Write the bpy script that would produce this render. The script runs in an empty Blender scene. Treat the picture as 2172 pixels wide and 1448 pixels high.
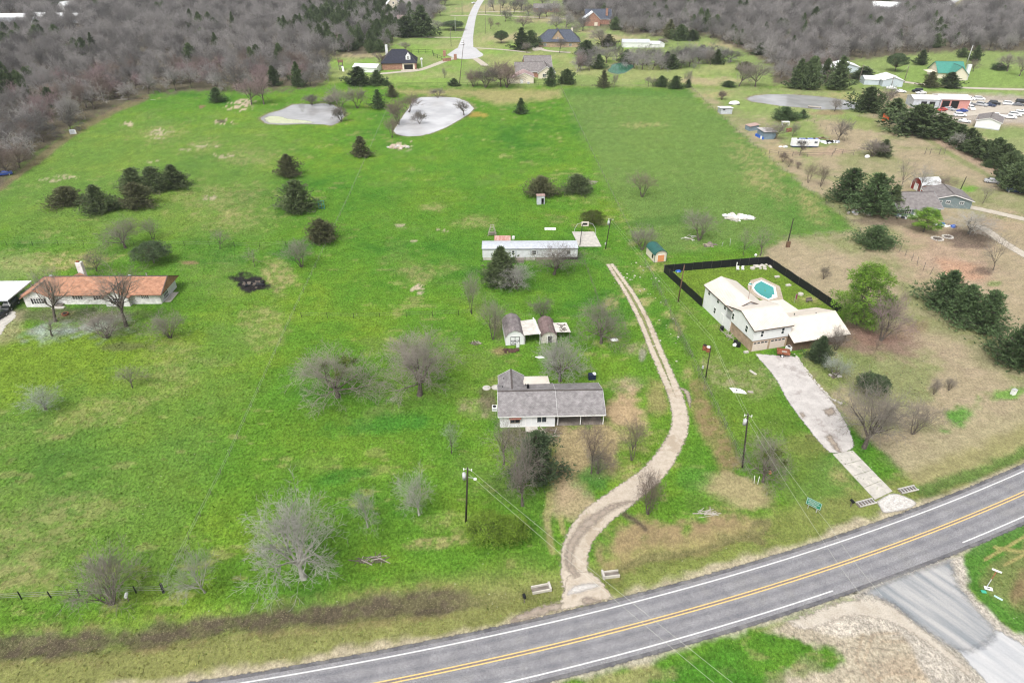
import bpy, math, random
import numpy as np
from mathutils import Vector, Matrix
R = math.radians
S = bpy.context.scene
COL = S.collection
rnd = random.Random(7)

# ------------------------------------------------------------------ camera, light, exposure
CAM_H, PITCH, FPX = 72.0, R(32.06), 1448.0
cam = bpy.data.cameras.new('camera'); camo = bpy.data.objects.new('camera', cam); COL.objects.link(camo)
camo.location = (0, 0, CAM_H); camo.rotation_euler = (R(90) - PITCH, 0, 0)
cam.lens = 24.0; cam.sensor_width = 36.0; cam.sensor_fit = 'HORIZONTAL'; cam.clip_start = 0.5; cam.clip_end = 30000
S.camera = camo

SUN_EL, SUN_AZ = R(56), R(207)          # azimuth measured from +Y towards +X
w = bpy.data.worlds.new('World'); S.world = w; w.use_nodes = True
nt = w.node_tree; nt.nodes.clear()
sky = nt.nodes.new('ShaderNodeTexSky'); sky.sky_type = 'NISHITA'; sky.sun_disc = False
sky.sun_elevation = SUN_EL; sky.sun_rotation = SUN_AZ; sky.air_density = 1.0; sky.dust_density = 8.0; sky.ozone_density = 1.0
hs = nt.nodes.new('ShaderNodeHueSaturation'); hs.inputs['Saturation'].default_value = 0.22
bg = nt.nodes.new('ShaderNodeBackground'); bg.inputs['Strength'].default_value = 0.14
out = nt.nodes.new('ShaderNodeOutputWorld')
nt.links.new(sky.outputs[0], hs.inputs['Color']); nt.links.new(hs.outputs[0], bg.inputs['Color']); nt.links.new(bg.outputs[0], out.inputs['Surface'])
sun = bpy.data.lights.new('sun', 'SUN'); sun.energy = 1.15; sun.angle = R(12); sun.color = (1.0, 0.97, 0.92)
so = bpy.data.objects.new('sun', sun); COL.objects.link(so)
sd = Vector((math.sin(SUN_AZ) * math.cos(SUN_EL), math.cos(SUN_AZ) * math.cos(SUN_EL), math.sin(SUN_EL)))
so.rotation_euler = sd.to_track_quat('Z', 'Y').to_euler(); so.location = sd * 300
vs = S.view_settings
vs.view_transform = 'Standard'; vs.look = 'None'; vs.gamma = 1.0; vs.use_curve_mapping = False; vs.exposure = 0.44
S.cycles.max_bounces = 4; S.cycles.diffuse_bounces = 2; S.cycles.glossy_bounces = 2; S.cycles.transparent_max_bounces = 6
S.cycles.use_denoising = True; S.cycles.filter_width = 1.2
S.cycles.volume_bounces = 1; S.cycles.volume_step_rate = 20

# ------------------------------------------------------------------ surveying: ray of a picture point onto the land
CP, SP = math.cos(PITCH), math.sin(PITCH)
def P(px, py, z=0.0):
    u = (px - 1086) / FPX; v = (py - 724) / FPX
    d = (u, CP - v * SP, -SP - v * CP); t = (CAM_H - z) / -d[2]
    return (d[0] * t, d[1] * t)
def depth(x, y, z=0.0): return y * CP - (z - CAM_H) * SP
def hgt(bx, by, ty):
    x, y = P(bx, by); k = (724 - ty) / FPX       # up/dep = k
    return CAM_H + y * (k * CP - SP) / (CP + k * SP)
def PP(pts): return [P(*p) for p in pts]

# ------------------------------------------------------------------ mesh helpers
class MB:
    def __init__(s): s.v = []; s.f = []
    def poly(s, pts):
        n = len(s.v); s.v += [tuple(p) for p in pts]; s.f.append(tuple(range(n, n + len(pts)))); return s
    def hexa(s, p):                       # 8 corners: bottom ccw, top ccw
        n = len(s.v); s.v += [tuple(q) for q in p]
        for a in ((3, 2, 1, 0), (4, 5, 6, 7), (0, 1, 5, 4), (1, 2, 6, 5), (2, 3, 7, 6), (3, 0, 4, 7)):
            s.f.append(tuple(n + i for i in a))
        return s
    def box(s, cx, cy, z0, sx, sy, sz, rot=0.0):
        c, q = math.cos(rot), math.sin(rot); hx, hy = sx / 2, sy / 2
        b = [(cx + c * x - q * y, cy + q * x + c * y) for x, y in ((-hx, -hy), (hx, -hy), (hx, hy), (-hx, hy))]
        return s.hexa([(x, y, z0) for x, y in b] + [(x, y, z0 + sz) for x, y in b])
    def prism(s, pts, z0, z1):
        n = len(s.v); k = len(pts)
        s.v += [(x, y, z0) for x, y in pts] + [(x, y, z1) for x, y in pts]
        s.f.append(tuple(n + i for i in reversed(range(k)))); s.f.append(tuple(n + k + i for i in range(k)))
        for i in range(k):
            j = (i + 1) % k; s.f.append((n + i, n + j, n + k + j, n + k + i))
        return s
    def slab(s, quad, t):                  # sloped slab: quad (4 pts ccw from above) thickened downward
        return s.hexa([(x, y, z - t) for x, y, z in quad] + list(quad))
    def bar(s, a, b, w, h=None):           # square bar from a to b
        a, b = Vector(a), Vector(b); d = (b - a).normalized(); h = h or w
        u = d.cross(Vector((0, 0, 1)));  u = u.normalized() if u.length > 1e-3 else Vector((1, 0, 0))
        v = u.cross(d).normalized(); u *= w / 2; v *= h / 2
        return s.hexa([a - u - v, a + u - v, a + u + v, a - u + v, b - u - v, b + u - v, b + u + v, b - u + v])
    def tube(s, pts, rad, n=6, cap=True):
        if not hasattr(rad, '__len__'): rad = [rad] * len(pts)
        pts = [Vector(p) for p in pts]; m = len(s.v); ref = None
        for i, p in enumerate(pts):
            d = (pts[min(i + 1, len(pts) - 1)] - pts[max(i - 1, 0)]).normalized()
            if ref is None: ref = Vector((1, 0, 0)) if abs(d.x) < .9 else Vector((0, 1, 0))
            u = (ref - d * ref.dot(d)).normalized(); v = d.cross(u); ref = u
            for k in range(n):
                a = 2 * math.pi * k / n; s.v.append(tuple(p + (u * math.cos(a) + v * math.sin(a)) * rad[i]))
        for i in range(len(pts) - 1):
            for k in range(n):
                j = (k + 1) % n; s.f.append((m + i * n + k, m + i * n + j, m + (i + 1) * n + j, m + (i + 1) * n + k))
        if cap:
            s.f.append(tuple(m + k for k in reversed(range(n)))); e = m + (len(pts) - 1) * n; s.f.append(tuple(e + k for k in range(n)))
        return s
    def cyl(s, x, y, z0, z1, r, n=12, r2=None): return s.tube([(x, y, z0), (x, y, z1)], [r, r if r2 is None else r2], n)
    def blob(s, x, y, z, rx, ry, rz, seed=0, n=7, m=5, jit=.25):
        q = random.Random(seed); b = len(s.v)
        for i in range(1, m):
            for k in range(n):
                th = math.pi * i / m; ph = 2 * math.pi * (k + .5 * (i % 2)) / n; j = 1 + q.uniform(-jit, jit)
                s.v.append((x + rx * j * math.sin(th) * math.cos(ph), y + ry * j * math.sin(th) * math.sin(ph), z + rz * j * math.cos(th)))
        s.v += [(x, y, z + rz), (x, y, z - rz)]; t = b + (m - 1) * n
        for k in range(n):
            j = (k + 1) % n; s.f.append((t, b + k, b + j)); s.f.append((t + 1, b + (m - 2) * n + j, b + (m - 2) * n + k))
            for i in range(m - 2): s.f.append((b + i * n + k, b + (i + 1) * n + k, b + (i + 1) * n + j, b + i * n + j))
        return s
    def mesh(s, name, smooth=False):
        me = bpy.data.meshes.new(name); me.from_pydata(s.v, [], s.f); me.update()
        if smooth: me.polygons.foreach_set('use_smooth', [True] * len(me.polygons))
        return me
    def build(s, name, mat, parent=None, smooth=False, label=None, kind=None):
        return link(name, s.mesh(name, smooth), mat, parent, label, kind)
def link(name, me, mat=None, parent=None, label=None, kind=None):
    o = bpy.data.objects.new(name, me); COL.objects.link(o)
    if mat is not None and len(me.materials) == 0: me.materials.append(mat)
    if parent is not None: o.parent = parent
    if label: o['label'] = label
    if kind: o['kind'] = kind
    return o
def thing(name, label, cat, loc=(0, 0, 0), rz=0.0, group=None):
    o = bpy.data.objects.new(name, None); COL.objects.link(o); o.empty_display_size = .3
    o.location = loc if len(loc) == 3 else (loc[0], loc[1], 0); o.rotation_euler = (0, 0, rz); o['label'] = label; o['category'] = cat
    if group: o['group'] = group
    return o
def tag(o, label, cat, group=None):
    o['label'] = label; o['category'] = cat
    if group: o['group'] = group
    return o
def copy_tree(o, parent=None):
    c = o.copy(); COL.objects.link(c)
    if parent is not None: c.parent = parent
    for ch in list(o.children): copy_tree(ch, c)
    return c

# ------------------------------------------------------------------ materials
def M(name, col, rough=.8, var=.15, scale=3.0, spec=.3, bump=0.0, metal=0.0, rand=0.0, streak=None, col2=None):
    m = bpy.data.materials.new(name); m.use_nodes = True; t = m.node_tree; b = t.nodes['Principled BSDF']
    b.inputs['Roughness'].default_value = rough; b.inputs['Specular IOR Level'].default_value = spec; b.inputs['Metallic'].default_value = metal
    tc = t.nodes.new('ShaderNodeTexCoord'); co = tc.outputs['Object']
    if streak:
        mp = t.nodes.new('ShaderNodeMapping'); mp.inputs['Scale'].default_value = streak; t.links.new(co, mp.inputs[0]); co = mp.outputs[0]
    nz = t.nodes.new('ShaderNodeTexNoise'); nz.inputs['Scale'].default_value = scale; nz.inputs['Detail'].default_value = 5; nz.inputs['Roughness'].default_value = .65
    t.links.new(co, nz.inputs['Vector'])
    rp = t.nodes.new('ShaderNodeValToRGB'); e = rp.color_ramp.elements; e[0].position = .3; e[1].position = .72
    c2 = col2 or tuple(c * (1 - 2 * var) for c in col)
    e[0].color = (*c2, 1); e[1].color = (*[min(1, c * (1 + var)) for c in col], 1)
    t.links.new(nz.outputs[0], rp.inputs[0]); src = rp.outputs[0]
    if rand:
        oi = t.nodes.new('ShaderNodeObjectInfo'); mr = t.nodes.new('ShaderNodeMapRange'); mr.inputs[3].default_value = 1 - rand; mr.inputs[4].default_value = 1 + rand
        t.links.new(oi.outputs['Random'], mr.inputs[0])
        mx = t.nodes.new('ShaderNodeMix'); mx.data_type = 'RGBA'; mx.blend_type = 'MULTIPLY'; mx.inputs[0].default_value = 1
        cb = t.nodes.new('ShaderNodeCombineColor')
        for i in range(3): t.links.new(mr.outputs[0], cb.inputs[i])
        t.links.new(src, mx.inputs[6]); t.links.new(cb.outputs[0], mx.inputs[7]); src = mx.outputs[2]
    t.links.new(src, b.inputs['Base Color'])
    if bump:
        bp = t.nodes.new('ShaderNodeBump'); bp.inputs['Strength'].default_value = bump; bp.inputs['Distance'].default_value = .05
        t.links.new(nz.outputs[0], bp.inputs['Height']); t.links.new(bp.outputs[0], b.inputs['Normal'])
    return m
def shingle_mat(name, c1, c2, course=.17):
    m = bpy.data.materials.new(name); m.use_nodes = True; t = m.node_tree; b = t.nodes['Principled BSDF']; b.inputs['Roughness'].default_value = .9
    b.inputs['Specular IOR Level'].default_value = .2
    tc = t.nodes.new('ShaderNodeTexCoord'); mp = t.nodes.new('ShaderNodeMapping'); t.links.new(tc.outputs['UV'], mp.inputs[0])
    br = t.nodes.new('ShaderNodeTexBrick'); br.inputs['Scale'].default_value = 1; br.inputs['Brick Width'].default_value = .33; br.inputs['Row Height'].default_value = course
    br.inputs['Mortar Size'].default_value = .012; br.inputs['Color1'].default_value = (*c1, 1); br.inputs['Color2'].default_value = (*c2, 1); br.inputs['Mortar'].default_value = (*[c * .55 for c in c1], 1)
    br.inputs['Bias'].default_value = -.1
    t.links.new(mp.outputs[0], br.inputs[0])
    nz = t.nodes.new('ShaderNodeTexNoise'); nz.inputs['Scale'].default_value = 1.1; nz.inputs['Detail'].default_value = 6; t.links.new(tc.outputs['Object'], nz.inputs[0])
    rp = t.nodes.new('ShaderNodeValToRGB'); rp.color_ramp.elements[0].color = (.72, .72, .72, 1); rp.color_ramp.elements[1].color = (1.2, 1.2, 1.2, 1); rp.color_ramp.elements[0].position = .3; rp.color_ramp.elements[1].position = .7
    t.links.new(nz.outputs[0], rp.inputs[0])
    mx = t.nodes.new('ShaderNodeMix'); mx.data_type = 'RGBA'; mx.blend_type = 'MULTIPLY'; mx.inputs[0].default_value = 1
    t.links.new(br.outputs[0], mx.inputs[6]); t.links.new(rp.outputs[0], mx.inputs[7]); t.links.new(mx.outputs[2], b.inputs['Base Color'])
    return m
def brick_mat(name, c1, c2, mortar):
    m = shingle_mat(name, c1, c2, .075); br = [n for n in m.node_tree.nodes if n.type == 'TEX_BRICK'][0]
    br.inputs['Brick Width'].default_value = .21; br.inputs['Mortar'].default_value = (*mortar, 1); return m
def auto_uv(me):                             # world-scale UVs per face (u along the level direction, v up the slope)
    uv = me.uv_layers.new(name='UVMap').data
    for p in me.polygons:
        n = p.normal; u = Vector((-n.y, n.x, 0)); u = u.normalized() if u.length > 1e-3 else Vector((1, 0, 0)); v = n.cross(u)
        for li in p.loop_indices:
            c = me.vertices[me.loops[li].vertex_index].co; uv[li].uv = (c.dot(u), c.dot(v))
m_white = M('white_siding', (.74, .75, .76), .6, .04, 1.2); m_cream = M('cream_siding', (.70, .64, .53), .6, .06)
m_trim = M('white_trim', (.80, .80, .79), .5, .03); m_glass = M('window_glass', (.035, .045, .055), .08, .2, 2, .6)
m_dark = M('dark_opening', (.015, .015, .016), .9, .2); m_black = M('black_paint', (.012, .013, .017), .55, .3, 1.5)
m_tanmetal = M('tan_metal_roof', (.66, .61, .545), .5, .06, .8, .3); m_galv = M('galvanised_metal', (.52, .55, .60), .45, .12, 1.2, .4)
m_whitemetal = M('white_metal_roof', (.80, .82, .84), .45, .05, .6, .4); m_rust = M('rusty_metal', (.30, .11, .06), .8, .3, 3)
m_rustroof = M('rust_streaked_roof', (.45, .40, .39), .6, .2, 2.0, col2=(.28, .10, .06), streak=(1, 4, 1))
m_concrete = M('concrete', (.52, .49, .44), .9, .12, 1.5, .2, .1); m_conc2 = M('pale_concrete', (.50, .475, .435), .9, .14, .9, .2)
m_polewood = M('pole_wood', (.045, .036, .030), .85, .25, 4); m_polewood2 = M('brown_pole_wood', (.16, .095, .06), .85, .25, 4)
m_steel = M('grey_steel', (.48, .49, .50), .4, .08, 4, .5); m_post = M('weathered_post', (.20, .17, .145), .9, .25, 6)
m_tpost = M('dark_fence_post', (.02, .022, .024), .7, .2, 6); m_wire = M('fence_wire', (.33, .33, .32), .5, .1, 3)
m_rubber = M('tyre_rubber', (.02, .02, .02), .8, .2)
m_brick_red = brick_mat('red_brick', (.32, .13, .09), (.40, .18, .12), (.35, .27, .22)); m_brick_tan = brick_mat('tan_brick', (.40, .27, .17), (.30, .19, .12), (.42, .36, .29))
m_brick_white = brick_mat('painted_white_brick', (.76, .75, .74), (.70, .69, .68), (.66, .65, .64))
m_sh_grey = shingle_mat('grey_shingles', (.225, .212, .215), (.30, .285, .288)); m_sh_brown = shingle_mat('rust_brown_shingles', (.40, .205, .13), (.475, .265, .175))
m_sh_dark = shingle_mat('charcoal_shingles', (.032, .034, .05), (.045, .047, .066)); m_sh_taupe = shingle_mat('taupe_shingles', (.205, .188, .186), (.255, .235, .232))
m_sh_blue = shingle_mat('slate_blue_shingles', (.075, .085, .115), (.10, .115, .15)); m_sh_barn = shingle_mat('barn_shingles', (.205, .18, .182), (.27, .24, .24))
m_sh_maroon = shingle_mat('maroon_shingles', (.18, .13, .125), (.225, .165, .16))
UVM = {m.name for m in bpy.data.materials if 'shingle' in m.name or 'brick' in m.name}
# ------------------------------------------------------------------ land: one sheet, coloured by what grows or lies there
def vn(x, y, seed):
    xi = np.floor(x); yi = np.floor(y); fx = x - xi; fy = y - yi; fx = fx * fx * (3 - 2 * fx); fy = fy * fy * (3 - 2 * fy)
    def h(a, b):
        n = np.sin(a * 127.1 + b * 311.7 + seed * 74.7) * 43758.5453; return n - np.floor(n)
    return (h(xi, yi) * (1 - fx) + h(xi + 1, yi) * fx) * (1 - fy) + (h(xi, yi + 1) * (1 - fx) + h(xi + 1, yi + 1) * fx) * fy
def fbm(x, y, s, seed=0, o=4, ay=1.0):
    x = x / s; y = y / s * ay; r = 0; a = .5; tot = 0
    for i in range(o): r = r + a * vn(x, y, seed + i); tot += a; a *= .55; x = x * 2.03 + 11.3; y = y * 2.03 + 5.7
    return np.clip((r / tot - .5) * 1.7 + .5, 0, 1)
def sst(a, b, x): t = np.clip((x - a) / (b - a), 0, 1); return t * t * (3 - 2 * t)
def segdist(X, Y, pts):
    d = np.full(X.shape, 1e9)
    for (x0, y0), (x1, y1) in zip(pts[:-1], pts[1:]):
        dx, dy = x1 - x0, y1 - y0; t = np.clip(((X - x0) * dx + (Y - y0) * dy) / (dx * dx + dy * dy + 1e-9), 0, 1)
        d = np.minimum(d, np.hypot(X - x0 - t * dx, Y - y0 - t * dy))
    return d
def inside(X, Y, pts):
    r = np.zeros(X.shape, bool); n = len(pts)
    for i in range(n):
        x0, y0 = pts[i]; x1, y1 = pts[(i + 1) % n]
        if y0 == y1: continue
        c = ((y0 > Y) != (y1 > Y)) & (X < (x1 - x0) * (Y - y0) / (y1 - y0) + x0); r ^= c
    return r
def spline(pts, n=6):
    pts = [np.array(p, float) for p in pts]; q = [2 * pts[0] - pts[1]] + pts + [2 * pts[-1] - pts[-2]]; o = []
    for i in range(1, len(q) - 2):
        for k in range(n):
            t = k / n; o.append(.5 * (2 * q[i] + (q[i + 1] - q[i - 1]) * t + (2 * q[i - 1] - 5 * q[i] + 4 * q[i + 1] - q[i + 2]) * t * t + (3 * q[i] - q[i - 1] - 3 * q[i + 1] + q[i + 2]) * t ** 3))
    o.append(pts[-1]); return [tuple(p) for p in o]

# the highway's centre line: a smooth curve through surveyed points of the yellow pair
YEL = PP([(811, 1448), (1086, 1391), (1301, 1336), (1629, 1246), (1850, 1173), (2060, 1093), (2172, 1045)])
_a = math.atan2(YEL[-1][1] - YEL[0][1], YEL[-1][0] - YEL[0][0]); _c, _s = math.cos(_a), math.sin(_a)
_u = [(x * _c + y * _s, -x * _s + y * _c) for x, y in YEL]; _k = np.polyfit([q[0] for q in _u], [q[1] for q in _u], 2)
def road_pt(u, off=0.0):
    v = np.polyval(_k, u); dv = np.polyval(np.polyder(_k), u); n = math.hypot(1, dv); u2 = u - dv / n * off; v2 = v + off / n
    return (u2 * _c - v2 * _s, u2 * _s + v2 * _c)
U0, U1 = -110.0, 190.0
ROADPTS = [road_pt(u) for u in np.linspace(U0, U1, 60)]

POND_A = [(873,220),(877,210),(893,206),(933,205),(968,207),(990,215),(1004,229),(993,241),(968,256),(943,270),(913,282),(888,287),(865,288),(843,284),(836,276),(845,262),(860,240),(868,230)]
POND_B = [(552,250),(570,240),(600,232),(620,222),(640,220),(660,221),(685,219),(705,222),(723,232),(728,246),(716,259),(703,265),(683,262),(640,261),(600,263),(565,261)]
POND_C = [(1584,209),(1596,203),(1627,200),(1673,200),(1722,203),(1760,207),(1799,213),(1822,219),(1822,230),(1789,231),(1741,231),(1702,227),(1654,223),(1615,217),(1592,214)]
POND_D = [(1299,135),(1324,132),(1343,136),(1344,141),(1333,149),(1324,154),(1312,156),(1294,153),(1288,148),(1297,143)]
PONDS = [PP(q) for q in (POND_A, POND_B, POND_C, POND_D)]
DITCH = PP([(-120,1388),(0,1372),(180,1362),(300,1345),(420,1328),(560,1308),(700,1297),(830,1282),(930,1276),(1010,1270),(1090,1262),(1160,1250)])
DITCH2 = PP([(1290,1222),(1340,1198),(1400,1182),(1470,1170),(1550,1140),(1640,1110)])
DITCH3 = PP([(1960,1040),(2060,1005),(2172,960),(2260,925)])

PXS = np.concatenate([np.arange(-1000, -64, 36), np.arange(-64, 2236, 3.7), np.arange(2236, 3200, 36)])
PYS = np.concatenate([np.array([-150, -140, -128, -115, -102, -90, -78, -66, -54, -46]), np.arange(-40, -16, 6), np.arange(-16, 1468, 3.4), np.arange(1468, 2700, 44)])
GX, GY = np.meshgrid(PXS, PYS)
_un = (GX - 1086) / FPX; _vn = (GY - 724) / FPX; _t = CAM_H / (SP + _vn * CP)
WX = _un * _t; WY = (CP - _vn * SP) * _t

def n1(s, seed, o=4, ay=1.0): return fbm(WX, WY, s, seed, o, ay)
_rag = n1(2.2, 91, 4); _rag2 = n1(7.0, 92, 4); _fine = n1(.9, 93, 3)
def ell(cx, cy, rx, ry, ang=0, soft=.5, rag=.5):
    c, s = math.cos(R(ang)), math.sin(R(ang)); x = GX - cx; y = GY - cy
    d = np.hypot((x * c + y * s) / rx, (-x * s + y * c) / ry) + (_rag - .5) * rag * 1.2 + (_rag2 - .5) * rag
    return 1 - sst(1 - soft, 1 + soft * .3, d)
def reg(pts, soft=14, rag=10):
    m = inside(GX, GY, pts); d = segdist(GX, GY, pts + [pts[0]]); d = np.where(m, d, -d) + (_rag - .5) * rag * 1.5 + (_rag2 - .5) * rag
    return sst(-soft, soft, d)
def stroke(pts, wpx, soft=.6, rag=.5):
    d = segdist(GX, GY, pts) / wpx + (_rag - .5) * rag + (_rag2 - .5) * rag; return 1 - sst(1 - soft, 1 + .2, d)
_frag = .30 + .70 * sst(.42, .62, .5 * n1(1.6, 95, 4, 1.7) + .5 * n1(.7, 96, 3))
C_DEEP, C_MID, C_YEL, C_OLIVE = (.040, .135, .015), (.080, .188, .020), (.140, .228, .024), (.138, .198, .055)
C_STRAW, C_PALE, C_TAN, C_PINK = (.35, .285, .145), (.20, .255, .088), (.325, .262, .180), (.355, .256, .192)
C_SOIL, C_BARE, C_LITTER, C_SAND, C_GRAV = (.085, .066, .052), (.45, .365, .28), (.105, .080, .066), (.40, .345, .27), (.45, .42, .37)
C_BROWN = (.21, .145, .085)
colr = np.zeros(GX.shape + (3,)); dry = np.full(GX.shape, .12)
def put(mask, c, d=None):
    global colr, dry
    colr = colr * (1 - mask[..., None]) + np.array(c) * mask[..., None]
    if d is not None: dry = dry * (1 - mask) + d * mask
def mixc(mask, *cs):          # mask 0..1 through a list of colours
    k = len(cs) - 1; t = np.clip(mask, 0, .9999) * k; i = t.astype(int); f = (t - i)[..., None]; a = np.array(cs); return a[i] * (1 - f) + a[np.minimum(i + 1, k)] * f
big = n1(26, 1, 4); med = n1(9, 2, 4); sm = n1(3, 3, 4, 1.6)
g = np.clip(.45 * big + .35 * med + .2 * sm, 0, 1); g = sst(.02, .98, g)
colr = mixc(g, C_DEEP, C_MID, (.098, .202, .021), C_YEL)
put(sst(.66, .86, .5 * n1(14, 5) + .5 * n1(4, 6)) * .4, C_OLIVE, .4)
put(sst(.74, .86, .4 * n1(20, 7) + .6 * n1(3.5, 8, 4, 2)) * .35, C_STRAW, .6)
# left pastures
put(reg([(-200,700),(560,690),(340,1270),(-200,1300)], 60, 40) * .3, C_OLIVE, .3)
put(reg([(-60,705),(300,700),(420,720),(250,800),(-60,860)], 40, 40) * .75, (.145, .225, .022), .1)
put(ell(180, 885, 150, 32, -18) * .35 * _frag, C_STRAW, .7); put(ell(360, 770, 90, 60, -30) * .3 * _frag, C_STRAW, .6); put(ell(60, 1150, 120, 110, 0) * .4 * _frag, C_OLIVE, .7)
put(ell(90, 1120, 160, 55, -20, .8, .9) * .3 * _frag, C_STRAW, .8); put(ell(40, 1230, 120, 40) * .35 * _frag, C_STRAW, .8)
put(ell(120, 555, 130, 22, -5) * .75 * _frag, C_STRAW, .6); put(ell(30, 570, 80, 40) * .6, C_PALE, .5)
put(ell(470, 590, 150, 60, 10) * .45 * _frag, C_OLIVE, .5); put(ell(590, 585, 40, 40) * .7 * _frag, C_STRAW, .6); put(ell(560, 690, 60, 50) * .45 * _frag, C_STRAW, .6)
for a in ((450, 420, 110, 40), (500, 470, 110, 30), (330, 285, 60, 26), (430, 310, 50, 18), (520, 330, 60, 25)): put(ell(*a, 0, .7, .9) * .5 * _frag, C_STRAW, .6)
for a in ((445, 418, 16, 6), (270, 262, 20, 5), (340, 280, 28, 8), (325, 293, 22, 4), (425, 310, 26, 5), (400, 318, 22, 4), (465, 331, 34, 4), (320, 342, 24, 4), (135, 376, 30, 7), (110, 383, 28, 3), (470, 257, 26, 8), (505, 225, 34, 10), (520, 219, 26, 8),
          (855, 468, 10, 3), (852, 478, 12, 4), (860, 485, 7, 2), (935, 485, 16, 4), (945, 490, 7, 4), (880, 511, 12, 5), (886, 610, 14, 12), (840, 596, 7, 2), (845, 312, 24, 11), (865, 300, 20, 4)): put(ell(a[0], a[1], a[2] * .8, a[3] * .75, 0, .35, 1.0) * sst(.36, .56, _frag), C_BARE, .3)
put(ell(470, 257, 12, 4), C_SOIL, .1); put(ell(428, 226, 8, 3), C_BROWN, .1); put(ell(400, 557, 22, 5) * .9, C_BROWN, .2)
put(ell(920, 440, 30, 10) * .8 * _frag, C_STRAW, .6); put(ell(885, 575, 60, 22) * .5 * _frag, C_STRAW, .6); put(ell(1005, 470, 60, 18) * .6 * _frag, C_STRAW, .4)
put(ell(535, 602, 44, 17, 12, .25, .5), (.022, .020, .021), .05)
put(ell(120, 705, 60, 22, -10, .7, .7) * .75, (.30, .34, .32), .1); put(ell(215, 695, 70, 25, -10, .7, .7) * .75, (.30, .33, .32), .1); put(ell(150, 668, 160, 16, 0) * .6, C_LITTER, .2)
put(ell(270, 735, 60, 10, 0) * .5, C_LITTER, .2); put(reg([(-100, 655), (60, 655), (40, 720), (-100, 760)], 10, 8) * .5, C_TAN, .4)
# the long middle lot
put(ell(905, 430, 260, 180, 0, .8) * .35, (.06, .175, .022)); put(reg([(830, 190), (1190, 190), (1190, 205), (1060, 225), (1000, 205), (860, 200)], 8, 5) * .7, C_STRAW, .5)
put(reg([(60, 240), (560, 250), (640, 300), (560, 500), (60, 520), (-60, 400)], 50, 40) * .4, C_OLIVE, .3); put(ell(1010, 243, 26, 7) * .8, (.33, .235, .06), .4)
put(ell(740, 960, 200, 90, 5, .8) * .35, C_YEL, .3); put(ell(700, 800, 130, 95, 0, .7) * .3, C_DEEP, .1); put(ell(880, 830, 110, 60, 0) * .45 * _frag, C_OLIVE, .3); put(ell(815, 870, 60, 22) * .6 * _frag, C_OLIVE, .5)
put(ell(820, 900, 160, 25, -6, .6) * .75, (.045, .165, .022), .05); put(ell(720, 1010, 70, 20, -10) * .6, (.045, .165, .022), .05)
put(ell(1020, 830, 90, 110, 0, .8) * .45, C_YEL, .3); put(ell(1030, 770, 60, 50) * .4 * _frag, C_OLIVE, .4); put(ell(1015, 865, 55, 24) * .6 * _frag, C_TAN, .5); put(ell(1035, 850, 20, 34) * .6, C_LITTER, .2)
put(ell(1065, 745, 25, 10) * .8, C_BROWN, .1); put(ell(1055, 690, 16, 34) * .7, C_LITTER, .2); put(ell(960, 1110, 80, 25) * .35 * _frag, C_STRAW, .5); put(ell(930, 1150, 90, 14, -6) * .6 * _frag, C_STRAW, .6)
put(ell(1000, 990, 70, 60) * .35 * _frag, C_OLIVE, .3); put(ell(1100, 1030, 70, 60) * .55, (.06, .10, .03), .2)
put(ell(1160, 590, 120, 32) * .45, C_DEEP, .1)
# house yard and drive
put(reg([(1180, 905), (1290, 900), (1330, 930), (1300, 985), (1240, 1010), (1190, 1075), (1160, 1010), (1175, 950)], 18, 26) * .8, (.34, .245, .155), .6)
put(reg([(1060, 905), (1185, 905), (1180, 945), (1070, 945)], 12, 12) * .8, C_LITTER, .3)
put(ell(1215, 1060, 50, 45, 0, .6) * .8, (.38, .29, .19), .6); put(ell(1265, 1010, 45, 40, 0) * .8, (.06, .16, .03), .2); put(ell(1330, 1000, 50, 30) * .5 * _frag, C_STRAW, .5)
put(ell(1330, 865, 46, 50, 0, .6, .8) * .95, (.37, .27, .165), .7); put(ell(1395, 840, 30, 50) * .6, (.30, .22, .12), .6); put(ell(1320, 815, 45, 22) * .6 * _frag, C_TAN, .5); put(ell(1350, 925, 50, 36) * .5 * _frag, C_STRAW, .6)
put(ell(1345, 740, 40, 16, -10) * .6 * _frag, C_TAN, .4); put(ell(1362, 752, 9, 14) * .7, (.25, .22, .20), .2)
put(stroke(PX for PX in ()) if False else stroke([(1480, 820), (1490, 870), (1520, 930), (1545, 975)], 26) * .85 * (.5 + .5 * _frag), (.24, .165, .095), .8)
put(ell(1560, 1040, 70, 34, 8) * .8, (.36, .285, .17), .8); put(ell(1470, 1010, 40, 30) * .5, (.07, .19, .03), .1); put(ell(1500, 1060, 60, 26) * .5 * _frag, C_OLIVE, .4)
put(reg([(1265, 1160), (1320, 1100), (1420, 1120), (1560, 1080), (1650, 1110), (1560, 1150), (1420, 1190), (1290, 1210)], 20, 30) * .9, (.285, .205, .12), .8)
for q in ([(1300, 1210), (1370, 1180), (1450, 1172), (1530, 1150), (1600, 1125)], [(1530, 1135), (1590, 1140), (1620, 1150)], [(1590, 1130), (1600, 1110), (1630, 1105), (1620, 1125), (1600, 1135)], [(1325, 1090), (1350, 1105), (1370, 1122)]): put(stroke(q, 8, .8, .7) * .9, C_SOIL, .2)
put(stroke([(1165, 1050), (1160, 1110), (1172, 1170)], 9) * .6, C_STRAW, .6); put(stroke([(1190, 1100), (1195, 1130)], 7) * .6, C_STRAW, .6)
put(ell(1160, 1120, 20, 40) * .3 * _frag, C_TAN, .5)
for a in ((1350, 610, 26, 18), (1370, 640, 20, 14), (1330, 620, 16, 10), (1440, 690, 22, 40), (1390, 570, 30, 16), (1300, 650, 24, 20), (1460, 790, 20, 26), (1420, 660, 18, 18)): put(ell(*a, 0, .7, .8) * .7 * _frag, C_STRAW, .8)
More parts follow.
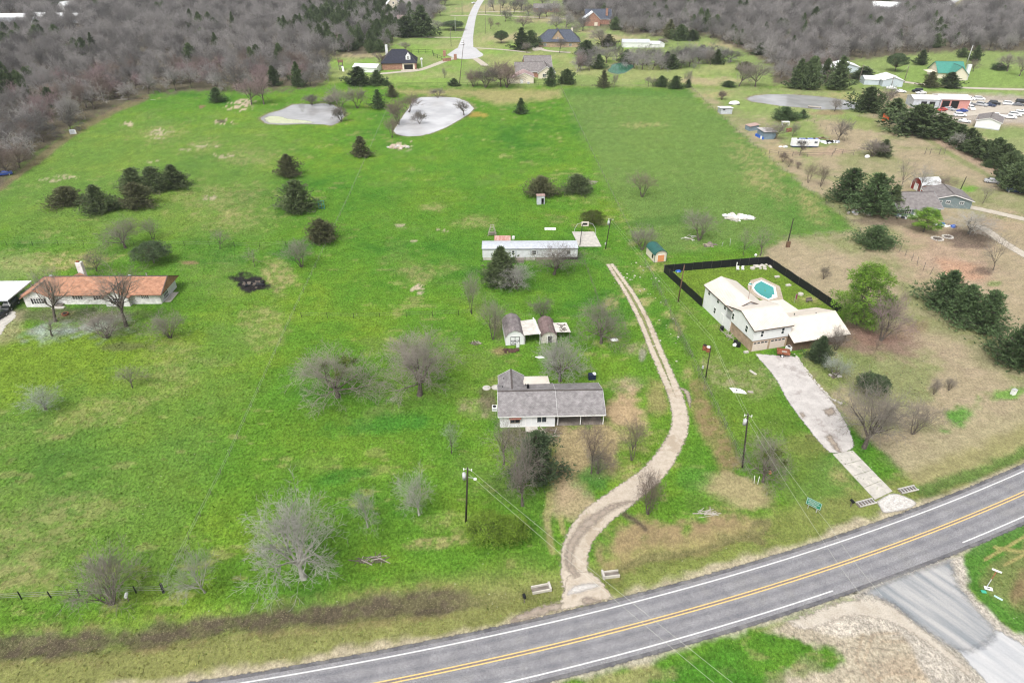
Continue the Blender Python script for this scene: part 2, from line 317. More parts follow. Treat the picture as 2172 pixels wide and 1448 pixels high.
# the field to the right and the yards beyond it
put(reg([(1190, 186), (1466, 188), (1825, 490), (1660, 506), (1380, 540), (1300, 420)], 16, 12) * .78, (.120, .192, .052), .35)
put(reg([(1560, 280), (1640, 340), (1815, 480), (1700, 492), (1600, 400)], 26, 24) * .5, (.055, .165, .022), .15); put(ell(1610, 365, 40, 90, -38, .8) * .6 * _frag, C_STRAW, .6); put(ell(1720, 440, 24, 60, -45, .8) * .6 * _frag, C_STRAW, .6)
put(ell(1360, 265, 60, 8) * .4 * _frag, C_STRAW, .5); put(reg([(1200, 186), (1466, 188), (1470, 205), (1200, 200)], 6, 5) * .5, (.05, .15, .025), .1)
put(ell(1400, 470, 110, 12, -6) * .5, (.045, .12, .022), .2)
RP = [(1466, 188), (1825, 492), (1658, 508), (1610, 545), (1700, 600), (1790, 665), (1800, 715), (1700, 760), (1720, 830), (1880, 960), (1960, 1040), (2172, 955), (2700, 760), (2900, 187)]
put(reg(RP, 10, 8) * .92, C_TAN, .75); put(reg(RP, 10, 8) * sst(.5, .8, n1(16, 31)) * .55, C_OLIVE, .5); put(reg(RP, 10, 8) * sst(.55, .75, n1(5, 32)) * .3, (.36, .285, .21), .5)
put(reg([(1480, 190), (1830, 190), (1830, 245), (1640, 262), (1560, 240)], 10, 12) * .65, (.17, .27, .06), .3); put(ell(1525, 200, 40, 9) * .8 * _frag, C_STRAW, .7); put(ell(1760, 240, 60, 7) * .7, (.28, .19, .13), .3); put(ell(1800, 204, 60, 8) * .6 * _frag, C_STRAW, .4)
put(reg([(1640, 262), (1720, 250), (1760, 300), (1720, 345), (1660, 300)], 12, 12) * .6, (.14, .245, .045), .3); put(ell(1830, 262, 70, 16, 12) * .55, (.15, .24, .04), .3)
put(ell(1735, 320, 60, 12) * .7, C_PINK, .3); put(ell(1650, 330, 30, 40, -30) * .5 * _frag, C_STRAW, .6)
put(ell(2000, 555, 140, 70, 12, .7) * .85, C_PINK, .5); put(ell(2040, 575, 60, 22, 10) * .7, (.40, .235, .155), .3); put(ell(2060, 505, 60, 22) * .8, C_LITTER, .1); put(ell(2120, 470, 60, 30) * .4, C_PINK, .3)
put(ell(1890, 470, 90, 14) * .7, C_LITTER, .2); put(ell(2055, 400, 28, 10) * .8, (.12, .27, .03), .1); put(ell(2140, 460, 60, 10, 8) * .6 * _frag, C_OLIVE, .2)
put(ell(2085, 575, 28, 9) * .8, C_LITTER, .1); put(ell(2110, 601, 20, 6) * .7, (.14, .22, .06), .2); put(stroke([(1985, 300), (2060, 335), (2130, 372)], 9) * .7, C_PINK, .3); put(stroke([(1960, 290), (2020, 330), (2110, 380)], 5) * .6, C_OLIVE, .3)
put(ell(1850, 730, 120, 40, 10, .7) * .8, (.20, .13, .11), .3); put(stroke([(1750, 690), (1860, 720), (1960, 690)], 18) * .4, (.19, .10, .08), .2)
put(reg([(1690, 765), (1830, 740), (2000, 770), (1980, 860), (1820, 850), (1740, 820)], 24, 30) * .6, C_OLIVE, .5); put(reg([(1690, 765), (1780, 745), (1800, 860), (1740, 830)], 18, 20) * .6, (.13, .20, .035), .3)
put(ell(2040, 880, 50, 22, -22, .6, .8) * .9, (.075, .22, .028), .1); put(ell(2140, 835, 50, 14, -8) * .8, (.10, .25, .03), .1); put(reg([(1880, 950), (2172, 860), (2300, 830), (2300, 960), (1970, 1045)], 24, 30) * .55, (.30, .275, .16), .7)
put(reg([(1640, 1030), (1700, 950), (1780, 960), (1880, 1060), (1800, 1090), (1680, 1100)], 22, 30) * .5, C_OLIVE, .5); put(ell(1700, 945, 60, 30) * .6, (.22, .16, .09), .6); put(ell(1790, 1010, 30, 40, -40) * .5 * _frag, C_STRAW, .6)
# white house lawn, pool yard
put(reg([(1400, 545), (1500, 660), (1590, 750), (1700, 900), (1760, 960), (1680, 1030), (1600, 1010), (1500, 830)], 20, 20) * .6, (.115, .185, .027), .3); put(ell(1600, 800, 60, 50, 0) * .4 * _frag, C_TAN, .6); put(ell(1520, 790, 30, 60, -25) * .5 * _frag, C_TAN, .6)
put(reg([(1425, 575), (1625, 548), (1780, 655), (1500, 660)], 5, 5) * .95, (.125, .20, .025), .2); put(ell(1720, 635, 40, 12) * .6 * _frag, C_STRAW, .4); put(ell(1620, 566, 50, 8) * .4 * _frag, C_OLIVE, .4)
put(ell(1650, 1000, 60, 24) * .45, (.07, .15, .03), .2)
# far neighbourhood
put(reg([(600, 182), (700, 160), (800, 181), (1466, 185), (1480, 186), (2300, 186), (2300, -200), (-1000, -200), (-1000, 120), (560, 182)], 5, 4) * .85, C_PALE, .35)
put(reg([(600, 178), (1466, 183), (1560, 183), (1560, 100), (700, 60)], 5, 4) * sst(.35, .8, n1(30, 41)) * .6, (.30, .30, .13), .4)
put(reg([(600, 178), (1466, 183), (1560, 183), (1560, 100), (700, 60)], 5, 4) * sst(.55, .75, n1(18, 42)) * .6, (.155, .29, .04), .2)
for a in ((1080, 80, 70, 12), (1050, 18, 120, 12), (1300, 80, 80, 9), (1550, 95, 70, 10), (1500, 172, 100, 10), (1160, 40, 60, 10), (1250, 66, 30, 5), (760, 118, 60, 6)): put(ell(*a, 0, .7, .6) * .7, (.36, .285, .185), .4)
put(reg([(2000, 178), (2172, 195), (2300, 205), (2300, 215), (2000, 196), (1880, 192)], 4, 4) * .7, (.15, .29, .04), .2); put(reg([(1900, 140), (2172, 150), (2300, 150), (2300, 190), (1900, 176)], 6, 5) * .6, (.17, .27, .06), .2)
put(reg([(1985, 200), (2172, 205), (2300, 200), (2300, 262), (2130, 262), (2000, 262), (1900, 240)], 8, 6) * .9, (.36, .32, .28), .2)
put(reg([(2060, 280), (2300, 262), (2300, 330), (2172, 330)], 8, 8) * .7, (.18, .25, .08), .3)
# woods: leaf litter
WOOD_L = [(-900, 420), (0, 392), (75, 335), (160, 270), (250, 228), (310, 203), (400, 194), (470, 196), (600, 190), (690, 183), (700, 118), (790, 118), (835, 100), (830, 68), (905, 60), (935, 20), (940, -60), (-1000, -60)]
WOOD_R = [(1190, -60), (1200, 30), (1235, 55), (1290, 62), (1340, 72), (1420, 80), (1500, 78), (1560, 100), (1600, 120), (1640, 140), (1640, 182), (1780, 182), (1790, 130), (1900, 118), (2000, 110), (2172, 110), (2900, 110), (2900, -60)]
CLEAR_R = [(1990, -60), (2000, 22), (2030, 30), (2050, 8), (2172, 16), (2900, 16), (2900, -60)]
put(reg(WOOD_L, 8, 10) * .9, C_LITTER, .1); put(reg(WOOD_R, 6, 6) * .9, C_LITTER, .1); put(reg(CLEAR_R, 4, 3) * .95, (.34, .33, .17), .3)
put(stroke([(0, 400), (80, 340), (160, 278), (250, 232), (310, 207)], 8) * .7, (.17, .115, .085), .2)
# strips along the highway (measured in metres from its centre line)
RD = segdist(WX, WY, ROADPTS); side = np.where((-WX * _s + WY * _c) > np.polyval(_k, WX * _c + WY * _s), 1, -1)
RD2 = RD + (_rag - .5) * 1.2 + (_rag2 - .5) * 1.0
put(np.where(side > 0, sst(11.5, 8.5, RD2) * sst(-.2, .4, 1) * .6, 0), (.215, .21, .075), .8)
lowleft = np.where(side > 0, sst(14.5, 10.5, RD2), 0) * sst(1250, 1000, GX)
put(lowleft * .5, (.225, .215, .085), .8); put(np.where(side > 0, sst(5.6, 4.2, RD2), 0) * .85, (.42, .36, .27), .5)
put(np.where(side < 0, sst(5.4, 4.0, RD2), 0) * .9, (.40, .36, .29), .5)
dd = segdist(WX, WY, DITCH); dfade = sst(1060, 930, GX) * .7 + .3
put((1 - sst(.6, 2.3, dd + (_rag - .5) * 1.5 + (_rag2 - .5) * 1.5)) * .95 * dfade * (.72 + .28 * _frag), (.088, .070, .052), .6)
put((1 - sst(1.6, 3.3, dd + (_rag - .5) * 2 + (_rag2 - .5) * 1.6)) * sst(1.5, 2.2, dd) * .45 * _frag * dfade, (.22, .165, .085), .8)
put((1 - sst(.5, 1.6, segdist(WX, WY, DITCH3) + (_rag - .5))) * .8, (.075, .15, .03), .1)
# south of the highway: sandy lot, grass, tracks
put(np.where(side < 0, sst(5.0, 7.0, RD2), 0) * sst(1700, 1560, GX + (_rag2 - .5) * 160) * .8, (.055, .175, .018), .2)
put(ell(1340, 1440, 110, 26, -8) * .55, C_STRAW, .6); put(ell(1690, 1440, 60, 40) * .5, C_TAN, .4)
put(reg([(1640, 1335), (1800, 1275), (1880, 1270), (1960, 1330), (2060, 1440), (2120, 1520), (1500, 1600), (1620, 1460), (1790, 1400)], 12, 22) * .95, C_SAND, .3)
put(reg([(1700, 1330), (1830, 1285), (1900, 1290), (1990, 1370), (1880, 1350), (1780, 1350)], 10, 14) * .8, (.47, .43, .375), .1)
for q in ([(1830, 1345), (1815, 1400), (1850, 1450)], [(1850, 1350), (1832, 1400), (1870, 1445)], [(1850, 1345), (1920, 1340), (1990, 1390)], [(1870, 1360), (1920, 1358), (1960, 1390)], [(1860, 1440), (1900, 1425), (1960, 1440)]): put(stroke(q, 4, .8, .4) * .45, (.33, .255, .18), .2)
put(ell(1930, 1420, 60, 30) * .45, (.36, .28, .2), .2)
put(reg([(2040, 1190), (2060, 1160), (2172, 1105), (2400, 1020), (2400, 1420), (2172, 1352), (2110, 1310), (2052, 1245)], 5, 5) * .95, (.07, .18, .028), .3)
put(reg([(2085, 1200), (2200, 1130), (2300, 1120), (2300, 1380), (2160, 1300), (2100, 1260)], 12, 20) * .75, (.17, .185, .07), .5); put(ell(2165, 1250, 30, 40) * .8, C_BROWN, .3)
for q in ([(2090, 1186), (2130, 1163), (2172, 1138)], [(2110, 1160), (2140, 1166), (2172, 1170)], [(2130, 1198), (2172, 1176)]): put(stroke(q, 4, .6, .4) * .8, (.34, .29, .12), .3)
put(reg([(2010, 1190), (2040, 1180), (2052, 1245), (2110, 1310), (2172, 1352), (2172, 1375), (2105, 1330), (2040, 1260)], 4, 5) * .9, (.42, .37, .31), .2)

put(reg([(1800,1264),(1990,1182),(2040,1180),(2058,1245),(2125,1322),(2300,1420),(2300,1700),(2000,1500),(1900,1330),(1840,1290)], 6, 8) * .95, (.42, .385, .335), .1)
WZ = np.zeros(GX.shape)
for q in PONDS:
    m = inside(WX, WY, q); d = segdist(WX, WY, q + [q[0]]); WZ += np.where(m, -.25 - .8 * sst(0, 3, d), -.25 * sst(1.8, 0, d))
    put(np.where(m, 1, sst(2.0, .3, d) * .7), (.20, .16, .12), .2)
WZ -= .38 * (1 - sst(.1, 3.2, dd)); WZ -= .35 * (1 - sst(.2, 2.0, segdist(WX, WY, DITCH2))); WZ -= .35 * (1 - sst(.2, 2.2, segdist(WX, WY, DITCH3)))
WZ += (n1(5, 61, 3) - .5) * .03 * sst(4.5, 8, RD)
colr *= (.86 + .28 * n1(1.3, 71, 3, 1.5))[..., None]
POOLRECT = PP([(1588, 600), (1612, 588), (1650, 606), (1652, 632), (1630, 642), (1600, 620)])

nx, ny = len(PXS), len(PYS)
ii = np.arange(nx * ny).reshape(ny, nx)
quads = np.stack([ii[1:, :-1], ii[1:, 1:], ii[:-1, 1:], ii[:-1, :-1]], -1).reshape(-1, 4)
gm = bpy.data.meshes.new('ground'); gm.vertices.add(nx * ny); gm.vertices.foreach_set('co', np.stack([WX, WY, WZ], -1).astype(np.float32).ravel())
gm.loops.add(quads.size); gm.loops.foreach_set('vertex_index', quads.ravel().astype(np.int32)); gm.polygons.add(len(quads)); gm.polygons.foreach_set('loop_start', np.arange(0, quads.size, 4, dtype=np.int32))
gm.update(); gm.validate()
gm.polygons.foreach_set('use_smooth', np.ones(len(quads), bool))
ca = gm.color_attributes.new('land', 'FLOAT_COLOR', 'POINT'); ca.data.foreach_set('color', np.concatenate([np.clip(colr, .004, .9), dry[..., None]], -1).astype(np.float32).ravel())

m_ground = bpy.data.materials.new('grassland'); m_ground.use_nodes = True; t = m_ground.node_tree; b = t.nodes['Principled BSDF']
b.inputs['Roughness'].default_value = 1; b.inputs['Specular IOR Level'].default_value = .05
N = t.nodes.new; L = t.links.new
at = N('ShaderNodeVertexColor'); at.layer_name = 'land'; tc = N('ShaderNodeTexCoord')
def noise(scale, det=4, rough=.65, stretch=None):
    n = N('ShaderNodeTexNoise'); n.inputs['Scale'].default_value = scale; n.inputs['Detail'].default_value = det; n.inputs['Roughness'].default_value = rough
    if stretch: mp = N('ShaderNodeMapping'); mp.inputs['Scale'].default_value = stretch; L(tc.outputs['Object'], mp.inputs[0]); L(mp.outputs[0], n.inputs[0])
    else: L(tc.outputs['Object'], n.inputs[0])
    return n
def mrange(src, a, b_, c, d):
    n = N('ShaderNodeMapRange'); n.interpolation_type = 'SMOOTHSTEP'; L(src, n.inputs[0])
    for i, v in enumerate((a, b_, c, d)): n.inputs[i + 1].default_value = v
    return n.outputs[0]
def mixn(fac, a, b_, mode='MIX'):
    n = N('ShaderNodeMix'); n.data_type = 'RGBA'; n.blend_type = mode
    if isinstance(fac, float): n.inputs[0].default_value = fac
    else: L(fac, n.inputs[0])
    for k, v in ((6, a), (7, b_)):
        if isinstance(v, tuple): n.inputs[k].default_value = (*v, 1)
        else: L(v, n.inputs[k])
    return n.outputs[2]
nA = noise(2.6, 6, .75, (1, .7, 1)); nB = noise(.55, 5, .6, (1, .6, 1)); nC = noise(7, 3, .7); nF = noise(11, 4, .8, (1, .6, 1))
v = N('ShaderNodeMath'); v.operation = 'MULTIPLY'; L(mrange(nA.outputs[0], .28, .72, .40, 1.60), v.inputs[0]); L(mrange(nB.outputs[0], .25, .75, .86, 1.14), v.inputs[1])  # noise paints the light and dark of tussock relief into the colour
vc = N('ShaderNodeCombineColor'); [L(v.outputs[0], vc.inputs[i]) for i in range(3)]
v2 = N('ShaderNodeMath'); v2.operation = 'MULTIPLY'; L(v.outputs[0], v2.inputs[0]); L(mrange(nF.outputs[0], .3, .7, .66, 1.34), v2.inputs[1]); ad = N('ShaderNodeMath'); ad.operation = 'MULTIPLY_ADD'; ad.inputs[1].default_value = -.62; ad.inputs[2].default_value = 1.0; L(at.outputs['Alpha'], ad.inputs[0]); v3 = N('ShaderNodeMix'); v3.inputs[2].default_value = 1.0; L(ad.outputs[0], v3.inputs[0]); L(v2.outputs[0], v3.inputs[3]); [L(v3.outputs[0], vc.inputs[i]) for i in range(3)]
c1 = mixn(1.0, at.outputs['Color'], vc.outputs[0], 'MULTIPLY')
fl = N('ShaderNodeMath'); fl.operation = 'MULTIPLY'; L(mrange(nC.outputs[0], .56, .70, 0, 1), fl.inputs[0]); L(at.outputs['Alpha'], fl.inputs[1])
c2 = mixn(fl.outputs[0], c1, (.42, .36, .22))
nD = noise(1.15, 5, .7); dk = mrange(nD.outputs[0], .60, .74, 0, .34)
c3 = mixn(dk, c2, mixn(1.0, c2, (.45, .55, .40), 'MULTIPLY'))
vo = N('ShaderNodeTexVoronoi'); vo.inputs['Scale'].default_value = .9; L(tc.outputs['Object'], vo.inputs[0])
spk = mrange(vo.outputs['Distance'], .055, .09, 1, 0); nE = noise(.12, 2); gate = N('ShaderNodeMath'); gate.operation = 'MULTIPLY'; L(spk, gate.inputs[0]); L(mrange(nE.outputs[0], .50, .60, 0, .55), gate.inputs[1])
c4 = mixn(gate.outputs[0], c3, (.55, .55, .47))
L(c4, b.inputs['Base Color'])
bp = N('ShaderNodeBump'); bp.inputs['Strength'].default_value = .9; bp.inputs['Distance'].default_value = .22; L(nA.outputs[0], bp.inputs['Height']); L(bp.outputs[0], b.inputs['Normal'])
link('ground', gm, m_ground, kind='structure')

SHEETS = []
def grass_tufts(n=64000):
    q = np.random.default_rng(8); X = q.uniform(-135, 120, n * 3); Y = q.uniform(38, 205, n * 3); dpt = Y * CP + CAM_H * SP; px = 1086 + FPX * X / dpt; py = 724 - FPX * (Y * SP - CAM_H * CP) / dpt
    ix = np.clip(np.searchsorted(PXS, px), 0, len(PXS) - 1); iy = np.clip(np.searchsorted(PYS, py), 0, len(PYS) - 1); c = colr[iy, ix]; keep = (px > -60) & (px < 2230) & (py < 1500) & (c[:, 1] > c[:, 0] * .98) & (c[:, 1] < .30) & (RD[iy, ix] > 4.8) & (q.random(len(px)) < .25 + .75 * fbm(X, Y, 4, 33, 3)); keep &= np.array([True]) if not SHEETS else ~np.any([inside(X, Y, s_) for s_ in SHEETS], 0)
    keep &= ~inside(px, py, [(1050, 785), (1120, 785), (1300, 812), (1300, 905), (1060, 910)]) & ~inside(px, py, [(1490, 590), (1540, 580), (1820, 710), (1700, 745), (1590, 750), (1488, 655)])
    k = np.where(keep)[0][:n]; m = len(k); nb = 5; B = np.repeat(np.stack([X[k], Y[k], WZ[iy[k], ix[k]]], -1), nb, 0) + q.normal(size=(m * nb, 3)) * np.array((.09, .09, 0)); D = q.normal(size=(m * nb, 3)) * .5 + np.array((0, 0, 1)); D /= np.linalg.norm(D, axis=1, keepdims=True); D *= np.repeat(q.uniform(.10, .26, m), nb)[:, None]
    s = np.cross(D, q.normal(size=D.shape)); s /= np.linalg.norm(s, axis=1, keepdims=True); s *= .045; co = np.stack([B - s, B + s, B + D], 1).reshape(-1, 3)
    me = bpy.data.meshes.new('grass_tufts'); me.vertices.add(len(co)); me.vertices.foreach_set('co', co.astype(np.float32).ravel()); f = len(co) // 3; me.loops.add(f * 3); me.loops.foreach_set('vertex_index', np.arange(f * 3, dtype=np.int32)); me.polygons.add(f); me.polygons.foreach_set('loop_start', np.arange(0, f * 3, 3, dtype=np.int32)); me.update()
    cc = c[k] * q.uniform(.7, 1.55, (m, 1)) * (1 + q.normal(size=(m, 3)) * .08) + (q.random((m, 1)) < .10) * np.array((.10, .085, .03)); cc = np.repeat(np.clip(cc, .01, .6), nb * 3, 0); at_ = me.color_attributes.new('land', 'FLOAT_COLOR', 'POINT'); at_.data.foreach_set('color', np.concatenate([cc, np.ones((len(cc), 1))], 1).astype(np.float32).ravel())
    mm = bpy.data.materials.new('grass_blades'); mm.use_nodes = True; b_ = mm.node_tree.nodes['Principled BSDF']; b_.inputs['Roughness'].default_value = 1; b_.inputs['Specular IOR Level'].default_value = .05; vcn = mm.node_tree.nodes.new('ShaderNodeVertexColor'); vcn.layer_name = 'land'; mm.node_tree.links.new(vcn.outputs[0], b_.inputs['Base Color']); link('grass_tufts', me, mm, kind='stuff')

# ------------------------------------------------------------------ sheets: roads, drives, water
def sheet_mat(name, c1, c2, ragged=True, patch=None, scale=1.4, grit=18, wear=None, speck=.2, soft=(.15, .65), flow=None):
    m = bpy.data.materials.new(name); m.use_nodes = True; t = m.node_tree; b = t.nodes['Principled BSDF']; b.inputs['Roughness'].default_value = .95; b.inputs['Specular IOR Level'].default_value = .15
    def nz(s, d=5): n = t.nodes.new('ShaderNodeTexNoise'); n.inputs['Scale'].default_value = s; n.inputs['Detail'].default_value = d; n.inputs['Roughness'].default_value = .7; t.links.new(tc.outputs['Object'], n.inputs[0]); return n.outputs[0]
    def mr(s, a, e, c, d): n = t.nodes.new('ShaderNodeMapRange'); n.interpolation_type = 'SMOOTHSTEP'; t.links.new(s, n.inputs[0]); [setattr(n.inputs[i + 1], 'default_value', q) for i, q in enumerate((a, e, c, d))]; return n.outputs[0]
    def mx(f, a, e, mode='MIX'):
        n = t.nodes.new('ShaderNodeMix'); n.data_type = 'RGBA'; n.blend_type = mode
        if isinstance(f, float): n.inputs[0].default_value = f
        else: t.links.new(f, n.inputs[0])
        for k, q in ((6, a), (7, e)):
            if isinstance(q, tuple): n.inputs[k].default_value = (*q, 1)
            else: t.links.new(q, n.inputs[k])
        return n.outputs[2]
    tc = t.nodes.new('ShaderNodeTexCoord'); big = nz(.22); mid = nz(scale); fine = nz(grit, 3)
    if flow:
        mp = t.nodes.new('ShaderNodeMapping'); mp.vector_type = 'TEXTURE'; mp.inputs['Rotation'].default_value = (0, 0, flow); mp.inputs['Scale'].default_value = (9, 1.0, 1); t.links.new(tc.outputs['Object'], mp.inputs[0]); fn = t.nodes.new('ShaderNodeTexNoise'); fn.inputs['Scale'].default_value = .8; fn.inputs['Detail'].default_value = 6; t.links.new(mp.outputs[0], fn.inputs[0]); mid = fn.outputs[0]
    col = mx(mr(mid, .3, .7, 0, 1), c1, c2)
    if patch: col = mx(mr(big, .52, .62, 0, .75), col, patch)
    if wear:
        a = t.nodes.new('ShaderNodeAttribute'); a.attribute_name = 'across'; col = mx(mr(a.outputs['Fac'], 0, 1, 0, 1), col, mx(1.0, col, wear, 'MULTIPLY'))
    g = mr(fine, .25, .75, 1 - speck, 1 + speck); cc = t.nodes.new('ShaderNodeCombineColor'); [t.links.new(g, cc.inputs[i]) for i in range(3)]
    col = mx(1.0, col, cc.outputs[0], 'MULTIPLY'); t.links.new(col, b.inputs['Base Color'])
    bp = t.nodes.new('ShaderNodeBump'); bp.inputs['Strength'].default_value = .35; bp.inputs['Distance'].default_value = .03; t.links.new(fine, bp.inputs['Height']); t.links.new(bp.outputs[0], b.inputs['Normal'])
    if ragged:
        e = t.nodes.new('ShaderNodeAttribute'); e.attribute_name = 'edge'; s = t.nodes.new('ShaderNodeMath'); s.operation = 'ADD'; t.links.new(e.outputs['Fac'], s.inputs[0])
        q = t.nodes.new('ShaderNodeMath'); q.operation = 'MULTIPLY_ADD'; q.inputs[1].default_value = 1.5; q.inputs[2].default_value = -.75; t.links.new(nz(1.6, 6), q.inputs[0]); t.links.new(q.outputs[0], s.inputs[1])
        t.links.new(mr(s.outputs[0], soft[0], soft[1], 0, 1), b.inputs['Alpha'])
    return m
def strip(name, pts, widths, mat, z=.03, n=5, across=9, label=None, parent=None, smoothit=True, wear=None, margin=.8):
    c = spline(pts, n) if smoothit else [tuple(p) for p in pts]; k = len(c)
    ws = np.interp(np.linspace(0, 1, k), np.linspace(0, 1, len(widths)), widths) if hasattr(widths, '__len__') else [widths] * k
    v, f, e, ac = [], [], [], []
    for i in range(0, k - 1, 3):
        if parent is None and name != 'grass_centre' and 'road' not in name: q0, q1 = np.array(c[i]), np.array(c[min(i + 3, k - 1)]); d_ = q1 - q0; d_ /= np.hypot(*d_) + 1e-9; n_ = np.array((-d_[1], d_[0])) * ws[i] * .42; SHEETS.append([tuple(q0 - n_), tuple(q1 - n_), tuple(q1 + n_), tuple(q0 + n_)])
    for i, p in enumerate(c):
        a = np.array(c[max(i - 1, 0)]); q = np.array(c[min(i + 1, k - 1)]); d = q - a; d /= np.hypot(*d) + 1e-9; nn = np.array((-d[1], d[0]))
        for j in range(across):
            s = j / (across - 1) * 2 - 1; w_ = ws[i] / 2 * s; v.append((p[0] + nn[0] * w_, p[1] + nn[1] * w_, z))
            e.append(min(2.2, (1 - abs(s)) * ws[i] / 2 / margin)); ac.append(wear(w_) if wear else 0)
    for i in range(k - 1):
        for j in range(across - 1): a = i * across + j; f.append((a, a + across, a + across + 1, a + 1)[::-1])
    me = bpy.data.meshes.new(name); me.from_pydata(v, [], f); me.update()
    for nm, dat in (('edge', e), ('across', ac)): q = me.attributes.new(nm, 'FLOAT', 'POINT'); q.data.foreach_set('value', np.array(dat, np.float32))
    return link(name, me, mat, parent, label, None if parent else 'structure')
def area(name, pts, mat, z=.03, step=.8, margin=.8, parent=None, dip=False):     # a filled outline with a ragged margin, as a fine sheet
    SHEETS.append(list(pts))
    q = spline(list(pts) + [pts[0]], 4)[:-1]; a = np.array(q); x0, y0 = a.min(0); x1, y1 = a.max(0)
    step = max(step, (x1 - x0) / 160, (y1 - y0) / 160); xs = np.arange(x0 - step, x1 + step * 2, step); ys = np.arange(y0 - step, y1 + step * 2, step); X, Y = np.meshgrid(xs, ys)
    ins = inside(X, Y, q); d = segdist(X, Y, q + [q[0]]); sd_ = np.where(ins, d, -d); keep = sd_ > -step * 1.5
    idx = -np.ones(X.shape, int); idx[keep] = np.arange(keep.sum())
    cells = np.stack([idx[:-1, :-1], idx[:-1, 1:], idx[1:, 1:], idx[1:, :-1]], -1).reshape(-1, 4); cells = cells[(cells >= 0).all(1)]
    me = bpy.data.meshes.new(name); me.from_pydata(np.stack([X[keep], Y[keep], np.full(keep.sum(), z)], -1).tolist(), [], cells.tolist()); me.update()
    e = me.attributes.new('edge', 'FLOAT', 'POINT'); e.data.foreach_set('value', np.clip(sd_[keep] / margin, -1, 2.2).astype(np.float32))
    me.attributes.new('across', 'FLOAT', 'POINT'); return link(name, me, mat, parent, None, None if parent else 'structure')

m_asphalt = sheet_mat('road_asphalt', (.195, .193, .207), (.262, .26, .27), False, (.235, .232, .236), .35, 11, (.80, .81, .83), .42)
m_shoulder = sheet_mat('shoulder_asphalt', (.085, .085, .095), (.19, .185, .185), True, None, .5, 12, None, .25, (.1, .6))
_fa = P(1930, 1250); _fb = P(2085, 1362); FLOW = math.atan2(_fb[1] - _fa[1], _fb[0] - _fa[0])
m_patch = sheet_mat('blue_grey_asphalt', (.20, .22, .24), (.40, .395, .39), True, None, .35, 14, None, .18, (.0, 1.3), FLOW)
m_gravel = sheet_mat('gravel_drive', (.40, .345, .28), (.50, .44, .365), True, (.345, .285, .215), 1.1, 16, None, .22)
m_gravwet = sheet_mat('damp_gravel', (.26, .215, .175), (.34, .29, .24), True, None, .8, 12, None, .15, (.0, 1.0))
m_crush = sheet_mat('crushed_stone', (.58, .57, .55), (.42, .39, .36), True, None, 1.6, 6, None, .3, (.0, 1.0))
m_side = sheet_mat('pale_side_road', (.37, .38, .40), (.50, .50, .50), True, None, .35, 14, None, .12, (.1, .7), FLOW)
m_drive = sheet_mat('old_concrete_drive', (.40, .375, .36), (.52, .495, .475), True, (.30, .27, .255), .5, 12, None, .16)
m_farroad = sheet_mat('pale_street', (.44, .44, .455), (.50, .50, .51), False, None, .1, 2)
m_track = sheet_mat('dirt_track', (.40, .355, .295), (.48, .44, .38), True, None, .5, 6)
m_line_w = M('white_road_paint', (.76, .76, .76), .7, .05, 5, col2=(.46, .46, .46)); m_line_y = M('yellow_road_paint', (.78, .55, .17), .7, .08, 5, col2=(.50, .38, .18)); m_rumble = M('worn_red_asphalt', (.22, .18, .18), .9, .2, 5)
us = np.linspace(U0, U1, 90)
def trackw(w_): return .9 * (math.exp(-((abs(w_) - .95) / .32) ** 2) + math.exp(-((abs(w_) - 2.35) / .32) ** 2))
strip('road_shoulder', [road_pt(u) for u in us], 8.6, m_shoulder, .018, 1, 13, margin=.55, smoothit=False)
road = strip('main_road', [road_pt(u) for u in us], 7.2, m_asphalt, .030, 1, 49, smoothit=False, wear=trackw)
strip('centre_gap', [road_pt(u) for u in us], .32, m_rumble, .034, 1, 3, parent=road, smoothit=False)
for off in (-.2, .2): strip('yellow_line', [road_pt(u, off) for u in us], .15, m_line_y, .038, 1, 3, parent=road, smoothit=False)
def u_of(px, py): x, y = P(px, py); return x * _c + y * _s
strip('edge_line', [road_pt(u, 3.02) for u in us], .17, m_line_w, .038, 1, 3, parent=road, smoothit=False)
for a, e in ((U0, u_of(1770, 1258)), (u_of(2043, 1155), U1)): strip('edge_line', [road_pt(u, -3.02) for u in np.linspace(a, e, 50)], .17, m_line_w, .038, 1, 3, parent=road, smoothit=False)
# ------------------------------------------------------------------ drives, streets, ponds
DR = PP([(1238,1276),(1222,1235),(1218,1195),(1226,1150),(1262,1098),(1330,1047),(1385,1003),(1420,955),(1442,905),(1436,850),(1412,790),(1388,735),(1366,680),(1335,622),(1293,560)])
strip('gravel_driveway', DR, [4.6, 4.4, 4.2, 4.4, 4.8, 4.6, 4.2, 3.8, 3.5, 3.4, 3.4, 3.5, 3.4, 3.2, 2.6], m_gravel, .045, 6, 15, margin=1.0)
strip('grass_centre', DR[-6:], [.2, .9, 1.0, 1.2, 1.1, .6], m_tuft := sheet_mat('track_grass', (.14, .19, .05), (.24, .23, .11), True, None, 1.0, 6), .05, 6, 7, margin=.75)
strip('damp_ruts', PP([(1225,1225),(1207,1195),(1215,1150),(1250,1108),(1300,1075),(1345,1062)]), [1.6, 1.9, 2.1, 2.3, 1.8, 1.2], m_gravwet, .052, 6, 9, margin=1.0)
strip('worn_path', PP([(1435,820),(1455,830),(1462,850),(1463,868)]), [.5, 1.4, 1.2, .4], m_gravwet, .05, 5, 7, margin=.6)
area('driveway_mouth', PP([(1185,1270),(1205,1215),(1258,1212),(1300,1258),(1302,1270),(1255,1284),(1190,1296)]), m_gravel, .048, .25, .9)
area('driveway_apron', PP([(1196,1258),(1215,1238),(1262,1232),(1282,1246),(1250,1256),(1205,1268)]), m_crush, .054, .2, .9)
area('apron_potholes', PP([(1225,1275),(1240,1262),(1272,1268),(1280,1277),(1245,1286)]), m_gravwet, .058, .2, .7)
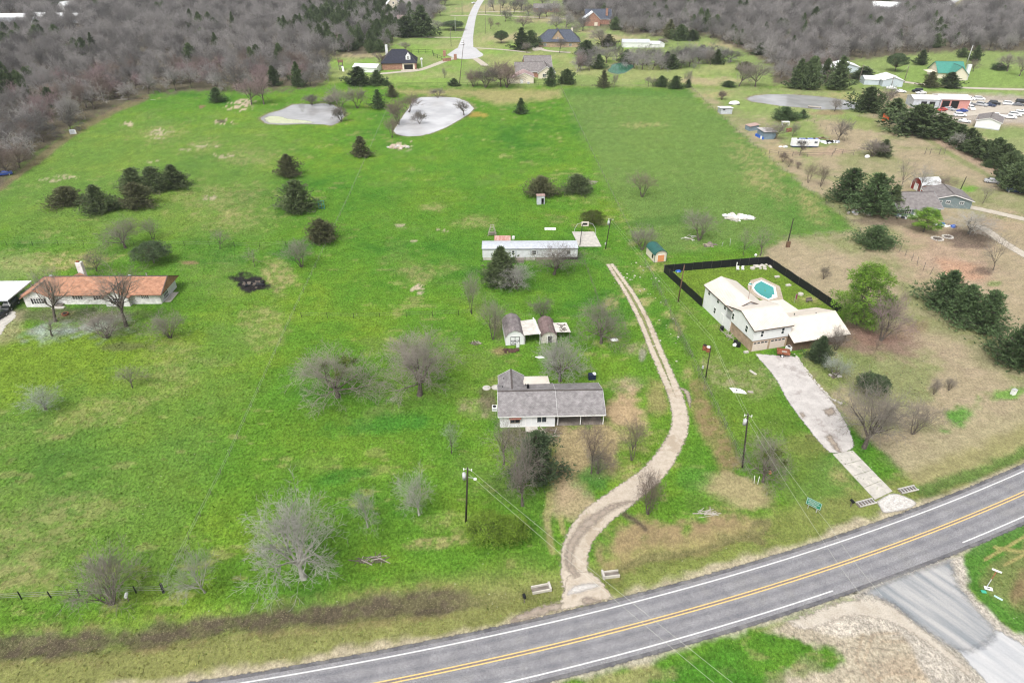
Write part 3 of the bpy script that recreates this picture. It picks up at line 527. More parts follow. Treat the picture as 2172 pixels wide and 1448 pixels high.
area('verge_gravel', PP([(1075,1325),(1090,1300),(1180,1272),(1240,1278),(1180,1300),(1120,1320)]), m_gravwet, .044, .25, .9)
area('old_driveway', PP([(1596,748),(1640,752),(1690,757),(1724,802),(1776,862),(1812,930),(1806,956),(1768,963),(1744,948),(1705,900),(1668,850),(1640,800)]), m_drive, .045, .3, .7)
for q in ([(1690,875),(1705,872),(1712,884),(1700,890)], [(1740,868),(1765,862),(1778,878),(1755,885)], [(1745,925),(1765,920),(1790,960),(1770,958)]): area('mud_patch', PP(q), m_gravwet, .053, .15, .9)
o = MB(); sl = PP([(1766,963),(1808,955),(1893,1042),(1856,1060)])
for i in range(4):
    a, e = i / 4 + .004, (i + 1) / 4 - .004; lp = lambda t, A, B: (A[0] + (B[0] - A[0]) * t, A[1] + (B[1] - A[1]) * t)
    MB().prism([lp(a, sl[0], sl[3]), lp(e, sl[0], sl[3]), lp(e, sl[1], sl[2]), lp(a, sl[1], sl[2])], -.05, .075).build('driveway_slab', m_conc2, kind='structure')
area('driveway_mouth', PP([(1856,1062),(1893,1044),(1942,1062),(1936,1078),(1880,1090),(1866,1080)]), m_crush, .06, .2, .5)
area('junction_asphalt', PP([(1815,1258),(1868,1228),(1985,1188),(2022,1186),(2042,1240),(2078,1288),(2124,1348),(2052,1392),(1960,1342),(1890,1288),(1850,1270)]), m_patch, .047, .3, 1.0)
area('road_dust', PP([(1770,1272),(1830,1238),(1900,1212),(1990,1184),(2030,1172),(2024,1200),(1930,1226),(1870,1252)]), sheet_mat('road_dust', (.40, .385, .365), (.46, .45, .43), True, None, .6, 12, None, .15, (.3, 2.4)), .052, .25, .7)
area('side_road', PP([(2020,1372),(2060,1352),(2108,1332),(2190,1376),(2330,1470),(2330,1660),(2180,1540),(2090,1450)]), m_side, .042, .3, .8)
area('gravel_turnout', PP([(1650,1318),(1770,1270),(1850,1262),(1900,1282),(1990,1350),(2090,1440),(2050,1440),(1960,1370),(1880,1325),(1800,1318),(1720,1345)]), m_track, .036, .3, 1.6)
st = strip('far_street', PP([(1040,-24),(1016,6),(1004,30),(998,52),(992,78),(987,104)]), [7, 6.5, 6.2, 6.4, 7.5, 10], m_farroad, .05, 6, 5)
area('turning_circle', PP([(947,117),(957,110),(974,101),(1004,100),(1017,109),(1026,117),(1014,123),(990,126),(966,124)]), m_turn := sheet_mat('pale_turning_circle', (.44, .44, .455), (.50, .50, .51), True, None, .1, 2), .06, .45, .6)
for q, w_ in (([(968,122),(940,131),(908,143),(884,150),(850,153),(806,157)], 5), ([(1004,102),(1040,104),(1080,107),(1125,112)], 4), ([(836,79),(900,79.5),(982,80)], 4), ([(955,33),(975,34),(1000,34)], 4.5), ([(1012,31),(1050,33),(1110,36),(1200,41)], 5), ([(1015,26),(1060,25),(1110,25)], 5), ([(1140,101),(1160,108),(1210,112)], 5), ([(966,65),(978,65),(988,64)], 4), ([(1006,123),(1018,131),(1030,140)], 5),
              ([(1905,172),(1945,178),(2000,184),(2080,188),(2200,191)], 5)): strip('lane', PP(q), w_, m_track, .055, 5, 5, margin=1.0)
area('far_forecourt', PP([(1128,96),(1148,96),(1150,106),(1130,108)]), m_track, .065, 1.0, .8); area('garage_forecourt', PP([(848,149),(880,144),(888,150),(856,154)]), m_track, .066, .8, .8)
strip('far_highway', PP([(2090,-30),(2035,-4),(2012,8),(1996,26)]), 9, m_farroad, .06, 5, 5)
for q, w_ in (([(2210,562),(2172,540),(2130,515),(2095,490),(2070,478)], 3.6), ([(2220,478),(2172,465),(2120,453),(2060,440),(2020,434)], 4)): strip('farm_drive', PP(q), w_, m_track, .05, 6, 7, margin=1.0)
area('car_yard', PP([(1990,215),(2040,212),(2172,212),(2300,212),(2300,236),(2172,240),(2090,246),(2010,248)]), m_track, .05, 1.2, 3)
area('carport_floor', PP([(-80,640),(0,650),(30,668),(10,690),(-30,740),(-120,760)]), m_conc2, .05, .4, .5)

def water_mat(name, c, rough=.03, ior=3.2):
    m = bpy.data.materials.new(name); m.use_nodes = True; t = m.node_tree; b = t.nodes['Principled BSDF']; b.inputs['Roughness'].default_value = rough; b.inputs['IOR'].default_value = ior; b.inputs['Specular IOR Level'].default_value = .5
    tc = t.nodes.new('ShaderNodeTexCoord'); n = t.nodes.new('ShaderNodeTexNoise'); n.inputs['Scale'].default_value = .12; t.links.new(tc.outputs['Object'], n.inputs[0]); r = t.nodes.new('ShaderNodeValToRGB')
    r.color_ramp.elements[0].color = (*[q * .85 for q in c], 1); r.color_ramp.elements[1].color = (*[min(1, q * 1.12) for q in c], 1); r.color_ramp.elements[0].position = .35; r.color_ramp.elements[1].position = .65
    t.links.new(n.outputs[0], r.inputs[0]); t.links.new(r.outputs[0], b.inputs['Base Color'])
    n2 = t.nodes.new('ShaderNodeTexNoise'); n2.inputs['Scale'].default_value = 1.4; t.links.new(tc.outputs['Object'], n2.inputs[0]); bp = t.nodes.new('ShaderNodeBump'); bp.inputs['Strength'].default_value = .05; bp.inputs['Distance'].default_value = .05; t.links.new(n2.outputs[0], bp.inputs['Height']); t.links.new(bp.outputs[0], b.inputs['Normal'])
    return m
m_wat = water_mat('muddy_sky_pond_water', (.56, .56, .575)); m_wat2 = water_mat('dark_pond_water', (.40, .40, .405)); m_watg = water_mat('green_pond_water', (.06, .20, .13), .12); m_algae = M('pond_algae', (.36, .42, .26), .8, .2, .5)  # pale pond colours hold the sky's reflection as well as mud
for nm, q, mt in (('main_pond', POND_A, m_wat), ('west_pond', POND_B, m_wat2), ('east_pond', POND_C, m_wat2), ('green_pond', POND_D, m_watg)):
    area(nm, PP(q), mt, -.22, .8)
area('pond_scum', PP([(556,250),(575,244),(600,246),(612,250),(650,254),(672,260),(640,261),(600,262),(567,260)]), sheet_mat('pond_scum', (.40, .44, .28), (.47, .48, .36), True, None, .4, 3), -.205, .7, 2.0)

grass_tufts()
# ------------------------------------------------------------------ vegetation
m_bark = M('dark_bark', (.145, .122, .105), .95, .25, 5, .1, .3, rand=.15); m_barkpale = M('pale_bark', (.48, .46, .42), .95, .2, 4, .1, .2, rand=.12)
TW = {'grey': M('grey_twigs', (.285, .255, .225), .95, .2, .6, .1, rand=.15), 'pale': M('pale_twigs', (.38, .37, .34), .95, .15, .6, .1, rand=.1), 'brown': M('brown_twigs', (.24, .19, .165), .95, .2, .6, .1, rand=.2),
      'rose': M('rosy_twigs', (.31, .235, .235), .95, .2, .6, .1, rand=.12), 'dark': M('dark_twigs', (.19, .17, .15), .95, .25, .6, .1, rand=.2), 'wood': M('woodland_twigs', (.262, .248, .242), .95, .12, .25, .1, rand=.5), 'sage': M('sage_twigs', (.34, .37, .32), .95, .15, .6, .1, rand=.1)}
LF = {'cedar': M('cedar_needles', (.175, .225, .098), .8, .12, 1.1, .15, rand=.22, col2=(.034, .050, .027)), 'bluecedar': M('dark_cedar_needles', (.125, .195, .080), .8, .12, 1.1, .15, rand=.2, col2=(.028, .048, .022)), 'browncedar': M('bronze_cedar_needles', (.165, .175, .085), .8, .12, 1.1, .15, rand=.2, col2=(.05, .052, .030)),  # dark second tone paints lit and shaded clumps into the cedar needles
      'pine': M('pine_needles', (.20, .35, .045), .8, .35, .5, .15, rand=.1, col2=(.02, .055, .012)), 'oak': M('evergreen_leaves', (.085, .125, .058), .7, .3, .8, .2, rand=.15, col2=(.03, .048, .025)), 'fresh': M('fresh_leaves', (.17, .27, .035), .8, .3, .8, .15, rand=.15), 'mistle': M('mistletoe_leaves', (.09, .12, .025), .8, .3, 1, .15), 'hedge': M('far_cedar_needles', (.135, .185, .082), .85, .12, .7, .1, rand=.28, col2=(.032, .050, .024))}
def tubes(segs, n, name, smooth=True):
    a = np.array(segs, np.float32); p0, p1, r0, r1 = a[:, 0:3], a[:, 3:6], a[:, 6], a[:, 7]; d = p1 - p0; d /= np.linalg.norm(d, axis=1, keepdims=True) + 1e-9
    ref = np.where(np.abs(d[:, 2:3]) < .9, np.array([[0, 0, 1.]]), np.array([[1., 0, 0]])); u = np.cross(ref, d); u /= np.linalg.norm(u, axis=1, keepdims=True); v = np.cross(d, u)
    k = len(a); th = np.arange(n) * 2 * np.pi / n; ring = u[:, None] * np.cos(th)[None, :, None] + v[:, None] * np.sin(th)[None, :, None]
    co = np.concatenate([p0[:, None] + ring * r0[:, None, None], p1[:, None] + ring * r1[:, None, None]], 1).reshape(-1, 3)
    b = (np.arange(k) * 2 * n)[:, None]; i = np.arange(n); j = (i + 1) % n; q = np.stack([b + i, b + j, b + n + j, b + n + i], -1).reshape(-1, 4)
    return raw(name, co, q, smooth)
def raw(name, co, faces, smooth=False):
    me = bpy.data.meshes.new(name); co = np.asarray(co, np.float32); faces = np.asarray(faces, np.int32); k = faces.shape[1]
    me.vertices.add(len(co)); me.vertices.foreach_set('co', co.ravel()); me.loops.add(faces.size); me.loops.foreach_set('vertex_index', faces.ravel())
    me.polygons.add(len(faces)); me.polygons.foreach_set('loop_start', np.arange(0, faces.size, k, dtype=np.int32)); me.update(); me.validate()
    if smooth: me.polygons.foreach_set('use_smooth', np.ones(len(faces), bool))
    return me
def blades(b, d, w_, seed):            # one slim triangle per leaf spray
    r = np.random.default_rng(seed); s = np.cross(d, r.normal(size=d.shape)); s /= np.linalg.norm(s, axis=1, keepdims=True) + 1e-9; s *= w_ if np.ndim(w_) == 0 else w_[:, None]
    co = np.stack([b - s, b + s, b + d], 1).reshape(-1, 3); return co, np.arange(len(co)).reshape(-1, 3)
def bare(seed, H=8., trunk=.22, r=.2, stems=1, nch=(6, 5, 5, 4, 3), ang=(48, 42, 40, 38, 36), ratio=(.75, .62, .58, .55, .55), droop=(.1, .05, -.03, -.08, -.1), lean=0., segs=(3, 3, 3, 2, 1), twig=.010, maxlev=5, wig=.22):
    q = random.Random(seed); S0, S1 = [], []
    def rv(): return Vector((q.gauss(0, 1), q.gauss(0, 1), q.gauss(0, 1)))
    def grow(p, d, Ln, ra, lev):
        n = segs[min(lev, len(segs) - 1)]; nodes = []; r0 = ra
        for k in range(n):
            d = (d + rv() * wig * (.5 if lev == 0 else 1) + Vector((0, 0, droop[min(lev, len(droop) - 1)]))).normalized(); e = p + d * (Ln / n); r1 = max(twig * .55, ra * (1 - .6 * (k + 1) / n))
            (S0 if lev <= 1 else S1).append((*p, *e, r0, r1)); nodes.append((p, e, d.copy(), r0, r1)); p, r0 = e, r1
        if lev >= maxlev: return
        c = nch[min(lev, len(nch) - 1)]
        az = q.uniform(0, 6.28)
        for i in range(c):
            t = q.uniform(.72, 1) if lev == 0 else (.3 + .7 * (i + q.random()) / c)
            t *= n; k = min(int(t), n - 1); f = t - k; a0, a1, dd_, ra0, ra1 = nodes[k]; s = a0.lerp(a1, min(f, 1)); az += 2.39996 + q.uniform(-.3, .3)
            u = dd_.orthogonal().normalized(); u = Matrix.Rotation(az, 3, dd_) @ u; an = R(ang[min(lev, len(ang) - 1)] * ((.18 + .95 * ((i * .618 + .3) % 1)) if lev == 0 else q.uniform(.6, 1.25))); cd = dd_ * math.cos(an) + u * math.sin(an)
            rr = max(twig, (ra0 + (ra1 - ra0) * f) * (.62 if lev else .7)); LL = (H * .42 if lev == 0 else Ln * ratio[min(lev, len(ratio) - 1)]) * (q.uniform(.85, 1.1) if lev == 0 else q.uniform(.7, 1.2))
            grow(s, cd, LL, rr, lev + 1)
    for k in range(stems):
        a = 6.28 * k / stems + q.uniform(-.5, .5); off = Vector((math.cos(a), math.sin(a), 0)) * (.12 * H / 6 if stems > 1 else 0)
        d0 = Vector((math.cos(a) * (.45 if stems > 1 else lean), math.sin(a) * (.45 if stems > 1 else 0), 1)).normalized(); grow(off, d0, H * trunk * q.uniform(.85, 1.1), r / math.sqrt(stems), 0)
    t_, c_ = tubes(S0, 6, 'trunk'), tubes(S1, 3, 'crown'); return fin(t_, c_)
def fin(tm, cm):
    co = np.empty(len(cm.vertices) * 3, np.float32); cm.vertices.foreach_get('co', co); co = co.reshape(-1, 3); rr = np.hypot(co[:, 0], co[:, 1])
    return {'t': tm, 'c': cm, 'h': float(np.quantile(co[:, 2], .996)), 'w': 2 * float(np.quantile(rr, .93))}
def conifer(seed, H=7., W=5., base=.03, power=.8, boughs=150, per=13, blade=.42, bw=.06, up=.35, blunt=.12, leanx=0., droopb=0.):
    r = np.random.default_rng(seed); q = random.Random(seed); B, D = [], []; lim = []
    lob = [(q.uniform(0, 6.28), q.uniform(.1, .28), k) for k in (2, 3, 5)]
    for i in range(boughs):
        t = (i + q.random()) / boughs; t = t ** 1.15; z = H * (base + (1 - base) * t * .97); a = i * 2.39996 + q.uniform(-.3, .3); Rm = W / 2 * ((1 - t) ** power * (1 - blunt) + blunt * (1 - t ** 4)) * q.uniform(.62, 1.3) * (1 + sum(m * math.sin(k * a + p + z) for p, m, k in lob)) + .12
        el = up + .5 * t + q.uniform(-.12, .2); dirv = np.array((math.cos(a) * math.cos(el), math.sin(a) * math.cos(el), math.sin(el))); o0 = np.array((leanx * z, 0, z - Rm * math.sin(el) * .55)); 
        if o0[2] < .1: o0[2] = .1
        lim.append((*(o0), *(o0 + dirv * Rm * .9), .05, .015))
        n = max(4, int(per * (.45 + Rm / (W / 2)))); s = r.uniform(.18, 1.0, n) ** .75; pos = o0 + dirv * (Rm * s)[:, None] + r.normal(size=(n, 3)) * (.06 + .11 * Rm) * np.array((1, 1, .6))
        pos[:, 2] -= droopb * s * Rm
        for k in range(5):
            dv = dirv + r.normal(size=(n, 3)) * .62 + np.array((0, 0, .25)); dv /= np.linalg.norm(dv, axis=1, keepdims=True); B.append(pos); D.append(dv * (blade * r.uniform(.6, 1.2, (n, 1))))
    b = np.concatenate(B); d = np.concatenate(D); ok = b[:, 2] > .05; co, f = blades(b[ok], d[ok], bw, seed); cm = raw('crown', co, f)
    lim.append((0, 0, 0, leanx * H * .9, 0, H * .9, .16, .03)); return fin(tubes(lim, 5, 'trunk'), cm)
def tufted(seed, H=10., W=7., clumps=130, n=60, blade=.5, bw=.03, shape='pine', rc=.55, trunk=.3, tr=.2):
    r = np.random.default_rng(seed); q = random.Random(seed); B, D = [], []; lim = [(0, 0, 0, .05 * H * q.uniform(-1, 1) * .3, 0, H * .9, tr, tr * .25)]
    for i in range(clumps):
        t = (i + .5) / clumps; a = i * 2.39996 + q.uniform(-.4, .4)
        if shape == 'pine': z = H * (trunk + (1 - trunk) * t); Rm = W / 2 * (math.sin(math.pi * min(1, .22 + .74 * t)) ** .8) * q.uniform(.35, 1.1) + .1
        else:
            ph = math.acos(1 - 1.35 * t); z = H * (trunk + .05 + (1 - trunk) * (.42 + .58 * math.cos(ph)) * q.uniform(.85, 1.02)); Rm = W / 2 * math.sin(min(ph, 1.75)) * q.uniform(.55, 1.03)
        p = np.array((Rm * math.cos(a), Rm * math.sin(a), z)); s0 = np.array((0, 0, max(H * trunk * .8, z - Rm * .55)))
        m_ = (s0 + p) / 2 + np.array((0, 0, -.05 * Rm)); lim += [(*s0, *m_, tr * .3, tr * .18), (*m_, *p, tr * .18, .02)]
        dv = r.normal(size=(n, 3)) + np.array((0, 0, .35)); dv /= np.linalg.norm(dv, axis=1, keepdims=True); B.append(p + dv * (rc * r.uniform(.1, .9, (n, 1)) ** .6) * np.array((1.2, 1.2, .75))); D.append((dv + r.normal(size=(n, 3)) * .5) * blade * r.uniform(.5, 1.1, (n, 1)))
    co, f = blades(np.concatenate(B), np.concatenate(D), bw, seed); return fin(tubes(lim, 5, 'trunk'), raw('crown', co, f))
PR = {
 'oak': [bare(s, 7.5, .20, .25, nch=(9, 7, 5, 4, 3), ang=(54, 42, 40, 40, 38), droop=(.1, .07, .05, .02, 0), twig=.0092, ratio=(.75, .62, .58, .56, .55), wig=.2) for s in (11, 12, 13)],
 'vase': [bare(s, 7.5, .2, .19, nch=(8, 6, 5, 4, 2), ang=(44, 36, 36, 36, 34), droop=(.1, .07, .05, .03, 0), twig=.009, ratio=(.75, .62, .58, .56, .5)) for s in (21, 22, 23)],
 'shrub': [bare(s, 5., .25, .18, stems=6, nch=(5, 4, 4, 4), ang=(32, 36, 38, 38), droop=(.05, .06, .04, .02), maxlev=4, twig=.009) for s in (31, 32)],
 'multi': [bare(s, 7., .3, .20, stems=4, nch=(5, 5, 4, 4), ang=(28, 32, 36, 36), droop=(.1, .1, .05, .03), maxlev=4, twig=.0095) for s in (41, 42)],
 'tall': [bare(s, 11., .34, .36, nch=(9, 6, 5, 4, 3), ang=(36, 36, 36, 36, 36), droop=(.1, .08, .04, 0, 0), maxlev=4, twig=.013, lean=-.12) for s in (51, 52)],
 'small': [bare(s, 5., .25, .08, nch=(7, 5, 4, 4), ang=(42, 38, 36, 34), droop=(.1, .06, .03, 0), maxlev=4, twig=.007) for s in (61, 62, 63)],
 'sparse': [bare(s, 8., .28, .19, nch=(6, 5, 4, 4), ang=(44, 40, 38, 36), droop=(.1, .05, .03, 0), maxlev=4, twig=.012) for s in (71, 72)],
 'wood': [bare(s, 9., .22, .26, nch=(10, 6, 5, 5), ang=(58, 42, 42, 42), droop=(.1, .06, .02, .0), maxlev=4, twig=.024, ratio=(.7, .60, .58, .56)) for s in (81, 82, 83, 84, 85)],
 'fmulti': [bare(s, 7., .3, .22, stems=4, nch=(5, 5, 4, 3), ang=(28, 32, 36, 36), droop=(.1, .1, .05, .03), maxlev=4, twig=.022) for s in (43, 44)],
 'fvase': [bare(s, 7.5, .2, .22, nch=(8, 6, 5, 4), ang=(44, 36, 36, 36), droop=(.1, .07, .05, .03), maxlev=4, twig=.022) for s in (24, 25, 26)],
 'fshrub': [bare(s, 5., .25, .2, stems=6, nch=(5, 4, 4, 3), ang=(34, 36, 38, 38), droop=(.05, .06, .04, .02), maxlev=4, twig=.02) for s in (33, 34)],
 'cedar': [conifer(101, 7, 5.2, blade=.5), conifer(102, 7, 5.6, power=.65, blunt=.25), conifer(103, 7, 5, power=.9, leanx=.05), conifer(104, 7, 5.6, power=.6, blunt=.3, up=.25), conifer(105, 7, 4.6, power=1.0, blunt=.05)],
 'round': [conifer(111, 5.5, 6.4, power=.5, blunt=.35, up=.2, boughs=190), conifer(112, 6, 6, power=.55, blunt=.3, boughs=180)],
 'thincedar': [conifer(121, 6, 3.2, boughs=110, per=8, power=.7), conifer(122, 6, 3.4, boughs=100, per=7, power=.8)],
 'farcedar': [conifer(131, 9, 6, boughs=90, per=12, blade=.75, bw=.13, power=.65, blunt=.25), conifer(132, 9, 5.2, boughs=90, per=12, blade=.75, bw=.13, power=.8), conifer(133, 8, 7, boughs=100, per=13, blade=.75, bw=.13, power=.5, blunt=.35)],
 'pine': [tufted(141, 11, 8, 130, 130, .34, .05, 'pine', .85, .12), tufted(142, 9, 7, 85, 120, .32, .05, 'pine', .7, .26)],
 'oakleaf': [tufted(151, 6, 8, 170, 60, .22, .07, 'dome', .55, .30), tufted(152, 7, 8, 170, 60, .26, .08, 'dome', .6, .28)],
 'thinleaf': [tufted(161, 4, 6, 140, 55, .24, .06, 'dome', .6, .12, .06), tufted(162, 4, 5, 120, 55, .24, .06, 'dome', .6, .1, .06)],
}
DEFLEAF = {'cedar': 'cedar', 'round': 'cedar', 'thincedar': 'cedar', 'farcedar': 'hedge', 'pine': 'pine', 'oakleaf': 'oak', 'thinleaf': 'fresh'}
NAMES = {'cedar': 'cedar_tree', 'round': 'cedar_tree', 'thincedar': 'cedar_tree', 'farcedar': 'cedar_tree', 'pine': 'pine_tree', 'oakleaf': 'evergreen_tree', 'thinleaf': 'leafy_shrub', 'shrub': 'bare_shrub', 'fshrub': 'bare_shrub'}
FAR = {'multi': 'fmulti', 'vase': 'fvase', 'small': 'fvase', 'sparse': 'fvase', 'shrub': 'fshrub', 'oak': 'fvase'}
tq = random.Random(5)
for k, lst in PR.items():
    for pr in lst:
        pr['t'].materials.append(m_bark); pr['c'].materials.append(LF[DEFLEAF[k]] if k in DEFLEAF else TW['wood' if k == 'wood' else 'grey'])
def plant_at(kind, x, y, H, W, label, tint=None, bark=None, group=None, var=None, rz=None, tilt=0., z=0.):
    lst = PR[kind]; pr = lst[(tq.randrange(len(lst)) if var is None else var) % len(lst)]; nm = NAMES.get(kind, 'bare_tree')
    o = thing(nm, label, 'shrub' if 'shrub' in nm else 'tree', (x, y, z - .05), tq.uniform(0, 6.28) if rz is None else rz, group); s = W / pr['w']; o.scale = (s, s, H / pr['h'])
    if tilt: o.rotation_euler.rotate_axis('Y', tilt)
    for n_, me, mt in (('trunk', pr['t'], bark), ('crown', pr['c'], (LF if kind in DEFLEAF else TW).get(tint) if tint else None)):
        c = link(n_, me, None, o)
        if mt is not None: c.material_slots[0].link = 'OBJECT'; c.material_slots[0].material = mt
    return o
def tree(kind, bx, by, ty, wpx, label, tint=None, bark=None, group=None, var=None, rz=None, tilt=0., k=.10):
    if by < 345: kind = FAR.get(kind, kind)
    x, y = P(bx, by); H = hgt(bx, by, ty); W = wpx * depth(x, y, H * .5) / FPX; H = max(H * .55, H - k * W)
    return plant_at(kind, x, y, H, W, label, tint, bark, group, var, rz, tilt)
BP = m_barkpale
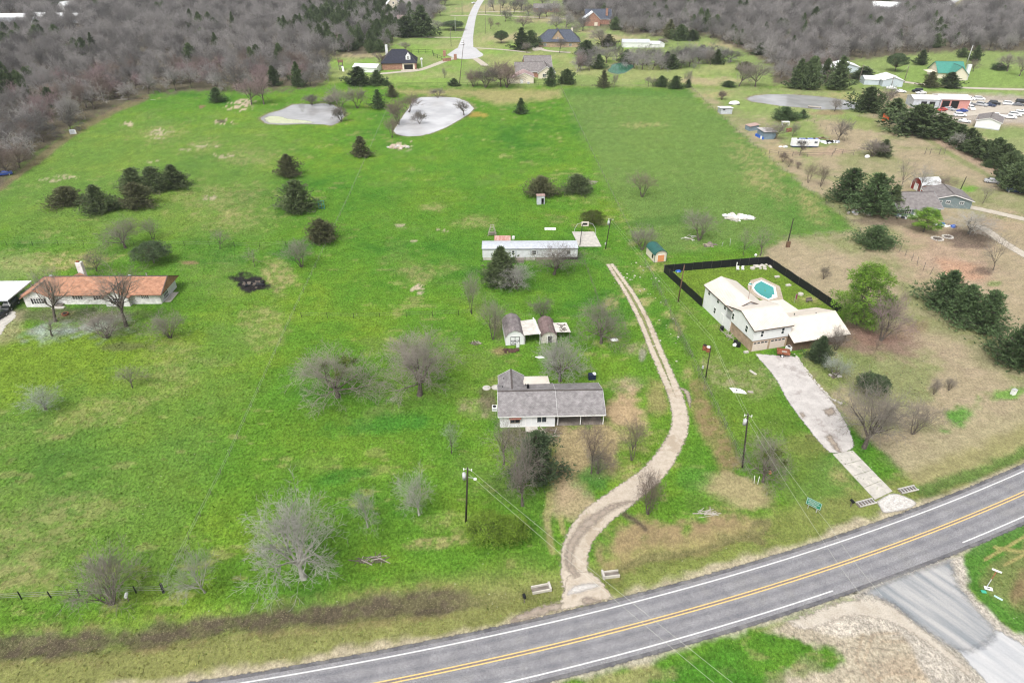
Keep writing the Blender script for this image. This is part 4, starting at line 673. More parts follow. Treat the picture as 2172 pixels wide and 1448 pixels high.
T = [
 # nearest bare trees
 ('oak', 645, 1226, 1058, 212, 'biggest pale bare tree in the foreground, spreading low above the ditch', 'pale', BP, 0), ('vase', 435, 1256, 1146, 118, 'pale forked bare tree beside the corner post', 'pale', BP, 1),
 ('shrub', 238, 1280, 1172, 150, 'grey bushy bare tree swallowing the roadside fence', 'grey', None, 0), ('vase', 780, 1118, 1036, 80, 'small pale bare tree between the biggest one and the transformer pole', 'pale', BP, 2), ('vase', 889, 1092, 992, 92, 'pale bare tree just left of the transformer pole', 'pale', BP, 0),
 ('small', 958, 962, 890, 54, 'faint thin sapling left of the grey house', 'sage', None, 0), ('oak', 717, 842, 730, 190, 'wide droopy bare tree with mistletoe in the middle lawn', 'grey', None, 1), ('oak', 890, 838, 702, 195, 'tall droopy bare tree beside the mistletoe tree', 'grey', None, 2),
 ('vase', 856, 772, 700, 92, 'rosy twigged bare tree behind the droopy pair', 'rose', None, 1), ('oak', 1188, 808, 712, 118, 'pale tangled bare tree right behind the grey house', 'pale', None, 0), ('oak', 1275, 728, 628, 116, 'dark trunked bare tree between the sheds and the gravel drive', 'grey', None, 1),
 ('multi', 1046, 720, 622, 62, 'slim multi stemmed bare tree left of the white barn shed', 'grey', None, 0), ('multi', 1000, 664, 570, 42, 'thin bare tree at the end of the mid fence', 'grey', None, 1), ('oak', 1175, 582, 508, 112, 'dark bare tree in front of the mobile home', 'dark', None, 2),
 ('oak', 1096, 612, 556, 84, 'low bare tree in front of the big cedar by the mobile home', 'pale', None, 0), ('shrub', 1150, 672, 622, 62, 'dark dense bare shrub behind the small shed', 'dark', None, 1), ('vase', 1254, 1004, 878, 84, 'twisted bare tree in front of the carport', 'brown', None, 2),
 ('multi', 1340, 976, 874, 62, 'bare tree near the bend of the gravel drive', 'brown', None, 0), ('shrub', 1374, 1090, 990, 66, 'upright bare shrub in the crook of the gravel drive', 'brown', None, 0), ('sparse', 1068, 985, 868, 92, 'thin leaning bare tree at the front left corner of the grey house', 'grey', None, 0),
 ('vase', 1108, 1072, 905, 112, 'grey bare tree in front of the dark cedar by the grey house', 'grey', None, 0), ('shrub', 1268, 1004, 945, 68, 'brown brushy shrub at the foot of the carport tree', 'dark', None, 1), ('oak', 1618, 1022, 918, 112, 'bare tree with mistletoe beside the right hand transformer pole', 'grey', None, 1),
 ('oak', 1832, 950, 812, 150, 'large bare tree beside the concrete driveway', 'grey', None, 0), ('multi', 1935, 920, 848, 90, 'leaning many stemmed bare tree right of the driveway tree', 'grey', None, 1),
 ('shrub', 1772, 742, 690, 56, 'thin bare shrub at the front of the low tan roof', 'grey', None, 0), ('shrub', 1868, 722, 605, 105, 'rosy bare shrub right of the bright pine', 'rose', None, 1), ('shrub', 1770, 800, 752, 60, 'sparse shrub in the stone flower bed', 'sage', None, 0),
 ('shrub', 1980, 836, 800, 26, 'left one of two little shrubs on the dry lawn', 'grey', None, 0), ('shrub', 2012, 828, 796, 30, 'right one of two little shrubs on the dry lawn', 'grey', None, 1), ('small', 1855, 748, 712, 20, 'tiny stub of a tree on the dry lawn below the pine', 'dark', None, 1),
 # left house
 ('tall', 118, 682, 556, 104, 'tall leaning bare tree at the left gable of the brown roofed house', 'grey', None, 0), ('tall', 268, 692, 545, 116, 'tall leaning bare tree before the middle gable of the brown roofed house', 'grey', None, 1),
 ('shrub', 228, 716, 655, 112, 'bare shrub over the grey rock bed', 'grey', None, 0), ('shrub', 362, 716, 652, 98, 'bare shrub off the right end of the brown roofed house', 'grey', None, 1), ('sparse', 112, 712, 662, 90, 'dim shrub over the left rock bed', 'grey', None, 0), ('vase', 281, 822, 768, 64, 'round grey bare tree alone on the left lawn', 'grey', None, 2),
 ('vase', 98, 868, 812, 94, 'pale sage coloured bare tree at the left edge', 'sage', None, 0), ('oak', 266, 526, 455, 96, 'spreading bare tree with nests behind the brown roof', 'grey', None, 1), ('multi', 325, 508, 458, 46, 'narrow bare tree beside the spreading one with nests', 'grey', None, 0), ('vase', 205, 575, 518, 84, 'dark grey bare tree behind the brown roof ridge', 'dark', None, 1),
 ('multi', 640, 566, 498, 82, 'grey bare tree on the left side of the lot line', 'grey', None, 1), ('small', 541, 566, 520, 42, 'faint sapling above the burn pile', 'grey', None, 2), ('small', 467, 528, 482, 48, 'faint sapling on the pasture fence', 'grey', None, 0),
 # pond and field trees
 ('vase', 560, 222, 146, 62, 'rosy bare tree at the edge of the left wood by the pond', 'rose', None, 0), ('vase', 534, 222, 160, 60, 'second rosy bare tree by the left pond', 'rose', None, 2), ('multi', 832, 292, 240, 32, 'thin bare tree at the near left shore of the main pond', 'brown', None, 0), ('multi', 846, 264, 205, 56, 'tan bare tree on the left shore of the main pond', 'brown', None, 1), ('multi', 868, 238, 190, 50, 'tan bare tree at the far left shore of the main pond', 'brown', None, 0),
 ('shrub', 890, 262, 232, 32, 'small island bush standing in the main pond', 'dark', None, 0), ('multi', 929, 207, 184, 34, 'bare tree mirrored at the back of the main pond', 'dark', None, 1), ('sparse', 984, 244, 208, 44, 'bare tree leaning at the right shore of the main pond', 'dark', None, 1), ('multi', 758, 230, 178, 44, 'narrow bare tree between the two ponds', 'grey', None, 1),
 ('shrub', 662, 222, 196, 40, 'dark brush on the back shore of the left pond', 'dark', None, 0), ('shrub', 700, 222, 200, 44, 'second dark brush on the back shore of the left pond', 'dark', None, 1), ('multi', 722, 232, 178, 60, 'pale bare tree at the right end of the left pond', 'grey', None, 0), ('shrub', 724, 258, 222, 34, 'low bush overhanging the right end of the left pond', 'dark', None, 1),
 ('multi', 1362, 418, 356, 64, 'bare tree alone in the right field', 'brown', None, 0), ('multi', 1482, 510, 440, 80, 'many stemmed bare tree by the white rubble', 'grey', None, 1), ('shrub', 1362, 530, 472, 60, 'grey brush left of the green roofed shed', 'grey', None, 0), ('small', 1576, 542, 476, 46, 'slim bare tree behind the black fence', 'grey', None, 1), ('sparse', 1612, 542, 470, 64, 'crooked bare tree behind the black fence corner', 'grey', None, 0),
 ('shrub', 1746, 592, 560, 26, 'little bare shrub outside the black fence', 'dark', None, 1), ('vase', 2055, 496, 436, 120, 'wide fanning bare tree by the farm drive', 'pale', None, 0), ('small', 2106, 574, 490, 74, 'faint grey bare tree beside the farm drive', 'grey', None, 1), ('sparse', 1910, 404, 330, 50, 'bare tree behind the big cedars', 'grey', None, 1), ('vase', 1945, 408, 340, 56, 'pale bare tree left of the red barn shed', 'pale', None, 1), ('shrub', 1992, 404, 366, 62, 'brown brush behind the red barn shed', 'brown', None, 0), ('small', 2084, 432, 388, 40, 'thin twisted bare tree beyond the grey roofs', 'grey', None, 0),
 ('vase', 1776, 302, 244, 60, 'bare tree behind the travel trailer', 'grey', None, 0), ('shrub', 1850, 332, 292, 56, 'grey bare shrub leaning on a small cedar', 'grey', None, 1), ('small', 1770, 236, 205, 30, 'bare sapling on the far shore pond bank', 'grey', None, 2), ('small', 1680, 290, 258, 26, 'bare sapling by the blue sheds', 'grey', None, 0), ('multi', 1642, 295, 250, 50, 'bare tree over the blue shed', 'grey', None, 0), ('shrub', 1531, 212, 190, 22, 'little bare bush above the goat shed', 'brown', None, 1),
 ('sparse', 2028, 316, 276, 40, 'dead bare tree in front of the cedar hedge', 'pale', BP, 1), ('multi', 1714, 388, 342, 30, 'bare sapling at the field corner', 'brown', None, 0), ('multi', 1740, 396, 346, 34, 'second bare sapling at the field corner', 'brown', None, 1), ('shrub', 1660, 344, 320, 18, 'bush on the field boundary below the trailer', 'brown', None, 0), ('shrub', 1672, 354, 330, 22, 'twiggy bush on the field boundary below the trailer', 'brown', None, 1), ('shrub', 1692, 358, 338, 18, 'round bush on the field boundary', 'brown', None, 0), ('small', 1696, 330, 290, 24, 'bare sapling in front of the trailer', 'dark', None, 2),
 # far neighbourhood
 ('shrub', 1075, 186, 128, 56, 'wide bare clump left of the taupe roofed house', 'brown', None, 0), ('vase', 1062, 184, 124, 66, 'bare tree rising from the clump by the back fence', 'brown', None, 1), ('shrub', 1030, 186, 136, 56, 'dense bare brush on the back fence', 'dark', None, 1), ('shrub', 1004, 184, 142, 42, 'brush at the left end of the back fence clump', 'brown', None, 0),
 ('small', 943, 166, 142, 14, 'sapling on the lawn above the main pond', 'grey', None, 0), ('vase', 806, 144, 104, 56, 'rounded bare tree left of the dark roofed brick house', 'brown', None, 0), ('vase', 862, 108, 84, 36, 'round bare tree behind the dark roofed brick house', 'grey', None, 1), ('vase', 1225, 152, 105, 32, 'bare tree right of the taupe roofed house', 'rose', None, 0), ('vase', 1187, 113, 76, 26, 'bare tree in front of the slate blue roof', 'dark', None, 1), ('oak', 1220, 84, 44, 58, 'broad bare tree right of the slate blue roof', 'grey', None, 0),
 ('vase', 1117, 112, 86, 26, 'grey bare tree before the slate blue house', 'grey', None, 2), ('vase', 1186, 50, 6, 44, 'bare tree beyond the slate blue roof', 'grey', None, 0), ('vase', 1210, 48, 18, 44, 'grey bare tree left of the far brick gable', 'grey', None, 1), ('vase', 1110, 62, 30, 40, 'bare tree behind the cedar pair', 'rose', None, 2), ('small', 1040, 62, 34, 16, 'bare sapling by the far street', 'brown', None, 0), ('small', 1057, 58, 46, 12, 'little bush by the far street', 'brown', None, 1),
 ('vase', 1278, 100, 52, 64, 'grey bare tree in the hedgerow gap', 'grey', None, 1), ('small', 1302, 186, 152, 24, 'bare tree beside the fence line cedar', 'grey', None, 0), ('small', 1375, 184, 160, 16, 'thin bare tree on the fence line', 'grey', None, 1), ('small', 1384, 184, 162, 14, 'second thin bare tree on the fence line', 'grey', None, 2), ('small', 1462, 184, 146, 24, 'bare tree at the end of the fence line', 'grey', None, 0), ('vase', 1507, 138, 100, 28, 'bare tree alone on the lawn past the green pond', 'grey', None, 0), ('shrub', 1407, 96, 78, 24, 'small bare tree in the far clearing', 'grey', None, 1),
 ('vase', 1567, 184, 122, 62, 'dense bare tree left of the far pond', 'grey', None, 0), ('vase', 1602, 184, 124, 66, 'second dense bare tree left of the far pond', 'grey', None, 2), ('vase', 2064, 152, 122, 32, 'round brown bare tree by the green roofed house', 'brown', None, 0), ('vase', 2136, 152, 110, 44, 'bare tree on the far right lawn', 'grey', None, 1), ('vase', 2162, 162, 108, 44, 'bare tree at the far right lawn edge', 'grey', None, 2), ('vase', 1878, 232, 178, 52, 'pale bare tree among the big cedars', 'grey', None, 0),
]
for r_ in T: tree(*r_[:6], tint=r_[6], bark=r_[7], var=r_[8])
E_ = [
 ('cedar', 1062, 602, 512, 78, 'tall dark cedar in front of the mobile home', 'cedar', 0), ('cedar', 1136, 1010, 902, 112, 'dark green cedar by the front of the grey house', 'oak', 3), ('thinleaf', 1036, 1142, 1085, 92, 'yellow green leafy shrub beside the pole wires', 'fresh', 0), ('thinleaf', 1090, 1148, 1092, 62, 'smaller yellow green shrub by the track', 'fresh', 1),
 ('round', 146, 434, 384, 76, 'leftmost cedar in the left pasture', 'browncedar', 0), ('cedar', 217, 448, 380, 74, 'pointed cedar with a leaning tip', 'cedar', 2), ('cedar', 294, 438, 376, 74, 'front cedar of the pasture clump', 'browncedar', 3), ('cedar', 287, 404, 346, 66, 'back left cedar of the pasture clump', 'cedar', 1), ('cedar', 330, 404, 343, 70, 'middle cedar of the pasture clump', 'cedar', 3), ('cedar', 372, 398, 340, 62, 'right end cedar of the pasture clump', 'cedar', 0),
 ('cedar', 614, 374, 318, 56, 'upper cedar of the pair near the lot line', 'browncedar', 1), ('cedar', 633, 448, 370, 80, 'large lower cedar of the pair near the lot line', 'cedar', 3), ('thincedar', 767, 332, 282, 42, 'thin dark cedar on the lot line', 'browncedar', 0), ('round', 684, 512, 455, 66, 'bushy cedar on the lot line by the red buckets', 'browncedar', 1), ('thincedar', 803, 230, 184, 38, 'dark cedar left of the main pond', 'bluecedar', 1), ('cedar', 461, 217, 180, 36, 'small dark cedar at the edge of the left wood', 'bluecedar', 3), ('cedar', 832, 206, 176, 26, 'cedar on the back fence corner', 'browncedar', 1),
 ('thincedar', 1105, 242, 204, 26, 'lone slender cedar in the long lot', 'bluecedar', 0), ('round', 1148, 414, 364, 66, 'bronze cedar behind the tin outhouse', 'browncedar', 1), ('round', 1224, 408, 360, 66, 'green cedar right of the tin outhouse', 'cedar', 0), ('oakleaf', 1257, 476, 440, 52, 'half leafy tree behind the concrete slab', 'mistle', 0), ('oakleaf', 327, 558, 504, 78, 'round evergreen behind the brown roofed house', 'oak', 0),
 ('pine', 1818, 690, 546, 112, 'bright green pine beside the black fence', 'pine', 0), ('pine', 1958, 492, 432, 66, 'small bright pine in front of the teal house', 'pine', 1), ('cedar', 1735, 765, 706, 52, 'grey green cedar before the low tan roof', 'oak', 0), ('oakleaf', 1846, 836, 788, 66, 'hazy green tree behind the driveway tree', 'oak', 1),
 ('cedar', 2000, 650, 562, 92, 'left cedar of the three on the right lawn', 'bluecedar', 0), ('cedar', 2038, 678, 592, 92, 'middle cedar of the three on the right lawn', 'bluecedar', 1), ('cedar', 2082, 700, 604, 92, 'right cedar of the three on the right lawn', 'bluecedar', 3), ('round', 2156, 772, 676, 120, 'big cedar cut off by the right edge', 'bluecedar', 1), ('round', 1853, 522, 468, 78, 'low round cedar bush at the field corner', 'bluecedar', 0),
 ('cedar', 1796, 426, 344, 84, 'left cedar of the big clump by the teal house', 'bluecedar', 3), ('cedar', 1846, 452, 352, 100, 'middle cedar of the big clump by the teal house', 'bluecedar', 1), ('cedar', 1888, 450, 384, 56, 'right cedar of the big clump by the teal house', 'cedar', 4), ('thincedar', 1872, 330, 290, 38, 'small cedar beyond the trailer', 'cedar', 0), ('round', 1664, 254, 218, 54, 'round cedar below the far pond', 'bluecedar', 1), ('thincedar', 1702, 250, 228, 28, 'dark bush right of the round cedar', 'bluecedar', 1), ('round', 2094, 354, 336, 22, 'small round cedar on the dry slope', 'bluecedar', 0),
 ('farcedar', 1838, 236, 174, 62, 'cedar at the right end of the far pond', 'hedge', 2), ('farcedar', 1896, 252, 198, 66, 'cedar left of the orange panel', 'hedge', 0), ('farcedar', 1945, 284, 204, 112, 'broadest cedar between the car yard and the dry slope', 'hedge', 2), ('farcedar', 1990, 288, 232, 56, 'cedar at the head of the hedge', 'hedge', 0),
 ('farcedar', 1202, 178, 140, 38, 'cedar right of the lot corner', 'hedge', 2), ('thincedar', 1168, 182, 138, 30, 'dark cedar by the white gabled shed', 'bluecedar', 0), ('thincedar', 1280, 186, 144, 32, 'dark cedar on the fence line', 'browncedar', 1), ('round', 1402, 184, 156, 30, 'bluish bush on the fence line', 'bluecedar', 1), ('cedar', 1432, 188, 155, 36, 'green cedar on the fence line', 'bluecedar', 1), ('thincedar', 1459, 186, 166, 16, 'small dark bush at the fence end', 'bluecedar', 0), ('farcedar', 963, 182, 162, 26, 'small fir by the leaning pole', 'hedge', 1),
 ('oakleaf', 1063, 92, 60, 30, 'neat round evergreen on the far lawn', 'oak', 1), ('farcedar', 1106, 106, 52, 42, 'left cedar by the slate blue roof', 'hedge', 0), ('farcedar', 1126, 100, 58, 36, 'right cedar by the slate blue roof', 'hedge', 2), ('farcedar', 862, 78, 24, 62, 'left of the two dark firs by the far lawn', 'hedge', 2), ('farcedar', 897, 78, 2, 62, 'right of the two dark firs by the far lawn', 'hedge', 0), ('oakleaf', 962, 64, 36, 46, 'broad evergreen by the far street', 'oak', 1), ('farcedar', 762, 180, 132, 56, 'dark fir before the white shed', 'hedge', 1), ('farcedar', 800, 180, 142, 40, 'second dark fir before the white shed', 'hedge', 0), ('round', 820, 182, 166, 20, 'low dark bush by the back fence', 'bluecedar', 0),
 ('farcedar', 1243, 118, 78, 44, 'dark cedar in the hedgerow behind the green pond', 'hedge', 2), ('farcedar', 1290, 98, 66, 40, 'bronze cedar behind the hedgerow', 'browncedar', 0), ('farcedar', 1378, 66, 28, 34, 'dark cedar at the right wood edge', 'hedge', 1), ('farcedar', 1420, 82, 36, 30, 'left of the clearing cedars', 'browncedar', 0), ('farcedar', 1442, 86, 46, 34, 'middle of the clearing cedars', 'hedge', 2), ('farcedar', 1467, 86, 58, 32, 'right of the clearing cedars', 'hedge', 2), ('farcedar', 1395, 62, 24, 20, 'dark spire in the right wood edge', 'hedge', 1), ('round', 1545, 184, 166, 32, 'low dark cedar at the far pond clump', 'bluecedar', 1), ('round', 1580, 150, 124, 40, 'dark cedar above the far pond clump', 'browncedar', 0),
 ('farcedar', 1690, 188, 118, 44, 'left fir above the far pond', 'hedge', 0), ('farcedar', 1714, 190, 112, 46, 'middle fir above the far pond', 'hedge', 2), ('farcedar', 1774, 190, 112, 46, 'right fir above the far pond', 'hedge', 1), ('oakleaf', 1898, 152, 106, 42, 'round evergreen by the white barns', 'oak', 1), ('farcedar', 1830, 168, 132, 56, 'open cedar before the white barns', 'hedge', 1), ('farcedar', 1970, 186, 146, 36, 'left cedar before the green roofed house', 'browncedar', 0), ('farcedar', 2012, 186, 146, 44, 'right cedar before the green roofed house', 'hedge', 1), ('farcedar', 1952, 138, 102, 24, 'cedar at the far wood edge by the pole', 'hedge', 1), ('farcedar', 2066, 130, 92, 26, 'cedar behind the green roofed house', 'hedge', 0), ('farcedar', 2040, 122, 98, 22, 'dark cedar left of the far light pole', 'hedge', 2), ('round', 2118, 148, 128, 34, 'low cedar on the far right lawn', 'bluecedar', 1),
]
for r_ in E_: tree(*r_[:6], tint=r_[6], var=r_[7], k=.16)
# cedar hedge running down the right edge, and its grey companions
hq = random.Random(3)
for i, (x_, y_) in enumerate([(2012,296),(2030,304),(2048,318),(2066,326),(2086,336),(2104,344),(2122,354),(2140,366),(2156,374),(2174,382),(2192,392)]):
    tree('farcedar', x_, y_, y_ - hq.uniform(42, 60), hq.uniform(44, 58), 'dark cedar in the long hedge below the car yard', 'hedge', group='cedars in the long hedge below the car yard', k=.16)
for x_, y_, w_ in ((2150, 404, 66), (2180, 410, 70), (2128, 386, 44)): tree('farcedar', x_, y_, y_ - 70, w_, 'dark cedar bulging at the lower end of the hedge', 'hedge', group='cedars at the lower end of the hedge', var=2, k=.16)
# hedgerow behind the green pond
for i, (x_, y_, ty_) in enumerate([(1222,136,100),(1240,138,98),(1262,138,94),(1286,134,92),(1308,130,92),(1328,132,94),(1352,138,96),(1372,138,96),(1392,138,96),(1414,138,98),(1434,138,98),(1452,136,92),(1470,132,90),(1488,122,84),(1508,128,92),(1532,130,98),(1550,132,104),(1612,116,78),(1640,132,90)]):
    if i % 4 == 1: tree('farcedar', x_, y_, ty_ + 8, 34, 'dark evergreen bush in the hedgerow behind the green pond', 'hedge', group='evergreens in the pond hedgerow')
    else: tree('wood', x_, y_, ty_ - 6, hq.uniform(44, 58), 'grey bare tree in the hedgerow behind the green pond', group='bare trees in the pond hedgerow')
for i, (x_, y_) in enumerate([(1048,24),(1066,18),(1090,30),(1106,22),(1122,34),(1144,40),(1160,36),(1176,28),(1150,14),(1098,10),(1200,60),(1236,66),(1180,64),(1214,32),(934,34),(944,12),(930,64),(1072,46)]):
    tree('wood', x_, y_, y_ - hq.uniform(26, 42), hq.uniform(30, 46), 'bare tree in the grove round the far bungalow', group='bare trees in the far grove')
for i, (x_, y_) in enumerate([(1230,148),(1250,150),(1270,146),(1345,146),(1362,148),(1384,148),(1404,147),(1424,146),(1444,145),(1462,142),(1480,136),(1500,134),(1520,136)]):
    if i % 5 == 2: tree('farcedar', x_, y_, y_ - 34, 32, 'dark evergreen bush in the hedgerow behind the green pond', 'hedge', group='evergreens in the pond hedgerow')
    else: tree('wood', x_, y_, y_ - hq.uniform(36, 48), hq.uniform(42, 54), 'grey bare tree in the hedgerow behind the green pond', group='bare trees in the pond hedgerow')
# mistletoe clumps ride in the crowns as parts
def mistle(o_, spots):
    s = o_.scale
    for k, (a, e, c, rr) in enumerate(spots):
        co, f = blades(np.random.default_rng(k).normal(size=(160, 3)) * .32 + 0, np.random.default_rng(k + 9).normal(size=(160, 3)) * .16, .05, k); me = raw('mistletoe', co * rr + np.array((a, e, c)), f); link('mistletoe', me, LF['mistle'], o_, kind='stuff')
for o_ in [q for q in bpy.data.objects if q.get('label') and 'mistletoe' in q['label'] and q.name.startswith('bare_tree') and 'beside the mistletoe' not in q['label']]: mistle(o_, [(1.0, .4, 5.2, 1.1), (-.8, .9, 4.4, .8), (.3, -1.1, 4.8, .8), (1.6, 1.2, 4.1, .7)])

# woods: the nearest trees one by one, the rest as one mass
def scatter(pts, sp, seed, keep=lambda x, y: True):
    q = np.random.default_rng(seed); w_ = PP([(px, max(py, -26)) for px, py in pts]); a = np.array(w_); (x0, y0), (x1, y1) = a.min(0), a.max(0); xs = np.arange(x0, x1, sp); ys = np.arange(y0, y1, sp)
    X, Y = np.meshgrid(xs, ys); X = X + q.uniform(-.42, .42, X.shape) * sp; Y = Y + q.uniform(-.42, .42, Y.shape) * sp; dpt = Y * CP + CAM_H * SP; px = 1086 + FPX * X / dpt
    m = inside(X, Y, w_) & (px > -90) & (px < 2262); return X[m], Y[m]
HOUSES = [(840, 12, 26), (700, 140, 30), (1255, 44, 40), (20, 46, 40), (1868, 14, 34), (1816, 150, 52), (1150, 6, 34), (145, 18, 14)]
def clear(X, Y):
    dpt = Y * CP + CAM_H * SP; px = 1086 + FPX * X / dpt; py = 724 - FPX * (Y * SP - CAM_H * CP) / dpt; m = np.ones(X.shape, bool)
    for hx, hy, hr in HOUSES: m &= np.hypot((px - hx) / hr, (py - hy - 5) / (hr * .42)) > 1
    m &= ~inside(px, py, CLEAR_R); return m
XL, YL = scatter(WOOD_L, 9.3, 1); XR, YR = scatter(WOOD_R, 9.6, 2); m1 = clear(XL, YL); m2 = clear(XR, YR)
WX_ = np.concatenate([XL[m1], XR[m2]]); WY_ = np.concatenate([YL[m1], YR[m2]]); wside = np.concatenate([np.zeros(m1.sum()), np.ones(m2.sum())])
qq = np.random.default_rng(77)
gpx = 1086 + FPX * WX_ / (WY_ * CP + CAM_H * SP); gpy = 724 - FPX * (WY_ * SP - CAM_H * CP) / (WY_ * CP + CAM_H * SP)
ev = (fbm(WX_, WY_, 45, 12, 3) > .80) & (qq.random(len(gpx)) < .35)
ev |= (np.hypot((gpx - 770) / 130, (gpy - 60) / 75) < 1) & (qq.random(len(gpx)) < .62); ev |= (qq.random(len(gpx)) < np.where(wside == 1, .05, .028)) | ((gpx < 90) & (gpy > 165) & (gpy < 225) & (qq.random(len(gpx)) < .5)) | ((gpy > 178) & (gpx > 560) & (gpx < 700) & (qq.random(len(gpx)) < .5))
dist = np.hypot(WX_, WY_); order = np.argsort(dist); wh = qq.uniform(7.5, 13.0, len(gpx)); ww = qq.uniform(8.0, 13.0, len(gpx)); rest = []
def zone(px, py): return ('at the left edge of the picture' if px < 150 else 'round the corner of the left pasture' if px < 330 else 'behind the left pond' if px < 620 else 'beside the far brick house' if px < 1000 else 'behind the far clearing' if px < 1560 else 'above the far right pond' if px < 1850 else 'above the green roofed house')
TN = {'wood': 'grey', 'brown': 'brown', 'rose': 'rosy'}
nb = ne = 0; HANDB, HANDE = len(T) + 45, len(E_) + 23
SRC = {}
for i in order:
    e = bool(ev[i]); x, y = float(WX_[i]), float(WY_[i]); lf = 'left' if wside[i] == 0 else 'right'
    if e and ne < 297 - HANDE:
        ne += 1; o = plant_at('farcedar', x, y, float(wh[i]) * .92, float(ww[i]) * .62, f'dark evergreen among the bare trees of the wood {zone(gpx[i], gpy[i])}', group=f'evergreens in the wood {zone(gpx[i], gpy[i])}', var=(2, 2, 0)[int(qq.integers(3))]); SRC.setdefault(('farcedar', o.children[1].data.name), o)
    elif not e and nb < 297 - HANDB:
        nb += 1; tn_ = ('wood', 'wood', 'wood', 'brown', 'rose')[int(qq.integers(5))]; o = plant_at('wood', x, y, float(wh[i]), float(ww[i]) * 1.0, f'bare {TN[tn_]} tree near the edge of the wood {zone(gpx[i], gpy[i])}', group=f'{TN[tn_]} bare trees in the wood {zone(gpx[i], gpy[i])}', var=int(qq.integers(5)), tint=tn_); SRC.setdefault(('wood', o.children[1].data.name), o)
    else: rest.append(i)
rest = np.array(rest)
def mass(name, idx, kind, hs_, ws_):
    me = bpy.data.meshes.new(name); n = len(idx); me.vertices.add(n); me.vertices.foreach_set('co', np.stack([WX_[idx], WY_[idx], np.full(n, -.1)], -1).astype(np.float32).ravel())
    pr = PR[kind]; me.update()
    for nm, dt in (('turn', qq.uniform(0, 6.28, n)), ('wide', ww[idx] * ws_ / np.mean([p['w'] for p in pr])), ('tall', wh[idx] * hs_ / np.mean([p['h'] for p in pr]))): a = me.attributes.new(nm, 'FLOAT', 'POINT'); a.data.foreach_set('value', dt.astype(np.float32))
    a = me.attributes.new('pick', 'INT', 'POINT'); a.data.foreach_set('value', qq.integers(0, 2 ** 20, n).astype(np.int32))
    o = link(name, me, None, None, None, 'stuff'); g_ = bpy.data.node_groups.new(name, 'GeometryNodeTree'); g_.interface.new_socket('Geometry', in_out='INPUT', socket_type='NodeSocketGeometry'); g_.interface.new_socket('Geometry', in_out='OUTPUT', socket_type='NodeSocketGeometry')
    gi, go = g_.nodes.new('NodeGroupInput'), g_.nodes.new('NodeGroupOutput'); mp = g_.nodes.new('GeometryNodeMeshToPoints'); iop = g_.nodes.new('GeometryNodeInstanceOnPoints'); ji = g_.nodes.new('GeometryNodeJoinGeometry')
    for (k_, _), so_ in SRC.items():
        if k_ != kind: continue
        jj = g_.nodes.new('GeometryNodeJoinGeometry')
        for ch in so_.children: oi = g_.nodes.new('GeometryNodeObjectInfo'); oi.inputs['Object'].default_value = ch; oi.inputs['As Instance'].default_value = False; oi.transform_space = 'ORIGINAL'; g_.links.new(oi.outputs['Geometry'], jj.inputs[0])
        gt = g_.nodes.new('GeometryNodeGeometryToInstance'); g_.links.new(jj.outputs[0], gt.inputs[0]); g_.links.new(gt.outputs[0], ji.inputs[0])
    def at_(nm, ty='FLOAT'): n_ = g_.nodes.new('GeometryNodeInputNamedAttribute'); n_.data_type = ty; n_.inputs['Name'].default_value = nm; return n_.outputs['Attribute']
    cr = g_.nodes.new('ShaderNodeCombineXYZ'); g_.links.new(at_('turn'), cr.inputs[2]); cs = g_.nodes.new('ShaderNodeCombineXYZ'); wa = at_('wide'); g_.links.new(wa, cs.inputs[0]); g_.links.new(wa, cs.inputs[1]); g_.links.new(at_('tall'), cs.inputs[2])
    g_.links.new(gi.outputs[0], mp.inputs[0]); g_.links.new(mp.outputs[0], iop.inputs['Points']); g_.links.new(ji.outputs[0], iop.inputs['Instance']); iop.inputs['Pick Instance'].default_value = True
    g_.links.new(at_('pick', 'INT'), iop.inputs['Instance Index']); g_.links.new(cr.outputs[0], iop.inputs['Rotation']); g_.links.new(cs.outputs[0], iop.inputs['Scale']); g_.links.new(iop.outputs[0], go.inputs[0])
    md = o.modifiers.new('scatter', 'NODES'); md.node_group = g_; return o
mass('far_bare_woods', rest[~ev[rest]], 'wood', 1.0, 1.0)
if ev[rest].any(): mass('far_evergreen_woods', rest[ev[rest]], 'farcedar', .92, .62)
print('WOODS', len(gpx), 'individual', nb, ne, 'mass', len(rest), 'tris', {k: [len(p['c'].polygons) for p in v] for k, v in PR.items()})
